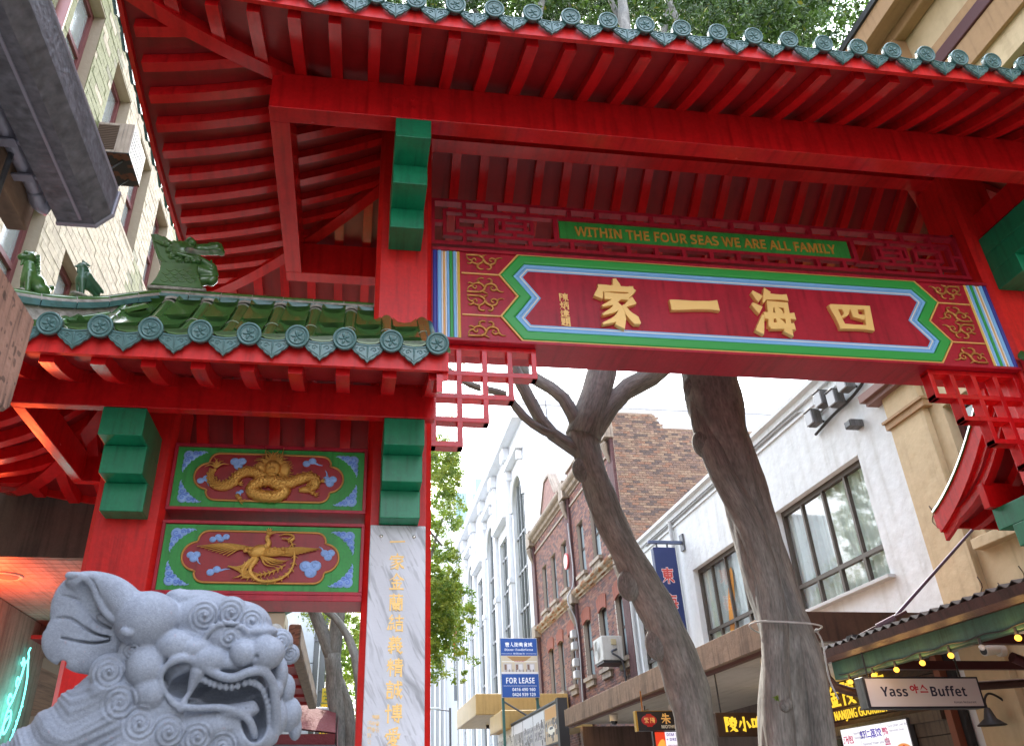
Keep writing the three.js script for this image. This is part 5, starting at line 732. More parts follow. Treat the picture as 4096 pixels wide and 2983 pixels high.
// ================================================================ cream brick building behind the gate
{
  const X = -3.4, cb = thing('cream_brick_building', 'tall cream brick building with moss stains and narrow windows behind the side roof', 'building', [0, 0, 0]);
  const holes = [];
  for (const z of [-6.37, -7.73, -9.09, -10.45, -11.81, -13.17]) for (const [y0, y1] of [[8.65, 10.29], [5.6, 7.24], [11.7, 13.34], [14.75, 16.4]]) holes.push([z - 0.72, z, y0, y1, 0]);
  P('backing', wallX(X, -0.25, [[-3.2, 3.2], [-16, 3.2], [-16, 17.5], [-3.2, 17.5]], holes), M(rgb(0.33, 0.275, 0.2), 0.9, { bumpMap: rep(T.plB, 2), bumpScale: 0.004 }), cb);
  P('end_wall', B(-8, X - 0.25, 3.2, 17.5, -3.45, -3.2), M(rgb(0.45, 0.38, 0.28), 0.9), cb); P('rear_wall', B(-8.2, -8, 3.2, 17.5, -16, -3.2), TAN, cb); P('end_wall', B(-8, X - 0.25, 3.2, 17.5, -16, -15.8), TAN, cb); for (const y of [3.2, 5.3, 8.2, 11.3, 14.4]) P('floor_slab', B(-8, X - 0.25, y, y + 0.2, -15.8, -3.45), TAN, cb); P('roof_slab', B(-8, X + 0.1, 17.5, 17.7, -16, -3.2), TAN, cb);
  const cols = [[0.46, 0.385, 0.265], [0.48, 0.405, 0.285], [0.43, 0.355, 0.245], [0.47, 0.395, 0.265], [0.4, 0.33, 0.23], [0.2, 0.21, 0.08], [0.16, 0.155, 0.08]];
  const moss = (z, y) => fbm((z + 40) / 7 % 1, (y + 3) / 9 % 1, 4, 4, 303) + 0.4 * sstep(-8.8, -6.4, z) * sstep(6.5, 9.5, y) + 0.1 * h2(z * 30, y * 30, 2);
  bricks(cb, { plane: 'x', at: X, dir: 1, u0: -14.5, u1: -4.2, v0: 4.6, v1: 13.6, bl: 0.3, bh: 0.094, jt: 0.006, depth: 0.01, holes, cols, col: (z, y, r, k) => { const m = moss(z, y); return m > 0.76 && h2(r, k, 8) > 0.25 ? 5 : m > 0.72 && h2(r, k, 9) > 0.6 ? 6 : Math.floor(h2(r, k, 5) * 5); }, pref: (z, y) => Math.abs(z + 7.8) * 0.7 + Math.abs(y - 9) });
  const FR = M(rgb(0.16, 0.045, 0.045), 0.55), RV = M(rgb(0.5, 0.42, 0.3), 0.85, { map: rep(T.plaster, 0.8) });
  for (const [z0, z1, y0, y1] of holes) {
    if (y0 > 12 || z0 < -12) continue;
    const w = G('window', cb);
    P('reveal', merge(B(X - 0.24, X + 0.006, y1 - 0.02, y1 + 0.001, z0, z1), B(X - 0.24, X + 0.012, y0, y0 + 0.05, z0 - 0.03, z1 + 0.03)), RV, w);
    for (const [a, b, c, d] of [[z0, z0 + 0.07, y0 + 0.05, y1 - 0.02], [z1 - 0.07, z1, y0 + 0.05, y1 - 0.02], [z0 + 0.07, z1 - 0.07, y1 - 0.1, y1 - 0.02], [z0 + 0.07, z1 - 0.07, y0 + 0.05, y0 + 0.12], [z0 + 0.07, z1 - 0.07, (y0 + y1) / 2 - 0.03, (y0 + y1) / 2 + 0.03]]) P('frame', B(X - 0.2, X - 0.13, c, d, a, b), FR, w);
    P('pane', B(X - 0.172, X - 0.166, y0 + 0.12, y1 - 0.1, z0 + 0.07, z1 - 0.07), GLASSDIRTY, w); P('room_wall', B(X - 2.2, X - 2.1, y0 - 0.6, y1 + 0.5, z0 - 0.3, z1 + 0.3), ROOM, w);
  }
  const dp = thing('downpipe', 'dusty pink downpipe on the mossy cream brick wall', 'pipe', [X + 0.08, 0, -6.0]); P('pipe', rod(V(0, 6.8, 0), V(0, 16, 0), 0.06, 12), M(rgb(0.36, 0.17, 0.17), 0.6), dp); for (const y of [8, 10, 12]) P('bracket', B(-0.08, 0.07, y, y + 0.06, -0.075, 0.075, 0.01), STEELG, dp);
  // window air conditioner
  const ac = thing('window_air_conditioner', 'rusty box air conditioner sticking out of a cream brick wall window', 'air conditioner', [X, 8.62, -7.97]); ac.scale.set(0.86, 1, 0.8);
  T.rust = tex(256, (u, v) => { const n = fbm(u, v, 5, 5, 19), r = sstep(0.5, 0.62, n); return [lerp(0.05, 0.32, r), lerp(0.05, 0.16, r), lerp(0.055, 0.07, r)]; });
  const CAS = M(rgb(0.46, 0.38, 0.32), 0.6, { map: rep(T.conc, 1.5) }), RU = M('#ffffff', 0.7, { map: rep(T.rust, 2.2) });
  P('casing', B(-0.1, 0.5, 0.02, 0.5, -0.36, 0.36, 0.01), CAS, ac); P('base_pan', B(-0.1, 0.52, 0, 0.018, -0.37, 0.37, 0.004), RU, ac);
  const gr = M(rgb(0.62, 0.6, 0.56), 0.5, { metalness: 0.3 }); P('grille_back', B(0.5, 0.503, 0.05, 0.47, -0.33, 0.33), BLACK, ac);
  for (let i = 0; i <= 11; i++) P('grille_bar', B(0.503, 0.512, 0.04, 0.48, -0.34 + i * 0.0618 - 0.004, -0.34 + i * 0.0618 + 0.004), gr, ac); for (let i = 0; i <= 8; i++) P('grille_bar', B(0.505, 0.51, 0.04 + i * 0.055 - 0.004, 0.04 + i * 0.055 + 0.004, -0.34, 0.34), gr, ac);
  P('louvre_recess', B(0.02, 0.3, 0.06, 0.46, 0.36, 0.363), M(rgb(0.05, 0.03, 0.02), 0.8), ac); for (let i = 0; i < 14; i++) P('louvre', B(0.02, 0.3, 0.07 + i * 0.028, 0.082 + i * 0.028, 0.363, 0.372), M(rgb(0.12, 0.075, 0.05), 0.6), ac);
  P('support', rod(V(0.4, 0, 0.2), V(-0.02, -0.4, 0.2), 0.014), BLACK, ac); P('support', rod(V(0.4, 0, -0.2), V(-0.02, -0.4, -0.2), 0.014), BLACK, ac);
}

// ================================================================ unseen buildings either side behind the viewer, added to cut the side light
for (const [x0, x1, lb] of [[-9, -3.4, 'plain rendered building at the near street awning, added out of view to cut side light'], [8.35, 15, 'plain rendered building past the cream frontage, added out of view to cut side light']]) {
  const b = thing('light_blocking_building', lb, 'building', [0, 0, 0]), z0 = x0 < 0 ? -3.1 : 6.1;
  P('wall', B(x0, x1, 0, 13, z0, 26), M(rgb(0.46, 0.4, 0.33), 0.85, { map: rep(T.plaster, 0.3) }), b); P('cornice', B(x0 - 0.2, x1 + 0.2, 13, 13.4, z0, 26, 0.05), TAN, b);
  for (let i = 0; i < 6; i++) for (const y of [4.6, 8.2]) P('window', B(x0 < 0 ? x1 - 0.05 : x0 - 0.03, x0 < 0 ? x1 + 0.03 : x0 + 0.05, y, y + 1.8, z0 + 1.5 + i * 3, z0 + 2.7 + i * 3), MP(rgb(0.1, 0.12, 0.13), 0.1), b);
}
// ================================================================ shop under the left awning
{
  const sh = thing('shop_awning', 'shop awning with strip board ceiling behind the outer red gate column', 'awning', [-2.5, 3.46, -6.8]);
  P('end_fascia', B(-0.9, 1.1, 0, 0.85, -0.06, 0), M(rgb(0.13, 0.095, 0.075), 0.55, { map: rep(T.conc, 0.9), metalness: 0.2, bumpMap: rep(T.fine, 2), bumpScale: 0.002 }), sh);
  const SB = M(rgb(0.38, 0.33, 0.3), 0.55, { map: rep(T.conc, 1.2) });
  for (let i = 0; i < 34; i++) P('ceiling_board', B(-0.9, 1.1, 0, 0.02, -0.185 - i * 0.12, -0.072 - i * 0.12, 0.007), SB, sh);
  P('ceiling_back', B(-0.9, 1.1, 0.03, 0.06, -4.4, -0.06), BLACK, sh);
  const dl = thing('ceiling_downlight', 'round recessed downlight in the strip board ceiling', 'lamp', [-2.97, 3.458, -7.38]); P('trim_ring', new THREE.TorusGeometry(0.11, 0.016, 8, 28).rotateX(Math.PI / 2), M(rgb(0.5, 0.45, 0.4), 0.4), dl); P('reflector', new THREE.CylinderGeometry(0.1, 0.09, 0.03, 24).translate(0, -0.004, 0), M(rgb(0.5, 0.42, 0.36), 0.25, { metalness: 0.7 }), dl);
  const wl = thing('shop_wall', 'grey rendered shop wall carrying the cyan neon sign', 'wall', [-3.32, 0, -9.7]); P('render', B(-0.07, 0, 0, 3.45, 0, 3.4), M(rgb(0.36, 0.33, 0.3), 0.8, { map: rep(T.conc, 0.8), bumpMap: rep(T.plB, 1.5), bumpScale: 0.004 }), wl);
  const ww = thing('service_cupboard', 'dark service recess with pipes past the end of the shop wall', 'recess', [-2.95, 0, -10.6]); P('back', B(-0.4, 1.4, 0, 3.45, -0.5, -0.4), M(rgb(0.3, 0.26, 0.22), 0.8), ww); for (let i = 0; i < 5; i++) P('pipe', tube([V(-0.25 + i * 0.13, 0, -0.3), V(-0.22 + i * 0.13, 1.5, -0.28), V(-0.25 + i * 0.15, 2.9, -0.3)], 0.016, 8, 6), BLACK, ww);
  // neon dragon sign
  const nn = thing('neon_sign', 'glowing cyan neon dragon outline sign on the grey shop wall', 'neon sign', [-3.3, 2.62, -9.0]); nn.scale.set(1, 1.18, 1.25);
  const NEON = new THREE.MeshStandardMaterial({ color: 0x0a2a2a, emissive: new THREE.Color(0.12, 0.95, 0.85), emissiveIntensity: 1.0 });
  const nt = (pts, r = 0.008) => P('neon_tube', tube(pts.map(([u, y]) => V(0.02, y, u)), r, 28, 6), NEON, nn);
  nt([[-0.12, 0.46], [-0.1, 0.42], [-0.13, 0.38], [-0.08, 0.33], [-0.02, 0.36], [-0.04, 0.3], [0.0, 0.32]]); nt([[-0.13, 0.36], [-0.2, 0.22], [-0.22, 0.0], [-0.16, -0.25], [-0.08, -0.42]]); nt([[-0.08, 0.33], [-0.06, 0.2], [-0.03, 0.1], [0.0, 0.02], [0.05, -0.06], [0.07, -0.2], [0.1, -0.3], [0.18, -0.3]]); nt([[-0.05, 0.18], [0.0, 0.2], [0.0, 0.14], [-0.04, 0.13]]); nt([[0.03, 0.04], [0.08, 0.06], [0.09, 0.0], [0.04, -0.02]]);
  nt([[0.06, -0.08], [-0.02, -0.06], [-0.05, -0.14], [0.02, -0.24], [0.06, -0.18], [0.0, -0.1]]); nt([[0.12, -0.28], [0.06, -0.4], [0.14, -0.5], [0.26, -0.48], [0.34, -0.36], [0.3, -0.24]]); nt([[0.2, -0.3], [0.24, -0.4], [0.2, -0.44]]); for (let i = 0; i < 7; i++) nt([[-0.21 + i * 0.018, 0.02 - i * 0.07], [-0.245 + i * 0.018, -0.0 - i * 0.07]], 0.006);
  const nl = new THREE.PointLight(new THREE.Color(0.15, 0.95, 0.85), 0.16); nl.name = 'neon_glow'; nl.position.set(-3.12, 2.55, -9.0); nl.castShadow = true; nl.shadow.radius = 8; scene.add(nl);
  // red neon of the neighbouring shop, outside the frame
  const rn = thing('red_neon_sign', 'red neon tube sign under the strip board ceiling', 'neon sign', [-3.3, 3.1, -7.4]); const RN = new THREE.MeshStandardMaterial({ color: 0x220000, emissive: new THREE.Color(1, 0.07, 0.02), emissiveIntensity: 2 }); P('neon_tube', tube([V(0, 0, -0.4), V(0, 0.1, -0.2), V(0, 0.02, 0), V(0, 0.1, 0.2), V(0, 0, 0.4)], 0.02, 24, 8), RN, rn);
  const rl = new THREE.PointLight(new THREE.Color(1, 0.1, 0.03), 1.7); rl.name = 'red_neon_glow'; rl.position.set(-3.15, 3.1, -7.4); rl.castShadow = true; rl.shadow.radius = 8; scene.add(rl);
}
// ================================================================ left side of the street seen through the side bay
{
  T.oldw = tex(512, (u, v) => { const s = fb2(u + v * 0.6, v - u * 0.3, 8, 90, 3, 14), n = fbm(u, v, 6, 4, 9) - 0.5, k = 0.42 + 0.35 * (s - 0.5) + 0.2 * n; return [k, k * 0.86, k * 0.72]; });
  const a = thing('timber_awning', 'awning with weathered brown edge board and dark red lining along the shop row', 'awning', [-0.62, 3.2, -15.2]);
  P('edge_board', B(-0.07, 0.07, 0, 0.24, 0, 6.0, 0.03), M('#ffffff', 0.75, { map: rep(T.oldw, 1.2), bumpMap: rep(T.plB, 3), bumpScale: 0.004 }), a); P('lining', B(-2.7, -0.075, 0.06, 0.1, 0.1, 6.0), M(rgb(0.2, 0.015, 0.02), 0.6), a); for (let i = 0; i < 6; i++) P('lining_batten', B(-2.7, -0.075, 0.02, 0.06, 0.4 + i, 0.5 + i), M(rgb(0.32, 0.02, 0.02), 0.6), a);
  const f = thing('fabric_awning', 'dark red fabric awning with a pale roller tube beyond the timber awning', 'awning', [-0.9, 2.4, -19.5]);
  const FB = M(rgb(0.12, 0.018, 0.022), 0.9, { side: THREE.DoubleSide, bumpMap: rep(T.plB, 2), bumpScale: 0.01 });
  P('canopy', geoFrom([-2.2, 1.75, -0.5, 0.62, 1.28, -0.5, 0.66, 0.68, 1.2, -2.2, 1.0, 1.2, -2.2, 1.72, -0.5, 0.62, 1.25, -0.5, 0.66, 0.65, 1.2, -2.2, 0.97, 1.2], [0, 1, 2, 0, 2, 3, 4, 6, 5, 4, 7, 6, 1, 5, 6, 1, 6, 2], 0.3), FB, f); P('valance', B(-2.2, 0.66, 0.45, 0.66, 1.19, 1.205), FB, f); P('side_flap', geoFrom([0.66, 1.25, -0.5, 0.67, 0.66, 1.2, 0.72, -0.1, 1.2, 0.7, 0.2, -0.3, 0.68, 1.25, -0.5, 0.69, 0.66, 1.2, 0.74, -0.1, 1.2, 0.72, 0.2, -0.3], [0, 1, 2, 0, 2, 3, 4, 6, 5, 4, 7, 6], 0.3), M(rgb(0.3, 0.14, 0.15), 0.9, { side: THREE.DoubleSide }), f); P('roller_tube', rod(V(-2.2, 1.3, -0.45), V(0.64, 1.28, -0.45), 0.06, 12), M(rgb(0.5, 0.5, 0.52), 0.5), f); P('front_bar', rod(V(-2.2, 0.46, 1.2), V(0.68, 0.42, 1.2), 0.035, 8), BLACK, f);
  const sg = thing('yellow_shop_sign', 'yellow blade sign with green letters hung beyond the fabric awning', 'sign', [-0.75, 3.0, -30]);
  const YT = canvasTex(128, 512, (c, w, h) => { c.fillStyle = '#e2b417'; c.fillRect(0, 0, w, h); c.strokeStyle = '#1d5c33'; c.lineWidth = 8; c.strokeRect(6, 6, w - 12, h - 12); c.fillStyle = '#174a2c'; c.font = 'bold 110px sans-serif'; c.textAlign = 'center'; 'BAG'.split('').forEach((s, i) => c.fillText(s, 64, 150 + i * 140)); });
  P('panel', B(-0.2, 0.12, 0.2, 1.95, -0.05, 0.05), M(rgb(0.6, 0.42, 0.03), 0.5), sg); const pf = P('printed_face', new THREE.PlaneGeometry(0.32, 1.75).translate(-0.04, 1.075, 0.055), M('#ffffff', 0.5, { map: YT }), sg);
  const yb = thing('yellow_roof_sign', 'small yellow sign board with green scribbled lettering above the red fabric awning', 'sign', [-0.66, 4.75, -28]); P('panel', B(-0.2, 0.2, 0, 0.42, -0.03, 0.03), M(rgb(0.62, 0.45, 0.03), 0.5), yb); for (const [y, w] of [[0.3, 0.28], [0.18, 0.3], [0.08, 0.2]]) P('lettering', tube(Array.from({ length: 9 }, (_, i) => V(-w / 2 + i * w / 8, y + (i % 2 ? 0.03 : -0.02), 0.036)), 0.012, 20, 5), M(rgb(0.02, 0.14, 0.05), 0.5), yb);
  // far left buildings
  const wb = thing('white_panel_building', 'pale blue white panel clad building with a dark glazed strip beyond the side bay', 'building', [-2.2, 0, -38]);
  for (let i = 0; i < 6; i++) P('cladding_panel', B(-6, 0.55, i * 2.5, i * 2.5 + 2.47, -3, 0, 0.02), M(rgb(0.62, 0.68, 0.74), 0.5, { map: rep(T.plaster, 0.2) }), wb); P('glazed_strip', B(0.55, 1.1, 0, 15, -3, 0.05), MP(rgb(0.06, 0.07, 0.075), 0.1, { metalness: 0.3 }), wb); for (let i = 0; i < 7; i++) P('glazing_bar', B(0.55, 1.1, i * 2.1, i * 2.1 + 0.08, 0.05, 0.1), STEELG, wb); P('white_mullion', B(0.78, 0.83, 0, 15, 0.05, 0.14), PLW, wb); P('stone_pier', B(1.15, 1.5, 0, 13, -3, 0.2, 0.03), M(rgb(0.6, 0.45, 0.24), 0.8, { map: rep(T.plaster, 0.4) }), wb);
  const pg = thing('pagoda_eave', 'small yellow and green upturned eave with a round plaque under it', 'roof ornament', [-1.6, 6.2, -21.5]); P('eave', ext(shapeOf([[-0.8, 0], [-0.1, 0.02], [0.25, 0.18], [0.27, 0.26], [0.05, 0.14], [-0.8, 0.16]]), 0.5, 0.01), M(rgb(0.55, 0.36, 0.04), 0.45), pg); P('eave_soffit', ext(shapeOf([[-0.8, -0.12], [-0.1, -0.1], [0.22, 0.06], [0.2, 0.1], [-0.1, 0.0], [-0.8, -0.01]]), 0.46, 0.004).translate(0, 0, 0.02), M(rgb(0.02, 0.16, 0.1), 0.4), pg); P('eave_curl', curl2(0.14, 0.24, 0.07, 1.2, 0, 1, 0.02, 0.25), M(rgb(0.6, 0.4, 0.05), 0.4), pg); P('post', B(-0.55, -0.1, -4.6, -0.13, 0.1, 0.4), M(rgb(0.45, 0.36, 0.26), 0.8), pg); P('plaque', new THREE.CylinderGeometry(0.2, 0.2, 0.04, 24).rotateX(Math.PI / 2).translate(-0.3, -0.6, 0.43), PLW, pg);
  const tl = thing('terrace_row', 'row of pale rendered shop fronts along the left of the street', 'building', [-2.9, 0, -30]); P('wall', B(-5, -0.3, 0, 9, -7, 13.5), M(rgb(0.5, 0.42, 0.32), 0.85, { map: rep(T.plaster, 0.3) }), tl); for (let i = 0; i < 5; i++) { P('pilaster', B(-0.3, -0.1, 0, 8.6, 12.6 - i * 4, 13.1 - i * 4), M(rgb(0.55, 0.47, 0.36), 0.85), tl); P('window', B(-0.32, -0.26, 4.6, 6.6, 9.8 - i * 4, 11.2 - i * 4), MP(rgb(0.05, 0.06, 0.07), 0.1), tl); } P('cornice', B(-0.4, 0.1, 8.6, 9.1, -7, 13.5, 0.04), M(rgb(0.55, 0.47, 0.36), 0.85), tl);
}
// ================================================================ white rendered building on the right of the street
const FX = 8;
{
  const wb = thing('white_building', 'white rendered two storey building with curtained strip windows behind the two big trunks', 'building', [0, 0, 0]);
  const wins = [[-14.0, -11.1, 4.59, 6.54], [-18.2, -15.3, 4.59, 6.54], [-22.4, -19.4, 4.59, 6.54]];
  P('wall', wallX(FX, 0.3, [[-10.08, 0], [-22.7, 0], [-22.7, 8.0], [-10.08, 8.0]], [...wins, [-14.4, -10.4, 0.1, 2.9], [-22, -15, 0.1, 2.9]]), PLW, wb);
  P('end_wall', B(FX + 0.3, 14, 0, 8.0, -10.38, -10.08), PLW, wb); P('rear_wall', B(14, 14.2, 0, 8.0, -22.7, -10.08), PLW, wb); P('end_wall', B(FX + 0.3, 14, 0, 8.0, -22.7, -22.4), PLW, wb); P('roof', B(FX + 0.3, 14, 7.7, 7.85, -22.4, -10.38), TAN, wb);
  P('parapet_cornice', sweepP([V(FX, 8.0, -10.06), V(FX, 8.0, -22.72)], V(1, 0, 0), [[-0.06, 0], [-0.06, 0.1], [-0.14, 0.14], [-0.14, 0.22], [0.3, 0.22], [0.3, 0]], V(0, 1, 0)), PLW, wb); P('string_moulding', B(FX - 0.035, FX + 0.01, 7.82, 7.86, -22.7, -10.08), PLW, wb);
  const FRM = M(rgb(0.10, 0.082, 0.068), 0.5, { metalness: 0.4 });
  T.curt = tex(256, (u, v) => { const k = 0.86 + 0.08 * (fbm(u, v, 16, 3, 7) - 0.5); return [k * 0.96, k, k * 0.99]; });
  const CURT = MP(rgb(0.86, 0.92, 0.9), 0.95, { map: T.curt, transmission: 0.15, thickness: 0, side: THREE.DoubleSide });
  wins.forEach(([z0, z1, y0, y1], wi) => {
    const w = G('window', wb), d = FX + 0.16, n = 4, step = (z1 - z0) / n, yt = y0 + 0.5;
    for (const [a, b, c, e] of [[z0, z1, y1 - 0.1, y1], [z0, z1, y0, y0 + 0.06], [z0, z1, yt - 0.035, yt + 0.035], [z0, z0 + 0.07, y0 + 0.06, y1 - 0.1], [z1 - 0.07, z1, y0 + 0.06, y1 - 0.1]]) P('frame', B(d - 0.03, d + 0.05, c, e, a, b), FRM, w);
    for (let i = 1; i < n; i++) { P('mullion', B(d - 0.028, d + 0.04, yt + 0.035, y1 - 0.1, z0 + i * step - 0.025, z0 + i * step + 0.025), FRM, w); P('mullion', B(d - 0.028, d + 0.04, y0 + 0.06, yt - 0.035, z0 + i * step - 0.035, z0 + i * step + 0.035), FRM, w); }
    for (let i = 0; i < n; i++) { P('pane', B(d + 0.008, d + 0.012, yt + 0.03, y1 - 0.1, z0 + i * step + 0.02, z0 + (i + 1) * step - 0.02), GLASS, w); P('pane', B(d + 0.006, d + 0.01, y0 + 0.06, yt - 0.03, z0 + i * step + 0.03, z0 + (i + 1) * step - 0.03), GLASS, w); }
    const g = new THREE.PlaneGeometry(z1 - z0, y1 - y0, 160, 6), p = g.attributes.position; for (let i = 0; i < p.count; i++) { const x = p.getX(i), y = p.getY(i); p.setZ(i, 0.035 * Math.sin(x * 26 + Math.sin(x * 5) * 2) + 0.02 * Math.sin(x * 61 + y)); } g.computeVertexNormals(); g.rotateY(-Math.PI / 2); g.translate(d + 0.1, (y0 + y1) / 2, (z0 + z1) / 2); P('curtain', g, CURT, w);
    P('room', merge(B(FX + 1.6, FX + 1.7, y0 - 0.5, y1 + 0.3, z0 - 0.5, z1 + 0.5)), M(rgb(0.4, 0.38, 0.34), 0.9), w);
    if (wi === 1) P('curtain_print', new THREE.SphereGeometry(1, 16, 10).scale(0.02, 0.75, 0.16).rotateX(0.35).translate(d + 0.05, 5.5, -16.9), M(rgb(0.75, 0.33, 0.03), 0.9), w);
    P('sill', B(FX - 0.12, FX + 0.12, y0 - 0.06, y0 - 0.002, z0 - 0.1, z1 + 0.1, 0.01), M(rgb(0.5, 0.5, 0.49), 0.7, { bumpMap: rep(T.paintB, 6), bumpScale: 0.004 }), w);
  });
  for (const z of [-19, -22.6]) P('downpipe', rod(V(FX - 0.07, 3.6, z), V(FX - 0.07, 8.0, z), 0.05, 10), M(rgb(0.5, 0.5, 0.5), 0.6), wb);
  // floodlights and conduit on the wall
  const FLB = M(rgb(0.16, 0.155, 0.16), 0.6, { map: rep(T.conc, 2) }), FLL = MP(rgb(0.25, 0.25, 0.26), 0.35);
  for (const [z, y] of [[-11.36, 7.66], [-11.0, 7.5], [-11.74, 7.48], [-10.65, 7.6]]) { const f = thing('floodlight', 'grey box floodlight fixed to the white parapet wall', 'floodlight', [FX - 0.16, y, z], 'floodlights on the white wall'); P('housing', B(-0.1, 0.07, -0.13, 0.13, -0.12, 0.12, 0.03), FLB, f); P('lens_hood', B(-0.125, -0.098, -0.12, 0.12, -0.11, 0.11, 0.012), FLL, f); P('hood_cap', B(-0.14, 0.05, 0.125, 0.145, -0.11, 0.11, 0.008), FLB, f); P('arm', rod(V(0.06, 0, 0), V(0.16, -0.05, 0), 0.02), BLACK, f); }
  const cd = thing('conduit', 'grey conduit pipe run along the white parapet', 'conduit', [FX - 0.03, 0, 0]); P('pipe', tube([[7.95, -21], [7.95, -14.5], [7.93, -12.6], [7.9, -12.3], [7.66, -12.0], [7.62, -11.6], [7.75, -11.2], [7.82, -10.8]].map(([y, z]) => V(0, y - 0.0, z)), 0.022, 60, 6), M(rgb(0.4, 0.4, 0.4), 0.5), cd); P('pipe', tube([[7.3, -12.0], [7.38, -11.4], [7.42, -10.8], [7.55, -10.35], [7.8, -10.25], [7.95, -10.3]].map(([y, z]) => V(-0.02, y, z)), 0.026, 30, 6), BLACK, cd);
  const cm = thing('wall_box', 'small dark square spotlight box on the white wall', 'lamp', [FX - 0.12, 6.95, -10.83]); P('box', B(-0.1, 0.12, -0.06, 0.06, -0.09, 0.09, 0.008), FLB, cm); P('aperture', B(-0.112, -0.1, -0.045, 0.045, -0.07, 0.07), BLACK, cm);
}
// ---- concrete street awning
{
  const aw = thing('concrete_awning', 'long tan concrete street awning with a warm light strip under its edge', 'awning', [0, 0, 0]);
  P('fascia', B(5.03, 5.13, 3.3, 3.645, -19.9, -9.3, 0.006), TAN, aw); P('end_fascia', B(5.13, 7.98, 3.3, 3.645, -9.4, -9.3, 0.004), M(rgb(0.12, 0.062, 0.04), 0.7, { map: rep(T.conc, 0.6) }), aw); P('deck', B(5.13, 7.99, 3.5, 3.62, -19.9, -9.4), TAN, aw);
  for (let i = 0; i < 5; i++) P('soffit_panel', B(5.16, 7.96, 3.33, 3.35, -19.8 + i * 2.08, -19.8 + i * 2.08 + 2.06, 0.004), M(rgb(0.55, 0.47, 0.4), 0.75, { map: rep(T.plaster, 0.4) }), aw);
  P('edge_rail', B(5.11, 5.2, 3.26, 3.3, -19.9, -9.4), M(rgb(0.1, 0.03, 0.02), 0.6), aw);
  P('light_strip', B(5.2, 5.225, 3.285, 3.305, -19.8, -9.5), new THREE.MeshStandardMaterial({ color: 0x553311, emissive: new THREE.Color(1, 0.62, 0.18), emissiveIntensity: 0.7 }), aw);
  const ra = new THREE.RectAreaLight(new THREE.Color(1, 0.62, 0.22), 1.8, 0.06, 10); ra.name = 'awning_strip_light'; ra.position.set(5.24, 3.28, -14.6); ra.rotation.set(-Math.PI / 2, 0, 0); scene.add(ra);
  for (const z of [-10.6, -17.6]) { const c = thing('dome_camera', z > -12 ? 'white dome security camera under the awning beside the roped trunk' : 'white dome security camera under the far end of the awning', 'camera', [5.5, 3.3, z]); P('mount', new THREE.CylinderGeometry(0.085, 0.085, 0.12, 20).translate(0, -0.05, 0), M(rgb(0.6, 0.58, 0.54), 0.4), c); P('dome', new THREE.SphereGeometry(0.07, 20, 10, 0, 6.3, Math.PI / 2, Math.PI / 2).translate(0, -0.11, 0), MP(rgb(0.01, 0.01, 0.012), 0.08), c); }
  for (const [x, z] of [[5.7, -16.2], [5.9, -15.2]]) { const s = thing('soffit_spotlight', 'small adjustable spotlight under the awning ceiling', 'lamp', [x, 3.33, z], 'spotlights under the awning ceiling'); P('stem', rod(V(0, 0, 0), V(0, -0.1, 0), 0.012), STEELG, s); P('head', rod(V(-0.09, -0.14, 0.04), V(0.07, -0.09, -0.03), 0.045, 12), M(rgb(0.45, 0.4, 0.38), 0.4), s); }
}
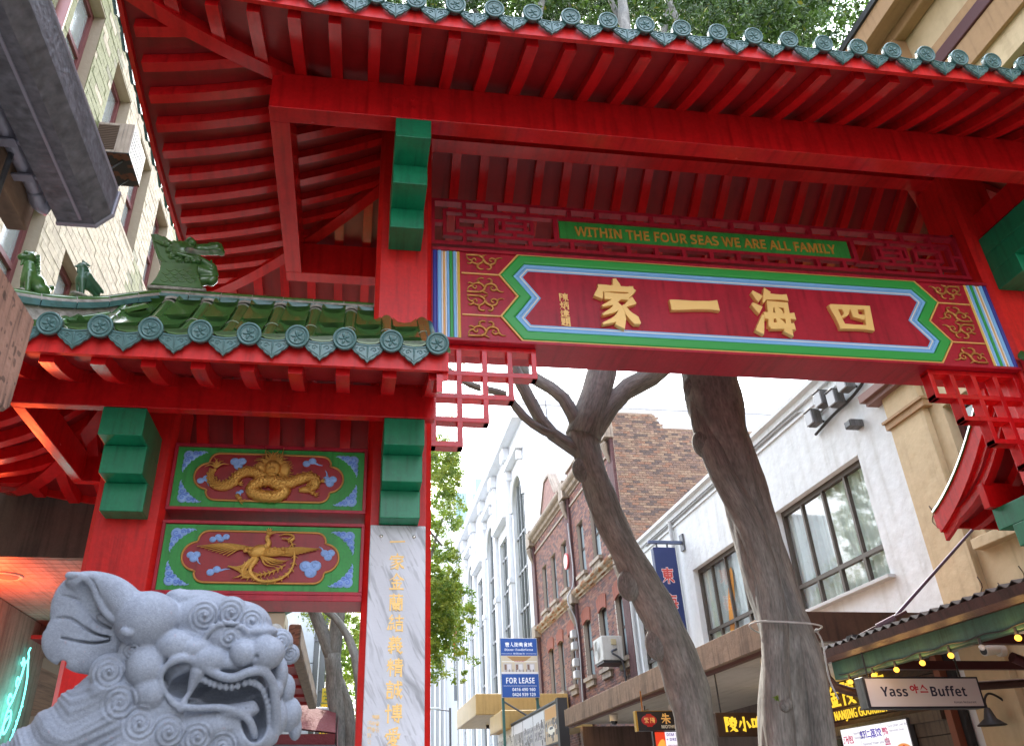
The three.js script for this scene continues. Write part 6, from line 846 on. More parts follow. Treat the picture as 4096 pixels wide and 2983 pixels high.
// ---- shop fronts below it
{
  const OR = M(rgb(0.26, 0.075, 0.022), 0.6, { map: rep(T.oldw, 0.6), bumpMap: rep(T.paintB, 0.4, 4), bumpScale: 0.004 }), GREYP = M(rgb(0.16, 0.12, 0.09), 0.7, { map: rep(T.conc, 0.8) });
  const sf = thing('orange_shopfront', 'shop front clad in orange brown horizontal boards under the awning', 'shop front', [0, 0, 0]);
  for (let i = 0; i < 9; i++) P('cladding_board', B(7.86, 7.9, 1.62 + i * 0.19, 1.8 + i * 0.19, -15.2, -10.5, 0.004), i === 3 || i === 4 ? GREYP : OR, sf);
  P('backing', B(7.9, 7.98, 0.1, 3.5, -15.2, -10.3), BLACK, sf); for (const z of [-15.2, -10.45]) P('corner_post', B(7.8, 7.9, 0, 3.4, z - 0.06, z + 0.06), M(rgb(0.2, 0.06, 0.03), 0.6), sf);
  P('lintel', B(7.8, 7.86, 2.55, 2.68, -15.1, -10.6), GREYP, sf); P('dark_window', B(7.84, 7.87, 1.0, 2.5, -14.8, -13.2), MP(rgb(0.02, 0.02, 0.02), 0.1), sf);
  const GLOW = new THREE.MeshStandardMaterial({ color: 0x775500, emissive: new THREE.Color(1, 0.66, 0.05), emissiveIntensity: 0.24 }), SIDE = M(rgb(0.25, 0.16, 0.02), 0.5);
  const ns = thing('restaurant_lettering', 'glowing yellow restaurant lettering fixed to the orange boards', 'sign', [7.84, 3.0, -12.6]);
  '金陵小吃'.split('').forEach((ch, i) => { const g = glyphGeo(ch, 0.35, 0.015, 0, 9); g.rotateY(-Math.PI / 2); const m = P('character', g, GLOW, ns); m.position.set(0, 0.14, -0.5 + i * 0.42); });
  { const g = textGeo('NANJING GOURMET', 0.13, 0.012, 0.9, FONT); g.rotateY(-Math.PI / 2); const m = P('lettering', g, GLOW, ns); m.position.set(0, -0.16, 0.12); }
  const nl = new THREE.PointLight(new THREE.Color(1, 0.72, 0.15), 0.12); nl.name = 'lettering_glow'; nl.position.set(7.45, 2.95, -13.0); nl.castShadow = true; nl.shadow.radius = 10; scene.add(nl);
  // second restaurant sign between the trunks
  const s2 = thing('restaurant_sign', 'dark hanging sign with glowing yellow characters between the two trunks', 'sign', [5.3, 2.58, -11.6]);
  P('box', B(-0.2, 0.78, -0.14, 0.17, -0.08, 0, 0.01), M(rgb(0.045, 0.02, 0.008), 0.6), s2); '陵小吃中'.split('').forEach((ch, i) => { const g = glyphGeo(ch, 0.2, 0.012, 0, 14); g.scale(0.9, 0.95, 1); const m = P('character', g, GLOW, s2); m.position.set(0.0 + i * 0.2, 0.02, 0.003); }); for (const x of [-0.1, 0.7]) P('hanger', rod(V(x, 0.17, -0.04), V(x, 0.74, -0.04), 0.012), BLACK, s2);
  // lantern sign
  const s3 = thing('lantern_sign', 'black and gold hanging sign with a red lantern emblem', 'sign', [4.78, 2.715, -14]);
  P('box', B(0, 0.95, 0, 0.3, -0.1, 0, 0.008), M(rgb(0.014, 0.012, 0.016), 0.4), s3); P('gold_edge', B(-0.03, 0, -0.006, 0.306, -0.11, 0.008, 0.004), M(rgb(0.5, 0.3, 0.05), 0.4, { metalness: 0.5 }), s3); P('gold_edge', B(0, 0.95, 0.3, 0.306, -0.1, 0.006), M(rgb(0.5, 0.3, 0.05), 0.4, { metalness: 0.5 }), s3); P('hanger', rod(V(0.12, 0.3, -0.05), V(0.12, 0.62, -0.05), 0.012), M(rgb(0.35, 0.12, 0.02), 0.5), s3);
  P('lantern_emblem', merge(new THREE.SphereGeometry(1, 24, 10).scale(0.135, 0.085, 0.012).translate(0.2, 0.16, 0), B(0.155, 0.245, 0.235, 0.258, -0.002, 0.008), B(0.155, 0.245, 0.062, 0.085, -0.002, 0.008)), M(rgb(0.45, 0.01, 0.01), 0.4), s3); '紫陽'.split('').forEach((ch, i) => { const g = glyphGeo(ch, 0.085, 0.004, 0, 9); const m = P('emblem_character', g, GOLDPALE, s3); m.position.set(0.148 + i * 0.105, 0.16, 0.011); });
  { const g = glyphGeo('朱', 0.16, 0.006, 0.001, 12); const m = P('character', g, GOLDPALE, s3); m.position.set(0.49, 0.185, 0.003); } { const g = textGeo('MOTHER CHU', 0.05, 0.004, 1, FONTB); const m = P('lettering', g, M(rgb(0.7, 0.68, 0.6), 0.4), s3); m.position.set(0.62, 0.062, 0.002); }
  // lit posters
  const lit = (t, k) => new THREE.MeshStandardMaterial({ color: 0x222222, map: t, emissive: new THREE.Color(1, 1, 1), emissiveMap: t, emissiveIntensity: k, roughness: 0.4 });
  const bp = canvasTex(512, 512, (c) => { c.fillStyle = '#e8e2ee'; c.fillRect(0, 0, 512, 512); c.fillStyle = '#d23a1e'; c.fillRect(0, 0, 150, 512); c.fillStyle = '#f0a040'; c.beginPath(); c.ellipse(70, 250, 60, 150, 0.3, 0, 7); c.fill(); c.fillStyle = '#c22018'; c.beginPath(); c.ellipse(90, 420, 80, 90, 0, 0, 7); c.fill(); c.fillStyle = '#3a1c6e'; c.font = 'bold 60px sans-serif'; c.fillText('DIM SUM', 170, 60); c.fillText('+ DRINK BUFFET', 160, 130); c.fillStyle = '#7a1030'; c.font = 'bold 34px sans-serif'; c.fillText('ORIGINAL PRICE', 170, 210); c.fillStyle = '#1c2a8c'; c.fillRect(330, 230, 170, 190); c.fillStyle = '#ffffff'; c.font = 'bold 110px sans-serif'; c.fillText('$44', 336, 360); c.fillStyle = '#c01828'; c.font = 'bold 90px sans-serif'; c.fillText('$59', 170, 350); });
  const s4 = thing('lit_poster', 'glowing buffet price poster below the lantern sign', 'poster', [5.12, 2.18, -14.2]); P('light_box', B(-0.03, 0.63, -0.03, 0.56, -0.08, 0), BLACK, s4); P('printed_face', new THREE.PlaneGeometry(0.6, 0.53).translate(0.3, 0.265, 0.004), lit(bp, 0.28), s4);
  const mt = canvasTex(1024, 512, (c) => {
    c.fillStyle = '#f3f0f6'; c.fillRect(0, 0, 1024, 512); c.strokeStyle = '#555'; c.lineWidth = 4; for (const x of [300, 660]) { c.beginPath(); c.moveTo(x, 0); c.lineTo(x, 512); c.stroke(); }
    '汤包'.split('').forEach((g, i) => drawGlyph(c, g, 60 + i * 80, 110, 84, '#b0204a', 13)); '虾仁蒸饺'.split('').forEach((g, i) => drawGlyph(c, g, 350 + i * 82, 80, 84, '#3a2a9a', 13)); '鸭血粉'.split('').forEach((g, i) => drawGlyph(c, g, 700, 80 + i * 95, 76, '#b0205a', 12));
    c.fillStyle = '#333355'; c.font = '34px sans-serif'; c.fillText('Steamed Pork', 200, 70); c.fillText('Xiaolongbao', 205, 115); c.font = '36px sans-serif'; c.fillText('Steamed Prawn and Pork', 320, 190); c.fillText('Dumplings', 320, 240); c.font = '30px sans-serif'; c.fillText('Duck Giblet Liver Blood Jelly', 750, 50); c.fillText('Vermicelli Soup', 760, 95);
    for (const [x, y, r] of [[170, 380, 150], [520, 420, 150], [900, 320, 170]]) { c.fillStyle = x > 800 ? '#e9e4e0' : '#a8763a'; c.beginPath(); c.ellipse(x, y, r, r * 0.8, 0, 0, 7); c.fill(); c.fillStyle = x > 800 ? '#d98a4a' : '#e8d2a8'; c.beginPath(); c.ellipse(x, y, r * 0.8, r * 0.62, 0, 0, 7); c.fill(); for (let k = 0; k < 9; k++) { c.fillStyle = x > 800 ? ['#d8b040', '#5f9a32', '#c8452a'][k % 3] : '#f7efe2'; c.beginPath(); c.ellipse(x + Math.cos(k * 2.4) * r * 0.42, y + Math.sin(k * 2.4) * r * 0.34, r * 0.2, r * 0.15, k, 0, 7); c.fill(); } }
  });
  const mb = thing('menu_light_box', 'glowing white dumpling menu light box on the orange shop front', 'menu board', [7.76, 2.0, -12.15]); P('case', B(0, 0.08, -0.1, 0.64, -0.87, 0.87, 0.006), STEELG, mb); const mf = P('printed_face', new THREE.PlaneGeometry(1.7, 0.7).rotateY(-Math.PI / 2).translate(-0.004, 0.27, 0), lit(mt, 0.27), mb);
  const ml = new THREE.RectAreaLight(new THREE.Color(1, 0.98, 1), 0.7, 1.6, 0.6); ml.name = 'menu_glow'; ml.position.set(7.7, 2.27, -12.15); ml.lookAt(0, 2.27, -12.15); scene.add(ml);
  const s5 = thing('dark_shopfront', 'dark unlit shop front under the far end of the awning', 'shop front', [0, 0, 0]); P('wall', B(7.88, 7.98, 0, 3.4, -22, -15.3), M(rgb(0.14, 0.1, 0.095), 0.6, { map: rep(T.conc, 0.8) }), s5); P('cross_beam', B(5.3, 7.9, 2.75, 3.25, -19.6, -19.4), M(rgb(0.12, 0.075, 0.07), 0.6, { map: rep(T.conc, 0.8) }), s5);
}
// ---- blue vertical sign
{
  const bt = canvasTex(256, 768, (c, w, h) => { c.fillStyle = '#1f2f66'; c.fillRect(0, 0, w, h); drawGlyph(c, '東', 128, 270, 150, '#c8453f', 12, '#f4f0f0'); drawGlyph(c, '海', 128, 520, 150, '#c8453f', 12, '#f4f0f0'); });
  const s = thing('blue_blade_sign', 'navy blue vertical blade sign with red characters on the white building', 'sign', [7.45, 5.2, -18.5]); P('panel', B(-0.28, 0.28, 0, 1.95, -0.09, 0.09, 0.012), M(rgb(0.02, 0.035, 0.12), 0.5), s); P('printed_face', new THREE.PlaneGeometry(0.54, 1.92).translate(0, 0.975, 0.094), M('#ffffff', 0.5, { map: bt }), s);
  P('arm', B(-0.36, 0.5, 2.06, 2.13, -0.05, 0.05, 0.006), M(rgb(0.09, 0.12, 0.22), 0.5), s); for (const x of [-0.15, 0.12]) P('hanger', rod(V(x, 1.95, 0), V(x, 2.08, 0), 0.025), STEELG, s); P('wall_plate', B(0.5, 0.54, 1.9, 2.3, -0.1, 0.1), STEELG, s);
}
// ================================================================ brick building
{
  const bb = thing('brick_building', 'Victorian red brick building with stone cornice and arched sash windows', 'building', [0, 0, 0]), ZC = -22.73, ZE = -35.3;
  T.srust = tex(256, (u, v) => { const n = fb2(u, v, 5, 12, 4, 19), r = sstep(0.5, 0.66, n), d = fbm(u, v, 20, 3, 4); return [lerp(0.62, 0.52, r) * (0.8 + 0.4 * d), lerp(0.57, 0.33, r) * (0.8 + 0.4 * d), lerp(0.5, 0.18, r) * (0.8 + 0.4 * d)]; });
  const STN = M(rgb(0.42, 0.35, 0.29), 0.85, { map: rep(T.conc, 0.7), bumpMap: rep(T.plB, 2), bumpScale: 0.008 }), BACK = M(rgb(0.34, 0.28, 0.23), 0.9);
  const holes = []; for (const [z0, z1] of [[-26.0, -25.1], [-27.8, -26.95], [-30.25, -29.4], [-32.05, -31.2], [-33.7, -32.85]]) holes.push([z0, z1, 8.85, 10.72]); for (const [z0, z1] of [[-24.2, -23.35], [-26.05, -25.2], [-27.95, -27.1], [-30.05, -29.3], [-31.8, -31.0], [-33.4, -32.6]]) holes.push([z0, z1, 5.45, 7.3]);
  const topAt = (x) => (x < 9.43 ? 12.93 : x < 9.76 ? lerp(12.93, 12.42, (x - 9.43) / 0.33) : 12.42);
  P('side_wall', wallZ(ZC, -0.3, [[FX, 3], [16, 3], [16, 12.42], [9.76, 12.42], [9.43, 12.93], [FX, 12.93]]), BACK, bb); P('front_wall', wallX(FX, 0.3, [[ZC - 0.3, 3], [ZE, 3], [ZE, 12.1], [ZC - 0.3, 12.1]], holes), BACK, bb); P('roof', B(FX + 0.3, 16, 11.6, 11.8, ZE, ZC - 0.3), BACK, bb); P('back_wall', B(FX + 0.3, 16, 3, 12, ZE, ZE + 0.3), BACK, bb);
  const cols = [[0.31, 0.2, 0.145], [0.27, 0.17, 0.125], [0.34, 0.235, 0.165], [0.24, 0.16, 0.13], [0.38, 0.26, 0.18], [0.15, 0.11, 0.1], [0.33, 0.18, 0.12]];
  bricks(bb, { plane: 'z', at: ZC, dir: 1, u0: FX + 0.02, u1: 14.5, v0: 7.6, v1: 12.93, bl: 0.22, bh: 0.068, jt: 0.012, depth: 0.014, cols, seed: 3, keep: (x, y) => y < topAt(x) - 0.03, pref: (x, y) => Math.abs(x - 9.6) + Math.abs(y - 10.3) * 0.9 });
  const cols2 = [[0.25, 0.11, 0.085], [0.29, 0.13, 0.09], [0.22, 0.1, 0.085], [0.17, 0.085, 0.08], [0.32, 0.16, 0.115], [0.12, 0.075, 0.075]];
  const piers = [[ZC - 0.55, ZC], [-28.95, -28.4], [ZE, ZE + 0.55]];
  bricks(bb, { plane: 'x', at: FX, dir: -1, u0: ZE, u1: ZC, v0: 3.3, v1: 12.1, bl: 0.22, bh: 0.068, jt: 0.012, depth: 0.014, holes, cols: cols2, seed: 6, n: 300, pref: (z, y) => Math.abs(z + 25.5) + Math.abs(y - 8) });
  for (const [z0, z1] of piers) { P('pier', B(FX - 0.1, FX - 0.016, 3, 12.0, z0, z1), M(rgb(0.11, 0.045, 0.045), 0.85, { map: brickGrain, bumpMap: rep(T.plB, 4), bumpScale: 0.01 }), bb); P('pier_block', B(FX - 0.3, FX + 0.02, 12.0, 12.7, z0 - 0.05, z1 + 0.05, 0.02), STN, bb); P('pier_block', B(FX - 0.26, FX + 0.02, 8.05, 8.55, z0 - 0.04, z1 + 0.04, 0.02), STN, bb);
    for (const y of [12.0, 8.05]) P('console', merge(curl2(0, 0, 0.13, 1.2, 0, 1, 0.05, 0).rotateY(Math.PI / 2).translate(FX - 0.22, y - 0.15, (z0 + z1) / 2), tube([V(FX - 0.24, y - 0.1, (z0 + z1) / 2), V(FX - 0.2, y - 0.4, (z0 + z1) / 2), V(FX - 0.08, y - 0.75, (z0 + z1) / 2)], (t) => 0.13 - 0.08 * t, 10, 8)), STN, bb); }
  const pr = [[-0.35, 0.4], [-0.35, 0.3], [-0.3, 0.24], [-0.2, 0.2], [-0.16, 0.1], [-0.06, 0.06], [-0.05, 0], [0.02, 0], [0.02, 0.4]];
  for (const [za, zb] of [[ZC - 0.55, -28.4], [-28.95, ZE + 0.55]]) { P('cornice', sweepP([V(FX, 12.05, za), V(FX, 12.05, zb)], V(1, 0, 0), pr, V(0, 1, 0)), STN, bb); P('string_course', sweepP([V(FX, 8.15, za), V(FX, 8.15, zb)], V(1, 0, 0), pr.map(([a, b]) => [a * 0.7, b * 0.75]), V(0, 1, 0)), M('#ffffff', 0.85, { map: rep(T.srust, 0.35), bumpMap: rep(T.plB, 2), bumpScale: 0.008 }), bb); P('frieze', B(FX - 0.06, FX - 0.016, 11.62, 11.7, Math.min(za, zb), Math.max(za, zb)), STN, bb); }
  P('parapet', B(FX - 0.05, FX + 0.25, 12.45, 12.95, -28.4, ZC - 0.55), M(rgb(0.3, 0.16, 0.13), 0.85, { map: brickGrain }), bb); P('parapet_cap', B(FX - 0.12, FX + 0.3, 12.95, 13.03, -28.4, ZC - 0.55, 0.01), STN, bb);
  P('gable', wallX(FX - 0.05, 0.3, [[-29.5, 12.45], [-34.6, 12.45], [-34.6, 12.8], [-33, 12.8], [-32, 13.95], [-31.2, 13.95], [-30.4, 12.9], [-29.5, 12.9]]), M(rgb(0.3, 0.16, 0.13), 0.85, { map: brickGrain }), bb); for (const [a, b] of [[[12.85, -33], [13.98, -32]], [[13.98, -32], [13.98, -31.2]], [[13.98, -31.2], [12.95, -30.4]]]) P('gable_coping', bar([V(FX + 0.1, a[0], a[1]), V(FX + 0.1, b[0], b[1])], V(1, 0, 0), 0.4, 0.12), STN, bb);
  const SASH = M(rgb(0.05, 0.03, 0.025), 0.6), PANE = MP(rgb(0.30, 0.36, 0.38), 0.12, { metalness: 0.15, bumpMap: rep(T.fine, 1.5), bumpScale: 0.002 }), WHB = M(rgb(0.5, 0.44, 0.36), 0.8, { map: brickGrain }), ARB = [[0.34, 0.10, 0.06], [0.28, 0.08, 0.05]].map((c) => M(rgb(...c), 0.85, { map: brickGrain }));
  for (const [z0, z1, y0, y1] of holes) {
    const w = G('window', bb), d = FX + 0.14, low = y0 < 7, zm = (z0 + z1) / 2;
    for (const [a, b, c, e] of [[z0, z0 + 0.05, y0, y1], [z1 - 0.05, z1, y0, y1], [z0 + 0.05, z1 - 0.05, y1 - 0.08, y1], [z0 + 0.05, z1 - 0.05, y0, y0 + 0.07], [z0 + 0.05, z1 - 0.05, (y0 + y1) / 2 - 0.03, (y0 + y1) / 2 + 0.03]]) P('sash', B(d - 0.03, d + 0.03, c, e, a, b), SASH, w);
    P('pane', B(d, d + 0.006, y0 + 0.07, (y0 + y1) / 2 - 0.03, z0 + 0.05, z1 - 0.05), PANE, w); P('pane', B(d + 0.01, d + 0.016, (y0 + y1) / 2 + 0.03, y1 - 0.08, z0 + 0.05, z1 - 0.05), PANE, w);
    P('sill', merge(B(FX - 0.16, FX + 0.1, y0 - 0.12, y0 - 0.002, z0 - 0.12, z1 + 0.12), B(FX - 0.1, FX, y0 - 0.3, y0 - 0.12, z0 - 0.04, z1 + 0.04)), STN, w);
    if (low) for (let i = 0; i < 9; i++) { const t = i / 8 * 2 - 1, q = P('arch_brick', UNIT, ARB[i % 2], w); q.position.set(FX - 0.02, y1 + 0.2 - 0.09 * t * t, zm + t * 0.46); q.scale.set(0.05, 0.42, 0.098); q.rotation.x = t * 0.22; }
    if (low && z0 > -28.5) for (let i = 0; i < 12; i++) P('jamb_brick', B(FX - 0.02, FX + 0.1, y0 + i * 0.15, y0 + i * 0.15 + 0.13, z0 - 0.09 + 0.0, z0 - 0.002), WHB, w);
  }
  // air conditioning unit and meter boxes
  const WH = M(rgb(0.66, 0.64, 0.6), 0.5, { map: rep(T.plaster, 1) });
  const ac = thing('air_conditioner_unit', 'white outdoor air conditioner unit on a bracket on the brick wall', 'air conditioner', [7.55, 5.35, -24.0]); P('casing', B(-0.32, 0.3, 0, 0.68, -0.45, 0.45, 0.02), WH, ac); P('fan_grille', new THREE.TorusGeometry(0.27, 0.012, 6, 32).rotateY(Math.PI / 2).translate(-0.325, 0.34, -0.08), M(rgb(0.5, 0.5, 0.48), 0.5), ac); for (let i = 1; i < 5; i++) P('fan_grille', new THREE.TorusGeometry(0.27 - i * 0.055, 0.008, 6, 28).rotateY(Math.PI / 2).translate(-0.325, 0.34, -0.08), M(rgb(0.5, 0.5, 0.48), 0.5), ac); P('valve_cover', B(-0.05, 0.1, 0.42, 0.58, 0.45, 0.5, 0.01), M(rgb(0.5, 0.42, 0.25), 0.5), ac); P('bracket', B(-0.3, 0.45, -0.06, -0.002, -0.4, 0.4), BLACK, ac); P('hose', tube([V(0.1, 0.3, 0.46), V(-0.1, 0.2, 0.56), V(0.2, 0.0, 0.5), V(0.3, -0.6, 0.4)], 0.03, 16, 6), STEELG, ac);
  for (const [y, i] of [[6.9, 0], [6.5, 1], [5.95, 2], [5.55, 3]]) { const m = thing('meter_box', 'small grey electrical box in a vertical run on the brick pier', 'meter box', [7.82, y, -28.7], 'electrical boxes on the brick pier'); P('box', B(-0.1, 0.06, 0, 0.26, -0.16, 0.16, 0.015), M(rgb(0.42, 0.42, 0.42), 0.5), m); P('cover', B(-0.115, -0.1, 0.02, 0.24, -0.14, 0.14, 0.006), M(rgb(0.5, 0.5, 0.5), 0.5), m); }
  const cp = thing('wall_conduit', 'thin grey conduit running down the brick pier', 'conduit', [7.85, 0, -28.4]); P('pipe', tube([V(0, 11, 0), V(0, 8.7, 0), V(-0.25, 8.2, 0), V(0, 7.4, 0), V(0, 4.5, 0)], 0.025, 40, 6), M(rgb(0.35, 0.35, 0.36), 0.5), cp);
  const rw = thing('round_wall_plaque', 'round red and white plaque on the brick wall', 'sign', [7.86, 9.75, -29.1]); P('disc', new THREE.CylinderGeometry(0.3, 0.3, 0.06, 24).rotateZ(Math.PI / 2), M(rgb(0.5, 0.06, 0.06), 0.5), rw); P('face', new THREE.CylinderGeometry(0.24, 0.24, 0.07, 24).rotateZ(Math.PI / 2), M(rgb(0.7, 0.68, 0.66), 0.5), rw);
}
// ================================================================ tall white arched building
{
  const ab = thing('arched_white_building', 'tall white building with round headed gridded windows beyond the brick building', 'building', [0, 0, 0]), Z0 = -35.9, bay = 4.25;
  const WH = M(rgb(0.74, 0.76, 0.8), 0.75, { map: rep(T.plaster, 0.15) }), FR = M(rgb(0.16, 0.17, 0.18), 0.5), GL = MP(rgb(0.10, 0.12, 0.10), 0.05, { metalness: 0.55, bumpMap: rep(T.plB, 0.35), bumpScale: 0.006 });
  P('side_wall', B(8.02, 40, 0, 19.7, Z0 - 0.3, Z0), WH, ab); P('side_coping', B(7.98, 40, 19.7, 20.0, Z0 - 0.4, Z0 + 0.08), WH, ab); P('back_slab', B(8.3, 12, 0, 19.7, -61, Z0 - 0.3), WH, ab);
  for (let i = 0; i < 6; i++) {
    const zm = Z0 - 2.05 - i * bay, arch = i % 2 === 0, hw = 1.42, ys = arch ? 15.1 : 14.6, sh = new THREE.Shape(), a0 = -(zm + bay / 2), a1 = -(zm - bay / 2); sh.moveTo(a0, 0); sh.lineTo(a1, 0); sh.lineTo(a1, 18.9); sh.lineTo(a0, 18.9); sh.closePath();
    const hl = new THREE.Path(); hl.moveTo(-zm - hw, 4.6); hl.lineTo(-zm - hw, ys); if (arch) hl.absarc(-zm, ys, hw, Math.PI, 0, true); else hl.lineTo(-zm + hw, ys); hl.lineTo(-zm + hw, 4.6); hl.closePath(); sh.holes.push(hl);
    const g = new THREE.ExtrudeGeometry(sh, { depth: 0.3, bevelEnabled: false }); g.rotateY(Math.PI / 2); g.translate(8, 0, 0); P('bay_wall', buv(g), WH, ab);
    P('pilaster', B(7.8, 8.0, 0, 18.2, zm - bay / 2 - 0.3, zm - bay / 2 + 0.3, 0.02), WH, ab); P('pilaster_cap', B(7.62, 8.0, 18.2, 18.9, zm - bay / 2 - 0.42, zm - bay / 2 + 0.42, 0.03), WH, ab); P('cornice', B(7.45, 8.02, 18.9, 19.4, zm - bay / 2, zm + bay / 2, 0.05), WH, ab); P('bay_hood', B(7.6, 8.02, arch ? 17.4 : 15.2, arch ? 17.7 : 15.6, zm - bay / 2 + 0.32, zm + bay / 2 - 0.32, 0.06), WH, ab); if (arch) for (const q of [-1.5, 1.5]) P('hood_console', B(7.7, 8.0, 16.9, 17.4, zm + q - 0.12, zm + q + 0.12, 0.04), WH, ab);
    if (arch) P('arch_moulding', new THREE.TorusGeometry(hw + 0.1, 0.12, 8, 24, Math.PI).rotateY(Math.PI / 2).translate(7.98, ys, zm), WH, ab); P('impost', B(7.72, 8.0, 11.6, 11.9, zm - bay / 2 - 0.36, zm - bay / 2 + 0.36, 0.03), WH, ab);
    const w = G('window', ab); P('glass', B(8.18, 8.2, 4.6, arch ? 16.5 : 14.6, zm - hw, zm + hw), GL, w); for (let k = 1; k < 4; k++) P('glazing_bar', B(8.1, 8.18, 4.6, arch ? 16.3 : 14.6, zm - hw + k * hw / 2 - 0.035, zm - hw + k * hw / 2 + 0.035), FR, w); for (let k = 0; k < 6; k++) P('glazing_bar', B(8.12, 8.175, 4.6 + k * 1.8, 4.7 + k * 1.8, zm - hw, zm + hw), FR, w);
  }
}
// ================================================================ lease sign, hoardings and gold canopies in the street
{
  const lt = canvasTex(512, 768, (c) => {
    c.fillStyle = '#1f55a8'; c.fillRect(0, 0, 512, 768); '唐人街美食城'.split('').forEach((g, i) => drawGlyph(c, g, 94 + i * 65, 82, 62, '#ffffff', 13)); c.fillStyle = '#ffffff'; c.textAlign = 'center'; c.font = 'bold 40px serif'; c.fillText('Dixon+ FoodieVerse', 256, 165); c.font = 'bold 28px serif'; c.fillText('80 Dixon St', 256, 212); c.fillRect(10, 202, 150, 4); c.fillRect(352, 202, 150, 4);
    c.fillStyle = '#d9c9ae'; c.fillRect(0, 230, 512, 240); c.fillStyle = '#b88d5a'; c.beginPath(); c.moveTo(80, 240); c.lineTo(430, 240); c.lineTo(330, 310); c.lineTo(180, 310); c.fill(); c.fillStyle = '#efe9df'; c.fillRect(10, 300, 490, 16); for (const x of [30, 190, 350]) { c.fillStyle = '#cfc6c2'; c.fillRect(x, 330, 120, 110); c.fillStyle = '#8a6a58'; c.fillRect(x + 15, 345, 30, 70); c.fillStyle = '#e7e2e4'; c.fillRect(x + 55, 345, 50, 70); } c.fillStyle = '#b02020'; c.font = 'bold 22px sans-serif'; c.fillText('FOODIEVERSE', 256, 312); c.fillStyle = '#554444'; for (let i = 0; i < 9; i++) c.fillRect(60 + i * 48, 410, 8, 32); c.fillStyle = '#e8e4e4'; c.fillRect(0, 442, 512, 28);
    c.fillStyle = '#ffffff'; c.font = 'bold 104px sans-serif'; c.save(); c.translate(256, 592); c.scale(0.78, 1); c.fillText('FOR LEASE', 0, 0); c.restore(); c.fillRect(20, 622, 460, 4); c.font = 'bold 58px sans-serif'; c.save(); c.translate(300, 690); c.scale(0.92, 1); c.fillText('0416 490 160', 0, 0); c.fillText('0424 939 129', 0, 64); c.restore();
  });
  const z = -27, s = thing('lease_sign', 'blue and white FOR LEASE board on green steel posts', 'sign', [5.45, 4.75, z]);
  P('board', B(-0.62, 0.62, 0, 1.83, -0.05, 0, 0.006), M(rgb(0.5, 0.5, 0.5), 0.5, { metalness: 0.5 }), s); P('printed_face', new THREE.PlaneGeometry(1.21, 1.8).translate(0, 0.915, 0.006), M('#ffffff', 0.45, { map: lt }), s);
  for (const x of [-0.57, 0.55]) P('post', B(x - 0.04, x + 0.04, -4.75, 1.7, -0.14, -0.06), M(rgb(0.03, 0.12, 0.11), 0.5), s); P('brace', rod(V(0.5, 0.0, -0.1), V(1.0, -1.3, -0.1), 0.03), STEELG, s); P('brace', rod(V(-0.55, -0.1, -0.1), V(0.5, -0.7, -0.1), 0.03), STEELG, s);
  const gc = (x0, x1, y0, y1, z0, z1, lb) => { const c = thing('gold_canopy', lb, 'canopy', [0, 0, 0], 'gold canopies over the street'); P('slab', B(x0, x1, y0, y1, z0, z1, 0.03), M(rgb(0.55, 0.36, 0.13), 0.5, { map: rep(T.plaster, 0.5) }), c); P('edge_trim', B(x0 - 0.01, x0 + 0.02, y0 - 0.02, y0, z0, z1), M(rgb(0.3, 0.18, 0.06), 0.5), c); for (const [a, b] of [[0.3, 0.3], [0.6, 0.6]]) P('downlight', new THREE.CylinderGeometry(0.06, 0.06, 0.14, 12).translate(lerp(x0, x1, a), y0 - 0.06, lerp(z0, z1, b)), BLACK, c); };
  gc(4.5, 7.9, 4.6, 5.3, -36, -30.5, 'highest gold box canopy jutting out beyond the lease sign'); gc(4.9, 7.9, 3.9, 4.45, -30, -27.6, 'gold box canopy just behind the lease sign posts'); gc(3.9, 6, 2.6, 3.0, -29.5, -26, 'lowest gold box canopy above the photo hoarding');
  const ht = canvasTex(1536, 384, (c) => { let sd = 7; const R = () => { sd = (sd * 16807) % 2147483647; return sd / 2147483647; }; for (let i = 0; i < 6; i++) { const x = i * 256; c.fillStyle = ['#8d8a88', '#a09b96', '#7f7d80', '#9a9aa2', '#a8a4a8', '#b79f80'][i]; c.fillRect(x, 0, 256, 384); c.fillStyle = '#d5d6da'; c.fillRect(x + 6, 6, 244, 120); for (let k = 0; k < 26; k++) { c.fillStyle = ['#55504f', '#6d6a6a', '#3b3a3d', '#bdb8b3'][Math.floor(R() * 4)]; c.fillRect(x + 8 + R() * 225, 90 + R() * 250, 8 + R() * 22, 14 + R() * 50); } if (i > 2) for (let k = 0; k < 6; k++) for (let r = 0; r < 3; r++) { c.fillStyle = '#4c4a58'; c.fillRect(x + 30 + k * 34, 150 + r * 60, 14, 36); } c.fillStyle = '#222226'; c.fillRect(x + 250, 0, 8, 384); } c.fillStyle = '#c8934e'; c.fillRect(1290, 8, 236, 120); c.fillStyle = '#e2ddd2'; c.beginPath(); c.ellipse(1400, 250, 70, 46, 0.2, 0, 7); c.fill(); c.fillStyle = '#3f4a55'; c.fillRect(1370, 215, 66, 26); c.fillStyle = '#2b2a2a'; for (const x of [1355, 1440]) { c.beginPath(); c.arc(x, 295, 18, 0, 7); c.fill(); } });
  const hd = thing('photo_hoarding', 'hoarding of old black and white street photographs below the lease sign', 'hoarding', [5.2, 3.05, -21.2]); P('backing', B(0, 0.08, 0, 0.95, -9, 0), M(rgb(0.06, 0.06, 0.062), 0.6), hd); P('printed_face', new THREE.PlaneGeometry(8.9, 0.86).rotateY(-Math.PI / 2).translate(-0.005, 0.47, -4.5), M('#ffffff', 0.5, { map: ht }), hd); P('end_post', B(-0.05, 0.2, -0.2, 1.0, 0, 0.22), BLACK, hd); P('top_cap', B(-0.02, 0.1, 0.95, 0.99, -9, 0), STEELG, hd);
}
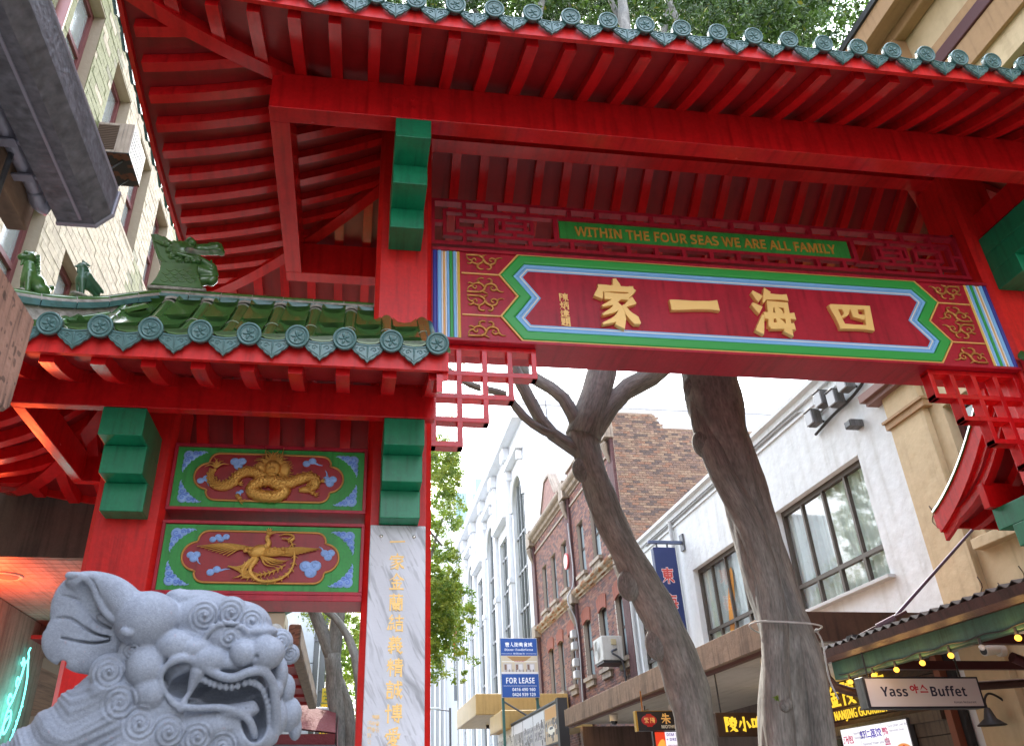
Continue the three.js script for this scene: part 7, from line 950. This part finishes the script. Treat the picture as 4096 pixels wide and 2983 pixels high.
// ================================================================ far end of the street
{
  const of = thing('office_building', 'pale grey office block with tall blue windows far down the street', 'building', [8.5, 0, -66]); const WH = M(rgb(0.68, 0.70, 0.72), 0.7), GB = MP(rgb(0.22, 0.32, 0.38), 0.06, { metalness: 0.4 });
  P('wall', B(-1.2, 6, 0, 26, -8, 0), WH, of); P('wing', B(-2.6, -1.2, 0, 12.5, -8, 1.5), M(rgb(0.48, 0.48, 0.48), 0.7), of); for (let r = 0; r < 6; r++) { P('window', B(-0.1, 0.85, 3.5 + r * 3.9, 6.4 + r * 3.9, 0, 0.05), GB, of); P('window', B(1.4, 3, 3.5 + r * 3.9, 6.4 + r * 3.9, 0, 0.05), GB, of); } for (let i = 0; i < 4; i++) P('fin', B(-2.5 + i * 0.36, -2.4 + i * 0.36, 4, 12.2, 1.5, 1.75), WH, of); for (let i = 0; i < 9; i++) P('louvre', B(-2.5, -1.25, 1.5 + i * 0.42, 1.75 + i * 0.42, 1.5, 1.68), STEELG, of);
  const tw = thing('glass_tower', 'hazy glass office tower far behind the lattice', 'building', [15.2, 0, -100]); P('core', B(0, 16, 0, 40.5, -10, 0), M(rgb(0.66, 0.7, 0.72), 0.6), tw); for (let i = 0; i < 10; i++) P('window_band', B(0.2, 15.8, 2 + i * 4, 4.6 + i * 4, 0, 0.06), GB, tw);
  const vb = (y0, y1, c, txt, lb, nm) => { const t = canvasTex(64, 512, (k) => { k.fillStyle = c; k.fillRect(0, 0, 64, 512); k.fillStyle = '#ffffff'; k.save(); k.translate(22, 40); k.rotate(Math.PI / 2); k.font = 'bold 50px sans-serif'; k.fillText(txt, 0, 0, 440); k.restore(); }); const s = thing('vertical_banner', lb, 'banner', [5.45, y0, -44]); P('cloth', B(-0.08, 0.08, 0, y1 - y0, -0.05, 0), M('#888888', 0.6), s); P('printed_face', new THREE.PlaneGeometry(0.16, y1 - y0).translate(0, (y1 - y0) / 2, 0.01), M('#ffffff', 0.6, { map: t }), s); };
  vb(8.8, 10.8, '#d2352c', '02 9211 1515', 'red vertical banner with a white phone number far down the street'); vb(6.6, 8.75, '#8a9099', '0426 208 208', 'grey vertical banner with a white phone number far down the street');
  const pole = thing('banner_pole', 'slim white pole carrying the two phone number banners', 'pole', [5.58, 0, -44.1]); P('shaft', rod(V(0, 0, 0), V(0, 11.5, 0), 0.05), PLW, pole);
  const ls = thing('street_lamp', 'small white street lamp arm far down the street', 'street lamp', [5.2, 0, -44.4]); P('arm', rod(V(0, 6.15, 0), V(-0.8, 6.25, 0), 0.03), STEELG, ls); P('head', B(-1.05, -0.55, 6.22, 6.32, -0.14, 0.14, 0.04), PLW, ls); P('post', rod(V(0, 0, 0), V(0, 6.3, 0), 0.06), STEELG, ls);
}
// ================================================================ cream corner building and its corrugated awning on the right
{
  const cb = thing('cream_building', 'cream rendered building with ochre mouldings and deep eaves at the right', 'building', [0, 0, 0]);
  const BRN = M(rgb(0.40, 0.235, 0.11), 0.75, { map: rep(T.plaster, 0.6) }), wn = [[-9.04, -7.7, 4.55, 6.4], [-6.2, -4.9, 4.55, 6.4], [-9.04, -7.7, 8.0, 9.9], [-6.2, -4.9, 8.0, 9.9]];
  P('wall', wallX(8, 0.35, [[-10.06, 0], [6, 0], [6, 12], [-10.06, 12]], wn), PLCREAM, cb); P('end_wall', B(8.35, 16, 0, 12, -10.06, -9.8), PLCREAM, cb); P('end_wall', B(8.35, 16, 0, 12, 5.7, 6), PLCREAM, cb); P('rear_wall', B(15.8, 16, 0, 12, -9.8, 5.7), PLCREAM, cb); for (const y of [3.8, 7.3]) P('floor_slab', B(8.35, 15.8, y, y + 0.2, -9.8, 5.7), TAN, cb);
  P('eave_board', B(7.55, 8.35, 12.0, 12.14, -10.2, 6), BRN, cb); P('eave_fascia', B(7.5, 7.55, 11.95, 12.3, -10.2, 6, 0.01), BRN, cb); P('roof_edge', B(7.46, 16, 12.3, 12.42, -10.3, 6), BLACK, cb); P('eave_mould', B(7.8, 8, 11.8, 12.0, -10.06, 6, 0.03), BRN, cb);
  P('band', B(7.9, 8, 10.75, 10.98, -10.06, 6, 0.02), MAROON, cb); P('band', B(7.94, 8, 11.0, 11.18, -10.06, 6, 0.02), BRN, cb); P('band', B(7.93, 8, 10.3, 10.75, -10.06, 6, 0.01), BRN, cb);
  for (let i = 0; i < 8; i++) P('eave_bracket', B(7.75, 8, 11.2, 11.8, -9.5 + i * 2.0, -9.32 + i * 2.0, 0.01), BRN, cb); for (let i = 0; i < 8; i++) P('vent', B(7.985, 8.002, 11.35, 11.6, -8.2 + i * 2.0, -7.9 + i * 2.0), BLACK, cb);
  P('pilaster', B(7.9, 8, 0, 10.3, -10.06, -9.3, 0.01), PLCREAM, cb); P('pilaster_band', merge(B(7.86, 8, 6.5, 6.6, -10.1, -9.2), B(7.83, 8, 6.6, 6.64, -10.12, -9.18)), BRN, cb); P('corner_cornice', merge(B(7.8, 8.02, 7.0, 7.08, -10.3, -9.1), B(7.74, 8.02, 7.08, 7.2, -10.36, -9.04)), M(rgb(0.2, 0.1, 0.08), 0.7), cb);
  for (const [z0, z1, y0, y1] of wn) { const w = G('window', cb); for (const [a, b, c, e] of [[z0, z0 + 0.09, y0, y1], [z1 - 0.09, z1, y0, y1], [z0 + 0.09, z1 - 0.09, y1 - 0.1, y1], [z0 + 0.09, z1 - 0.09, y0, y0 + 0.1], [z0 + 0.09, z1 - 0.09, (y0 + y1) / 2 - 0.03, (y0 + y1) / 2 + 0.03]]) P('frame', B(8.14, 8.22, c, e, a, b), MAROON, w); P('pane', B(8.17, 8.176, y0 + 0.1, y1 - 0.1, z0 + 0.09, z1 - 0.09), MP(rgb(0.12, 0.14, 0.13), 0.06, { metalness: 0.4 }), w); P('sill', B(7.86, 8.12, y0 - 0.14, y0 - 0.002, z0 - 0.14, z1 + 0.14, 0.012), PLCREAM, w); P('room_wall', B(9.9, 10, y0 - 0.6, y1 + 0.5, z0 - 0.4, z1 + 0.4), ROOM, w); }
  for (const [y, z] of [[4.1, -9.3], [3.95, -9.0], [4.05, -8.6], [3.8, -8.9], [5.2, -9.75]]) P('dead_creeper', tube([V(7.9 - 0.005, y, z), V(7.893, y - 0.12, z + 0.04), V(7.895, y - 0.2, z - 0.03), V(7.893, y - 0.34, z + 0.05)], (t) => 0.008 * (1 - 0.7 * t), 8, 5), M(rgb(0.1, 0.07, 0.05), 0.9), cb);
  P('black_cable', tube([V(7.985, 7.0, -10.1), V(7.98, 6.2, -10.07), V(7.985, 5.2, -10.1), V(7.98, 4.2, -10.07), V(7.985, 3.7, -10.1)], 0.018, 24, 5), BLACK, cb);
  // awning
  const aw = thing('corrugated_awning', 'corrugated awning with brown gutter and green painted beam above the buffet sign', 'awning', [0, 0, 0]), GUT = M(rgb(0.11, 0.05, 0.045), 0.45, { map: rep(T.conc, 1), bumpMap: rep(T.fine, 2), bumpScale: 0.002 }), GB = M(rgb(0.06, 0.17, 0.13), 0.55, { map: rep(T.conc, 0.8) });
  { const n = 150, pts = []; for (let i = 0; i <= n; i++) { const z = -8.25 + i * 0.034; pts.push(V(4.82, 3.0 + 0.022 * Math.sin(i * 1.5708), z)); } const pos = [], idx = []; pts.forEach((p) => { pos.push(p.x, p.y, p.z, 7.98, p.y + 0.45, p.z, p.x, p.y - 0.008, p.z, 7.98, p.y + 0.442, p.z); }); for (let i = 0; i < n; i++) { const a = i * 4, b = a + 4; idx.push(a, b, b + 1, a, b + 1, a + 1, a + 2, b + 3, b + 2, a + 2, a + 3, b + 3, a, a + 2, b + 2, a, b + 2, b); } P('corrugated_sheet', geoFrom(pos, idx, 0.5), M(rgb(0.09, 0.08, 0.075), 0.6, { metalness: 0.3 }), aw); }
  P('gutter', ext(shapeOf([[4.78, 2.97], [4.8, 2.9], [4.85, 2.865], [4.92, 2.87], [4.92, 2.96], [4.91, 2.96], [4.905, 2.885], [4.855, 2.878], [4.812, 2.91], [4.795, 2.97]]), 5.2, 0.002).translate(0, 0, -8.3), GUT, aw); P('gutter_end', B(4.785, 4.92, 2.87, 2.965, -8.315, -8.3), GUT, aw); P('edge_beam', B(4.9, 4.98, 2.7, 2.868, -8.1, -3.1, 0.006), GB, aw); P('downpipe', tube([V(4.88, 2.88, -8.22), V(4.9, 2.68, -8.2), V(5.1, 2.58, -8.1), V(5.7, 2.6, -8.05), V(7.8, 2.7, -8.0)], 0.045, 24, 8), GUT, aw);
  for (let i = 0; i < 4; i++) P('cross_rafter', B(4.98, 7.98, 2.78, 2.86, -8.0 + i * 1.4, -7.92 + i * 1.4), MAROON, aw); for (const z of [-7.2, -5.6]) { P('strut', rod(V(6.2, 2.78, z), V(7.85, 2.1, z), 0.05, 8), MAROON, aw); P('strut', rod(V(7.7, 2.9, z), V(7.85, 1.9, z), 0.05, 8), MAROON, aw); }
  const tr = thing('tie_rod', 'rusty tie rod with turnbuckle holding up the corrugated awning', 'tie rod', [4.9, 3.02, -7.58]); P('rod', rod(V(0, 0, 0), V(0.4, 0.19, 0.31), 0.014), MAROON, tr); P('turnbuckle', rod(V(0.17, 0.08, 0.13), V(0.31, 0.147, 0.24), 0.026, 8), M(rgb(0.16, 0.1, 0.13), 0.5, { metalness: 0.4 }), tr); P('upper_rod', rod(V(0.3, 0.14, 0.23), V(3.0, 1.86, -0.9), 0.016), M(rgb(0.1, 0.06, 0.12), 0.5), tr); P('foot_plate', B(-0.06, 0.06, -0.03, 0.02, -0.06, 0.06), BLACK, tr);
  [[-7.84, 1], [-7.435, 1], [-7.08, 1], [-6.705, 1], [-6.33, 1], [-5.96, 0], [-5.57, 1], [-5.2, 1]].forEach(([z, on]) => { const b = thing('festoon_bulb', on ? 'lit amber festoon bulb under the green awning beam' : 'unlit white festoon bulb in the row under the green awning beam', 'light bulb', [4.9, 2.7, z], 'festoon bulbs along the awning beam'); P('socket', rod(V(0, 0.02, 0), V(0, -0.03, 0), 0.014, 8), BLACK, b); P('bulb', new THREE.SphereGeometry(0.024, 14, 10).translate(0, -0.052, 0), on ? new THREE.MeshStandardMaterial({ color: 0x884400, emissive: new THREE.Color(1, 0.5, 0.06), emissiveIntensity: 0.5 }) : M(rgb(0.6, 0.58, 0.56), 0.2), b); if (on) { const l = new THREE.PointLight(new THREE.Color(1, 0.55, 0.15), 0.02); l.name = 'festoon_bulb_light'; l.position.set(4.84, 2.648, z); l.castShadow = true; scene.add(l); } });
  P('cable', tube(Array.from({ length: 15 }, (_, i) => V(4.892, 2.735 - (i % 2) * 0.015, -8.0 + i * 0.21)), 0.006, 60, 5), BLACK, aw);
  const yt = canvasTex(1024, 256, (c, w, h) => { c.fillStyle = '#cfc8ca'; c.fillRect(0, 0, w, h); c.strokeStyle = '#1a1d2c'; c.lineWidth = 14; c.strokeRect(7, 7, w - 14, h - 14); c.fillStyle = '#171c3c'; c.font = 'bold 112px sans-serif'; c.fillText('Yass', 130, 160, 245); c.fillText('Buffet', 560, 160, 330); drawGlyph(c, '야', 430, 98, 74, '#b01830', 16); drawGlyph(c, '스', 512, 98, 70, '#b01830', 16); c.fillStyle = '#171c3c'; c.font = '26px sans-serif'; c.fillText('Korean Restaurant', 750, 218, 200); });
  const ys = thing('buffet_sign', 'grey hanging light box sign of the buffet under the corrugated awning', 'sign', [4.72, 2.352, -7.35]); P('box', B(0, 1.17, 0, 0.275, -0.14, 0, 0.008), M(rgb(0.05, 0.05, 0.055), 0.5), ys); P('printed_face', new THREE.PlaneGeometry(1.165, 0.27).translate(0.585, 0.1375, 0.005), M('#ffffff', 0.5, { map: yt }), ys); P('end_panel', B(-0.006, 0, 0.006, 0.268, -0.13, -0.01), M(rgb(0.2, 0.2, 0.2), 0.6, { map: rep(T.conc, 2) }), ys); for (const x of [0.1, 1.05]) P('hanger', rod(V(x, 0.27, -0.07), V(x, 0.5, -0.07), 0.008), BLACK, ys);
  const sc = thing('bullet_camera', 'white bullet security camera on the cream wall', 'camera', [7.8, 3.2, -9.3]); P('body', rod(V(-0.16, -0.01, 0.02), V(0.06, 0.02, 0), 0.06, 16), M(rgb(0.6, 0.56, 0.5), 0.4), sc); P('lens', rod(V(-0.17, -0.012, 0.022), V(-0.155, -0.01, 0.02), 0.045, 14), BLACK, sc); P('mount', rod(V(0.05, 0, 0), V(0.12, 0, 0), 0.07, 14), M(rgb(0.55, 0.5, 0.44), 0.5), sc);
  const wl = thing('goose_neck_lamp', 'dark goose neck wall lamp with a flared shade', 'lamp', [7.88, 2.42, -9.55]); P('neck', tube([V(0.1, 0.12, 0), V(0.02, 0.25, 0), V(-0.14, 0.32, 0), V(-0.22, 0.24, 0), V(-0.22, 0.14, 0)], 0.014, 20, 6), BLACK, wl); P('shade', new THREE.LatheGeometry([[0.03, 0.14], [0.045, 0.1], [0.07, 0.02], [0.16, -0.05], [0.158, -0.058], [0.06, 0.01], [0.02, 0.12]].map(([a, b]) => new THREE.Vector2(a, b)), 24).translate(-0.22, 0.02, 0), M(rgb(0.05, 0.045, 0.045), 0.5), wl); P('wall_plate', new THREE.SphereGeometry(0.08, 14, 8).scale(0.5, 1.1, 1).translate(0.1, 0.1, 0), BLACK, wl);
}
// ================================================================ trees
T.bark = tex(512, (u, v) => { const n = fb2(u, v, 8, 5, 5, 61), c = fb2(u, v, 40, 30, 3, 5), l = fbm(u, v, 4, 4, 87), g = fb2(u, v, 60, 8, 2, 15), k = 0.46 + 0.24 * (n - 0.5) + 0.16 * (c - 0.5) + 0.08 * (g - 0.5), w = sstep(0.5, 0.68, l); return [k * lerp(0.99, 1.02, w), k * lerp(0.965, 1.01, w), k * lerp(0.91, 0.97, w)]; });
T.barkB = tex(512, (u, v) => 0.55 * fb2(u, v, 8, 6, 5, 61) + 0.3 * fb2(u, v, 40, 30, 3, 5) + 0.15 * fb2(u, v, 4, 40, 2, 44), false);
const BARK = M('#ffffff', 0.85, { map: rep(T.bark, 2, 0.7), bumpMap: rep(T.barkB, 2, 0.7), bumpScale: 0.012 });
const BARKP = BARK;
const leafGeo = (() => { const g = new THREE.BufferGeometry(); g.setAttribute('position', new THREE.Float32BufferAttribute([0, -0.5, 0, 0.24, -0.05, 0.06, 0, 0.5, 0, -0.24, -0.05, 0.06, 0, 0, -0.02], 3)); g.setIndex([0, 1, 4, 1, 2, 4, 2, 3, 4, 3, 0, 4]); g.computeVertexNormals(); return g; })();
const LEAF = MP('#ffffff', 0.55, { transmission: 0.42, thickness: 0, side: THREE.DoubleSide, specularIntensity: 0.5 });
// crown: blobs [x,y,z, rx,ry,rz, n]; leaves gathered into twig clumps
function crown(par, blobs, size, tones, name = 'crown') {
  const N = blobs.reduce((s, b) => s + b[6], 0), m = new THREE.InstancedMesh(leafGeo, LEAF, N), o = new THREE.Object3D(), c = new THREE.Color(); let k = 0;
  for (const [x, y, z, rx, ry, rz, n] of blobs) {
    const clumps = Math.max(3, Math.round(n / 34)); let cx = 0, cy = 0, cz = 0, cr = 0, tone = tones[0];
    for (let i = 0; i < n; i++) {
      if (i % 34 === 0) { let a, b, d; do { a = rr(-1, 1); b = rr(-1, 1); d = rr(-1, 1); } while (a * a + b * b + d * d > 1); const q = Math.pow(Math.hypot(a, b, d), -0.35); cx = x + a * q * rx; cy = y + b * q * ry; cz = z + d * q * rz; cr = rr(0.14, 0.34) * Math.min(1.4, (rx + ry) / 2); tone = tones[Math.floor(rnd() * tones.length)]; }
      const a = rr(0, 6.283), e = Math.acos(rr(-1, 1)), r = cr * Math.sqrt(rnd());
      o.position.set(cx + Math.cos(a) * Math.sin(e) * r, cy + Math.cos(e) * r * 0.8, cz + Math.sin(a) * Math.sin(e) * r); o.rotation.set(rr(-1.1, 1.1), rr(0, 6.28), rr(-2.6, 2.6)); o.scale.setScalar(size * rr(0.7, 1.25)); o.updateMatrix(); m.setMatrixAt(k, o.matrix);
      const j = rr(0.75, 1.25); c.setRGB(tone[0] * j, tone[1] * j, tone[2] * j); if (rnd() > 0.985) c.setRGB(0.34, 0.33, 0.03); m.setColorAt(k, c); k++;
    }
  }
  m.name = name; m.castShadow = m.receiveShadow = true; m.userData.kind = 'stuff'; par.add(m); return m;
}
const limb = (par, name, pts, r0, r1, n = 14, m = 9, flute = 0, mat = BARK) => { const sd = pts[0][0] * 7.3 + pts[0][1]; return P(name, tube(pts.map((p) => V(...p)), (t, a) => { const R = typeof r0 === 'function' ? r0(t) : lerp(r0, r1, t); return R * (1 + flute * (Math.sin(a * 3 + t * 5 + sd) * 0.5 + 0.5 * Math.sin(a * 5 - t * 7)) + 0.05 * Math.sin(t * 37 + a * 2 + sd) + 0.03 * Math.sin(t * 80 - a * 4)); }, n, m), mat, par); };
const DEEP = [[0.06, 0.125, 0.018], [0.08, 0.16, 0.022], [0.045, 0.095, 0.016], [0.12, 0.21, 0.028]], LIGHT = [[0.2, 0.3, 0.035], [0.28, 0.37, 0.04], [0.15, 0.25, 0.03], [0.34, 0.41, 0.06]];
// ---- slender leaning fig
{
  const t = thing('leaning_fig_tree', 'tall fig tree with a slim leaning trunk forking below the name board', 'tree', [3.3, 0, -8]), q = (l) => l.map(([x, y, z = -8]) => [x - 3.3, y, z + 8]);
  const R = (s) => { const k = [[0, 0.34], [0.12, 0.23], [0.35, 0.185], [0.48, 0.2], [0.58, 0.2], [0.7, 0.165], [0.85, 0.158], [1, 0.155]]; for (let i = 1; i < k.length; i++) if (s <= k[i][0]) return lerp(k[i - 1][1], k[i][1], (s - k[i - 1][0]) / (k[i][0] - k[i - 1][0])); return 0.17; };
  limb(t, 'trunk', q([[3.3, 0], [3.32, 0.9], [3.29, 2.1], [3.28, 2.55], [3.11, 3.26], [2.9, 3.75], [2.72, 4.19], [2.58, 4.65], [2.52, 4.95], [2.46, 5.35]]), R, 0, 70, 26, 0.05);
  for (const [x, y, r] of [[3.02, 3.02, 0.11], [2.8, 3.6, 0.11], [2.42, 4.85, 0.1], [3.22, 3.0, 0.12], [2.62, 4.6, 0.11]]) P('burl', new THREE.SphereGeometry(r, 14, 12).scale(1.2, 1.5, 0.9).translate(x - 3.3, y, 0.03), BARK, t);
  limb(t, 'branch', q([[2.5, 5.0], [2.33, 5.12], [2.065, 5.33], [1.887, 5.69], [1.73, 6.07], [1.4, 7.2], [1.0, 9, -8.6], [0.6, 11.5, -9]]), 0.078, 0.04, 30, 12, 0.05); limb(t, 'branch', q([[2.3, 5.2], [1.95, 5.32, -7.95], [1.735, 5.56], [1.65, 5.72], [1.2, 6.1, -8.4], [0.2, 7.4, -9]]), 0.052, 0.03, 22, 10, 0.04);
  limb(t, 'branch', q([[2.45, 5.3], [2.3, 5.71], [2.11, 5.96, -8.1], [1.95, 6.2, -8.3], [1.7, 7.5, -8.8], [1.8, 10, -9.2]]), 0.085, 0.04, 22, 10, 0.04); limb(t, 'branch', q([[2.47, 5.25], [2.62, 5.66], [2.74, 6.0], [2.82, 6.3], [2.9, 8, -8.3], [2.6, 10.5, -8.6], [2.7, 13.5, -9.2], [3.4, 17, -10]]), 0.19, 0.07, 40, 14, 0.06); limb(t, 'branch', q([[2.6, 5.35], [2.72, 5.5], [2.9, 5.78], [3.23, 5.99], [3.5, 6.17], [4.1, 7.0], [4.6, 9, -8.6], [5.0, 13, -9.5], [6.2, 17, -10.5]]), 0.13, 0.05, 36, 12, 0.05);
  for (const [a, b, c, r] of [[[2.6, 10.5, -8.6], [2.35, 13.2, -9.8], [2.2, 16, -11], 0.09], [[2.6, 10.5, -8.6], [3.2, 13.4, -9.3], [3.9, 16.5, -10.5], 0.1], [[1.0, 9, -8.6], [1.9, 12.6, -9], [1.6, 15.5, -10], 0.08], [[4.6, 9, -8.6], [4.6, 13, -9.3], [4.3, 17, -10], 0.1], [[4.6, 9, -8.6], [5.5, 12.8, -9.2], [5.7, 17, -10], 0.11], [[5.0, 13, -9.5], [6.9, 15, -10], [8, 18, -10.6], 0.07]]) limb(t, 'branch', q([a, b, c]), r, 0.04, 16, 9, 0.04);
  limb(t, 'shoot', q([[2.1, 5.5, -8.1], [2.08, 6.1, -8.1]]), 0.006, 0.003, 4, 5);
  const bl = []; for (let i = 0; i < 52; i++) { const u = i / 51, x = lerp(-0.8, 9.6, u) + rr(-0.5, 0.5), z = rr(-14, -8.6), yy = 1.6 + -z * rr(1.3, 1.62); bl.push([x, yy, z, rr(0.7, 1.4), rr(0.6, 1.0), rr(0.8, 1.4), 1500]); }
  for (let i = 0; i < 16; i++) bl.push([rr(-2, 8), rr(15, 19), rr(-15, -9), 1.6, 1.2, 1.6, 700]);
  for (const b of bl) { b[0] -= 3.3; b[2] += 8; } crown(t, bl, 0.12, DEEP);
  crown(t, [[2.08 - 3.3, 6.15, -0.1, 0.1, 0.16, 0.1, 60]], 0.05, DEEP, 'twig_leaves');
}
// ---- thick fluted fig with a rope round it
{
  const t = thing('fluted_fig_tree', 'thick fluted fig trunk with a white rope tied round it', 'tree', [3.8, 0, -7.2]), q = (l) => l.map(([x, y, z = -7.2]) => [x - 3.8, y, z + 7.2]);
  limb(t, 'trunk', q([[3.75, 0], [3.76, 1.2], [3.77, 2.05], [3.95, 2.95], [3.9, 3.5], [3.86, 3.95], [3.79, 4.6], [3.71, 5.2], [3.7, 5.8], [3.75, 7], [3.6, 9, -7.6], [3.9, 11, -8.2]]), (s) => (s < 0.18 ? lerp(0.45, 0.235, s / 0.18) : s < 0.32 ? lerp(0.235, 0.22, (s - 0.18) / 0.14) : s < 0.42 ? lerp(0.22, 0.2, (s - 0.32) / 0.1) : s < 0.48 ? lerp(0.2, 0.285, (s - 0.42) / 0.06) : s < 0.55 ? lerp(0.285, 0.265, (s - 0.48) / 0.07) : lerp(0.265, 0.15, (s - 0.55) / 0.45)), 0, 80, 30, 0.1);
  limb(t, 'root_stem', q([[3.98, 0, -7.1], [3.98, 1.8, -7.05], [4.06, 2.7, -7.05], [3.98, 3.4, -7.1], [3.93, 4.2, -7.1], [3.86, 5.1, -7.15]]), 0.15, 0.1, 40, 16, 0.06); limb(t, 'root_stem', q([[3.58, 0, -7.05], [3.64, 2.2, -7.02], [3.8, 3.1, -7.05], [3.76, 3.9, -7.05], [3.58, 4.5, -7.1], [3.52, 5.0, -7.15], [3.56, 5.8, -7.2]]), 0.125, 0.12, 40, 16, 0.06);
  for (const [x, y, r, z] of [[3.5, 4.85, 0.13, 0.1], [3.62, 4.3, 0.09, 0.16], [3.7, 2.35, 0.045, 0.27], [3.66, 2.33, 0.04, 0.3], [3.5, 5.5, 0.12, 0.08]]) P('burl', new THREE.SphereGeometry(r, 14, 12).scale(1.1, 1.3, 0.9).translate(x - 3.8, y, z - (r > 0.06 ? 0.05 : 0)), BARK, t);
  limb(t, 'branch', q([[3.6, 9, -7.6], [5.2, 12, -8.4], [7, 15.5, -9.5]]), 0.12, 0.05, 20, 10, 0.05); limb(t, 'branch', q([[3.9, 11, -8.2], [4.3, 14, -9], [5, 18, -10]]), 0.13, 0.05, 20, 10, 0.05);
  const bl = []; for (let i = 0; i < 16; i++) { const z = rr(-13, -9), x = rr(3, 10.2); bl.push([x - 3.8, 1.6 - z * rr(1.34, 1.55), z + 7.2, rr(0.8, 1.3), rr(0.6, 0.9), rr(0.8, 1.3), 2600]); } crown(t, bl, 0.115, DEEP);
  crown(t, [[3.58 - 3.8, 2.36, 0.34, 0.05, 0.04, 0.03, 9]], 0.06, LIGHT, 'sprout_leaves');
  const rp = thing('white_rope', 'white rope looped round the thick fluted trunk with one loose end', 'rope', [3.8, 3.0, -7.2]); const ROPE = M(rgb(0.62, 0.61, 0.58), 0.8, { bumpMap: rep(T.fine, 20), bumpScale: 0.004 });
  P('loop', tube([[0.42, -0.01, 0.02], [0.4, -0.005, 0.24], [0.26, 0.0, 0.34], [0.1, 0.01, 0.345], [-0.06, 0.02, 0.33], [-0.16, 0.05, 0.18], [-0.14, 0.06, -0.06], [0.1, 0.03, -0.28], [0.34, 0.0, -0.2]].map((p) => V(...p)), 0.008, 60, 6, false, true), ROPE, rp); P('loose_end', tube([V(0.42, -0.01, 0.1), V(0.44, -0.1, 0.12), V(0.42, -0.3, 0.14), V(0.42, -0.45, 0.14), V(0.46, -0.6, 0.14)], 0.008, 20, 6), ROPE, rp); P('knot', new THREE.SphereGeometry(0.02, 10, 8).translate(0.425, -0.01, 0.1), ROPE, rp);
}
// ---- street trees down the left
{
  const t = thing('forked_street_tree', 'pale forked street tree seen through the side bay of the gate', 'tree', [0.05, 0, -20]), q = (l) => l.map(([x, y, z = -20]) => [x - 0.05, y, z + 20]);
  limb(t, 'trunk', q([[-0.2, 0], [-0.24, 2], [-0.22, 3], [-0.3, 4], [-0.42, 4.9]]), 0.26, 0.19, 30, 14, 0.08, BARKP); limb(t, 'stem', q([[-0.42, 4.8], [-0.7, 5.4], [-0.95, 5.9], [-1.4, 6.6], [-2.2, 8]]), 0.17, 0.08, 24, 10, 0.04, BARKP); limb(t, 'stem', q([[-0.4, 4.7], [-0.38, 5.3], [-0.34, 5.9], [-0.2, 7.5], [0.4, 10], [0.8, 13]]), 0.17, 0.08, 26, 10, 0.04, BARKP); limb(t, 'stem', q([[-0.15, 0], [0.1, 2.8], [-0.05, 3.8], [-0.25, 4.3]]), 0.2, 0.14, 24, 10, 0.05, BARKP); limb(t, 'stem', q([[0.3, 3.0, -19], [0.2, 4.2, -19], [-0.1, 5.2, -19.4], [-0.6, 5.8, -19.6], [-1.6, 6.1, -19.8]]), 0.13, 0.06, 24, 10, 0.04, BARKP); limb(t, 'stem', q([[0.5, 4.4, -20.5], [-0.1, 5.4, -20.5], [-0.6, 6.3, -20.5]]), 0.09, 0.05, 16, 8, 0.03, BARKP);
  limb(t, 'stem', q([[0.8, 9, -20], [1.6, 8.2, -20], [2.2, 7.6, -20.2]]), 0.06, 0.03, 12, 7, 0.03, BARKP); limb(t, 'stem', q([[1.6, 5.4, -21], [1.9, 6.2, -21], [1.95, 7.4, -21], [2.3, 8.6, -21]]), 0.06, 0.03, 12, 7, 0.03, BARKP);
  const bl = []; for (let i = 0; i < 15; i++) { const y = rr(5.4, 10.6); bl.push([lerp(2.1, 2.0, rnd()) + rr(-0.4, 0.42) * sstep(4.5, 8, y), y, rr(-21.5, -19.5), rr(0.35, 0.6), rr(0.5, 0.8), 0.7, 1900]); } for (let i = 0; i < 13; i++) bl.push([rr(-0.9, 1.4), rr(5.2, 9.5), rr(-25, -21), 0.8, 0.8, 0.8, 1500]); for (let i = 0; i < 8; i++) bl.push([rr(-0.2, 1), rr(2.4, 5), rr(-27, -24), 0.7, 0.7, 0.7, 420]); for (let i = 0; i < 10; i++) bl.push([rr(-3, 2), rr(9.5, 13), rr(-22, -18), 1.2, 0.9, 1.2, 500]);
  for (const b of bl) { b[0] -= 0.05; b[2] += 20; } crown(t, bl, 0.078, LIGHT);
}
{
  const t = thing('far_street_tree', 'bright leafed street tree farther along the left of the street', 'tree', [2.2, 0, -36]); limb(t, 'trunk', [[0, 0, 0], [0.1, 4, 0], [-0.2, 8, 0], [0.3, 12, 0]], 0.3, 0.12, 20, 10, 0.06, BARKP);
  const bl = []; for (let i = 0; i < 24; i++) bl.push([rr(-2.2, 2.6), rr(6, 15.5), rr(-2, 2), 1.1, 1.0, 1.1, 800]); crown(t, bl, 0.17, LIGHT);
}
{
  const t = thing('hedge_tree', 'leafy street tree behind the fabric awning', 'tree', [-0.8, 0, -44]); limb(t, 'trunk', [[0, 0, 0], [0.3, 5, 0], [-0.2, 10, 0]], 0.3, 0.12, 16, 9, 0.06, BARKP);
  const bl = []; for (let i = 0; i < 26; i++) bl.push([rr(-2.5, 3), rr(3.5, 14), rr(-2, 2), 1.1, 1.1, 1.1, 700]); crown(t, bl, 0.19, LIGHT);
}
renderer.render(scene, camera);
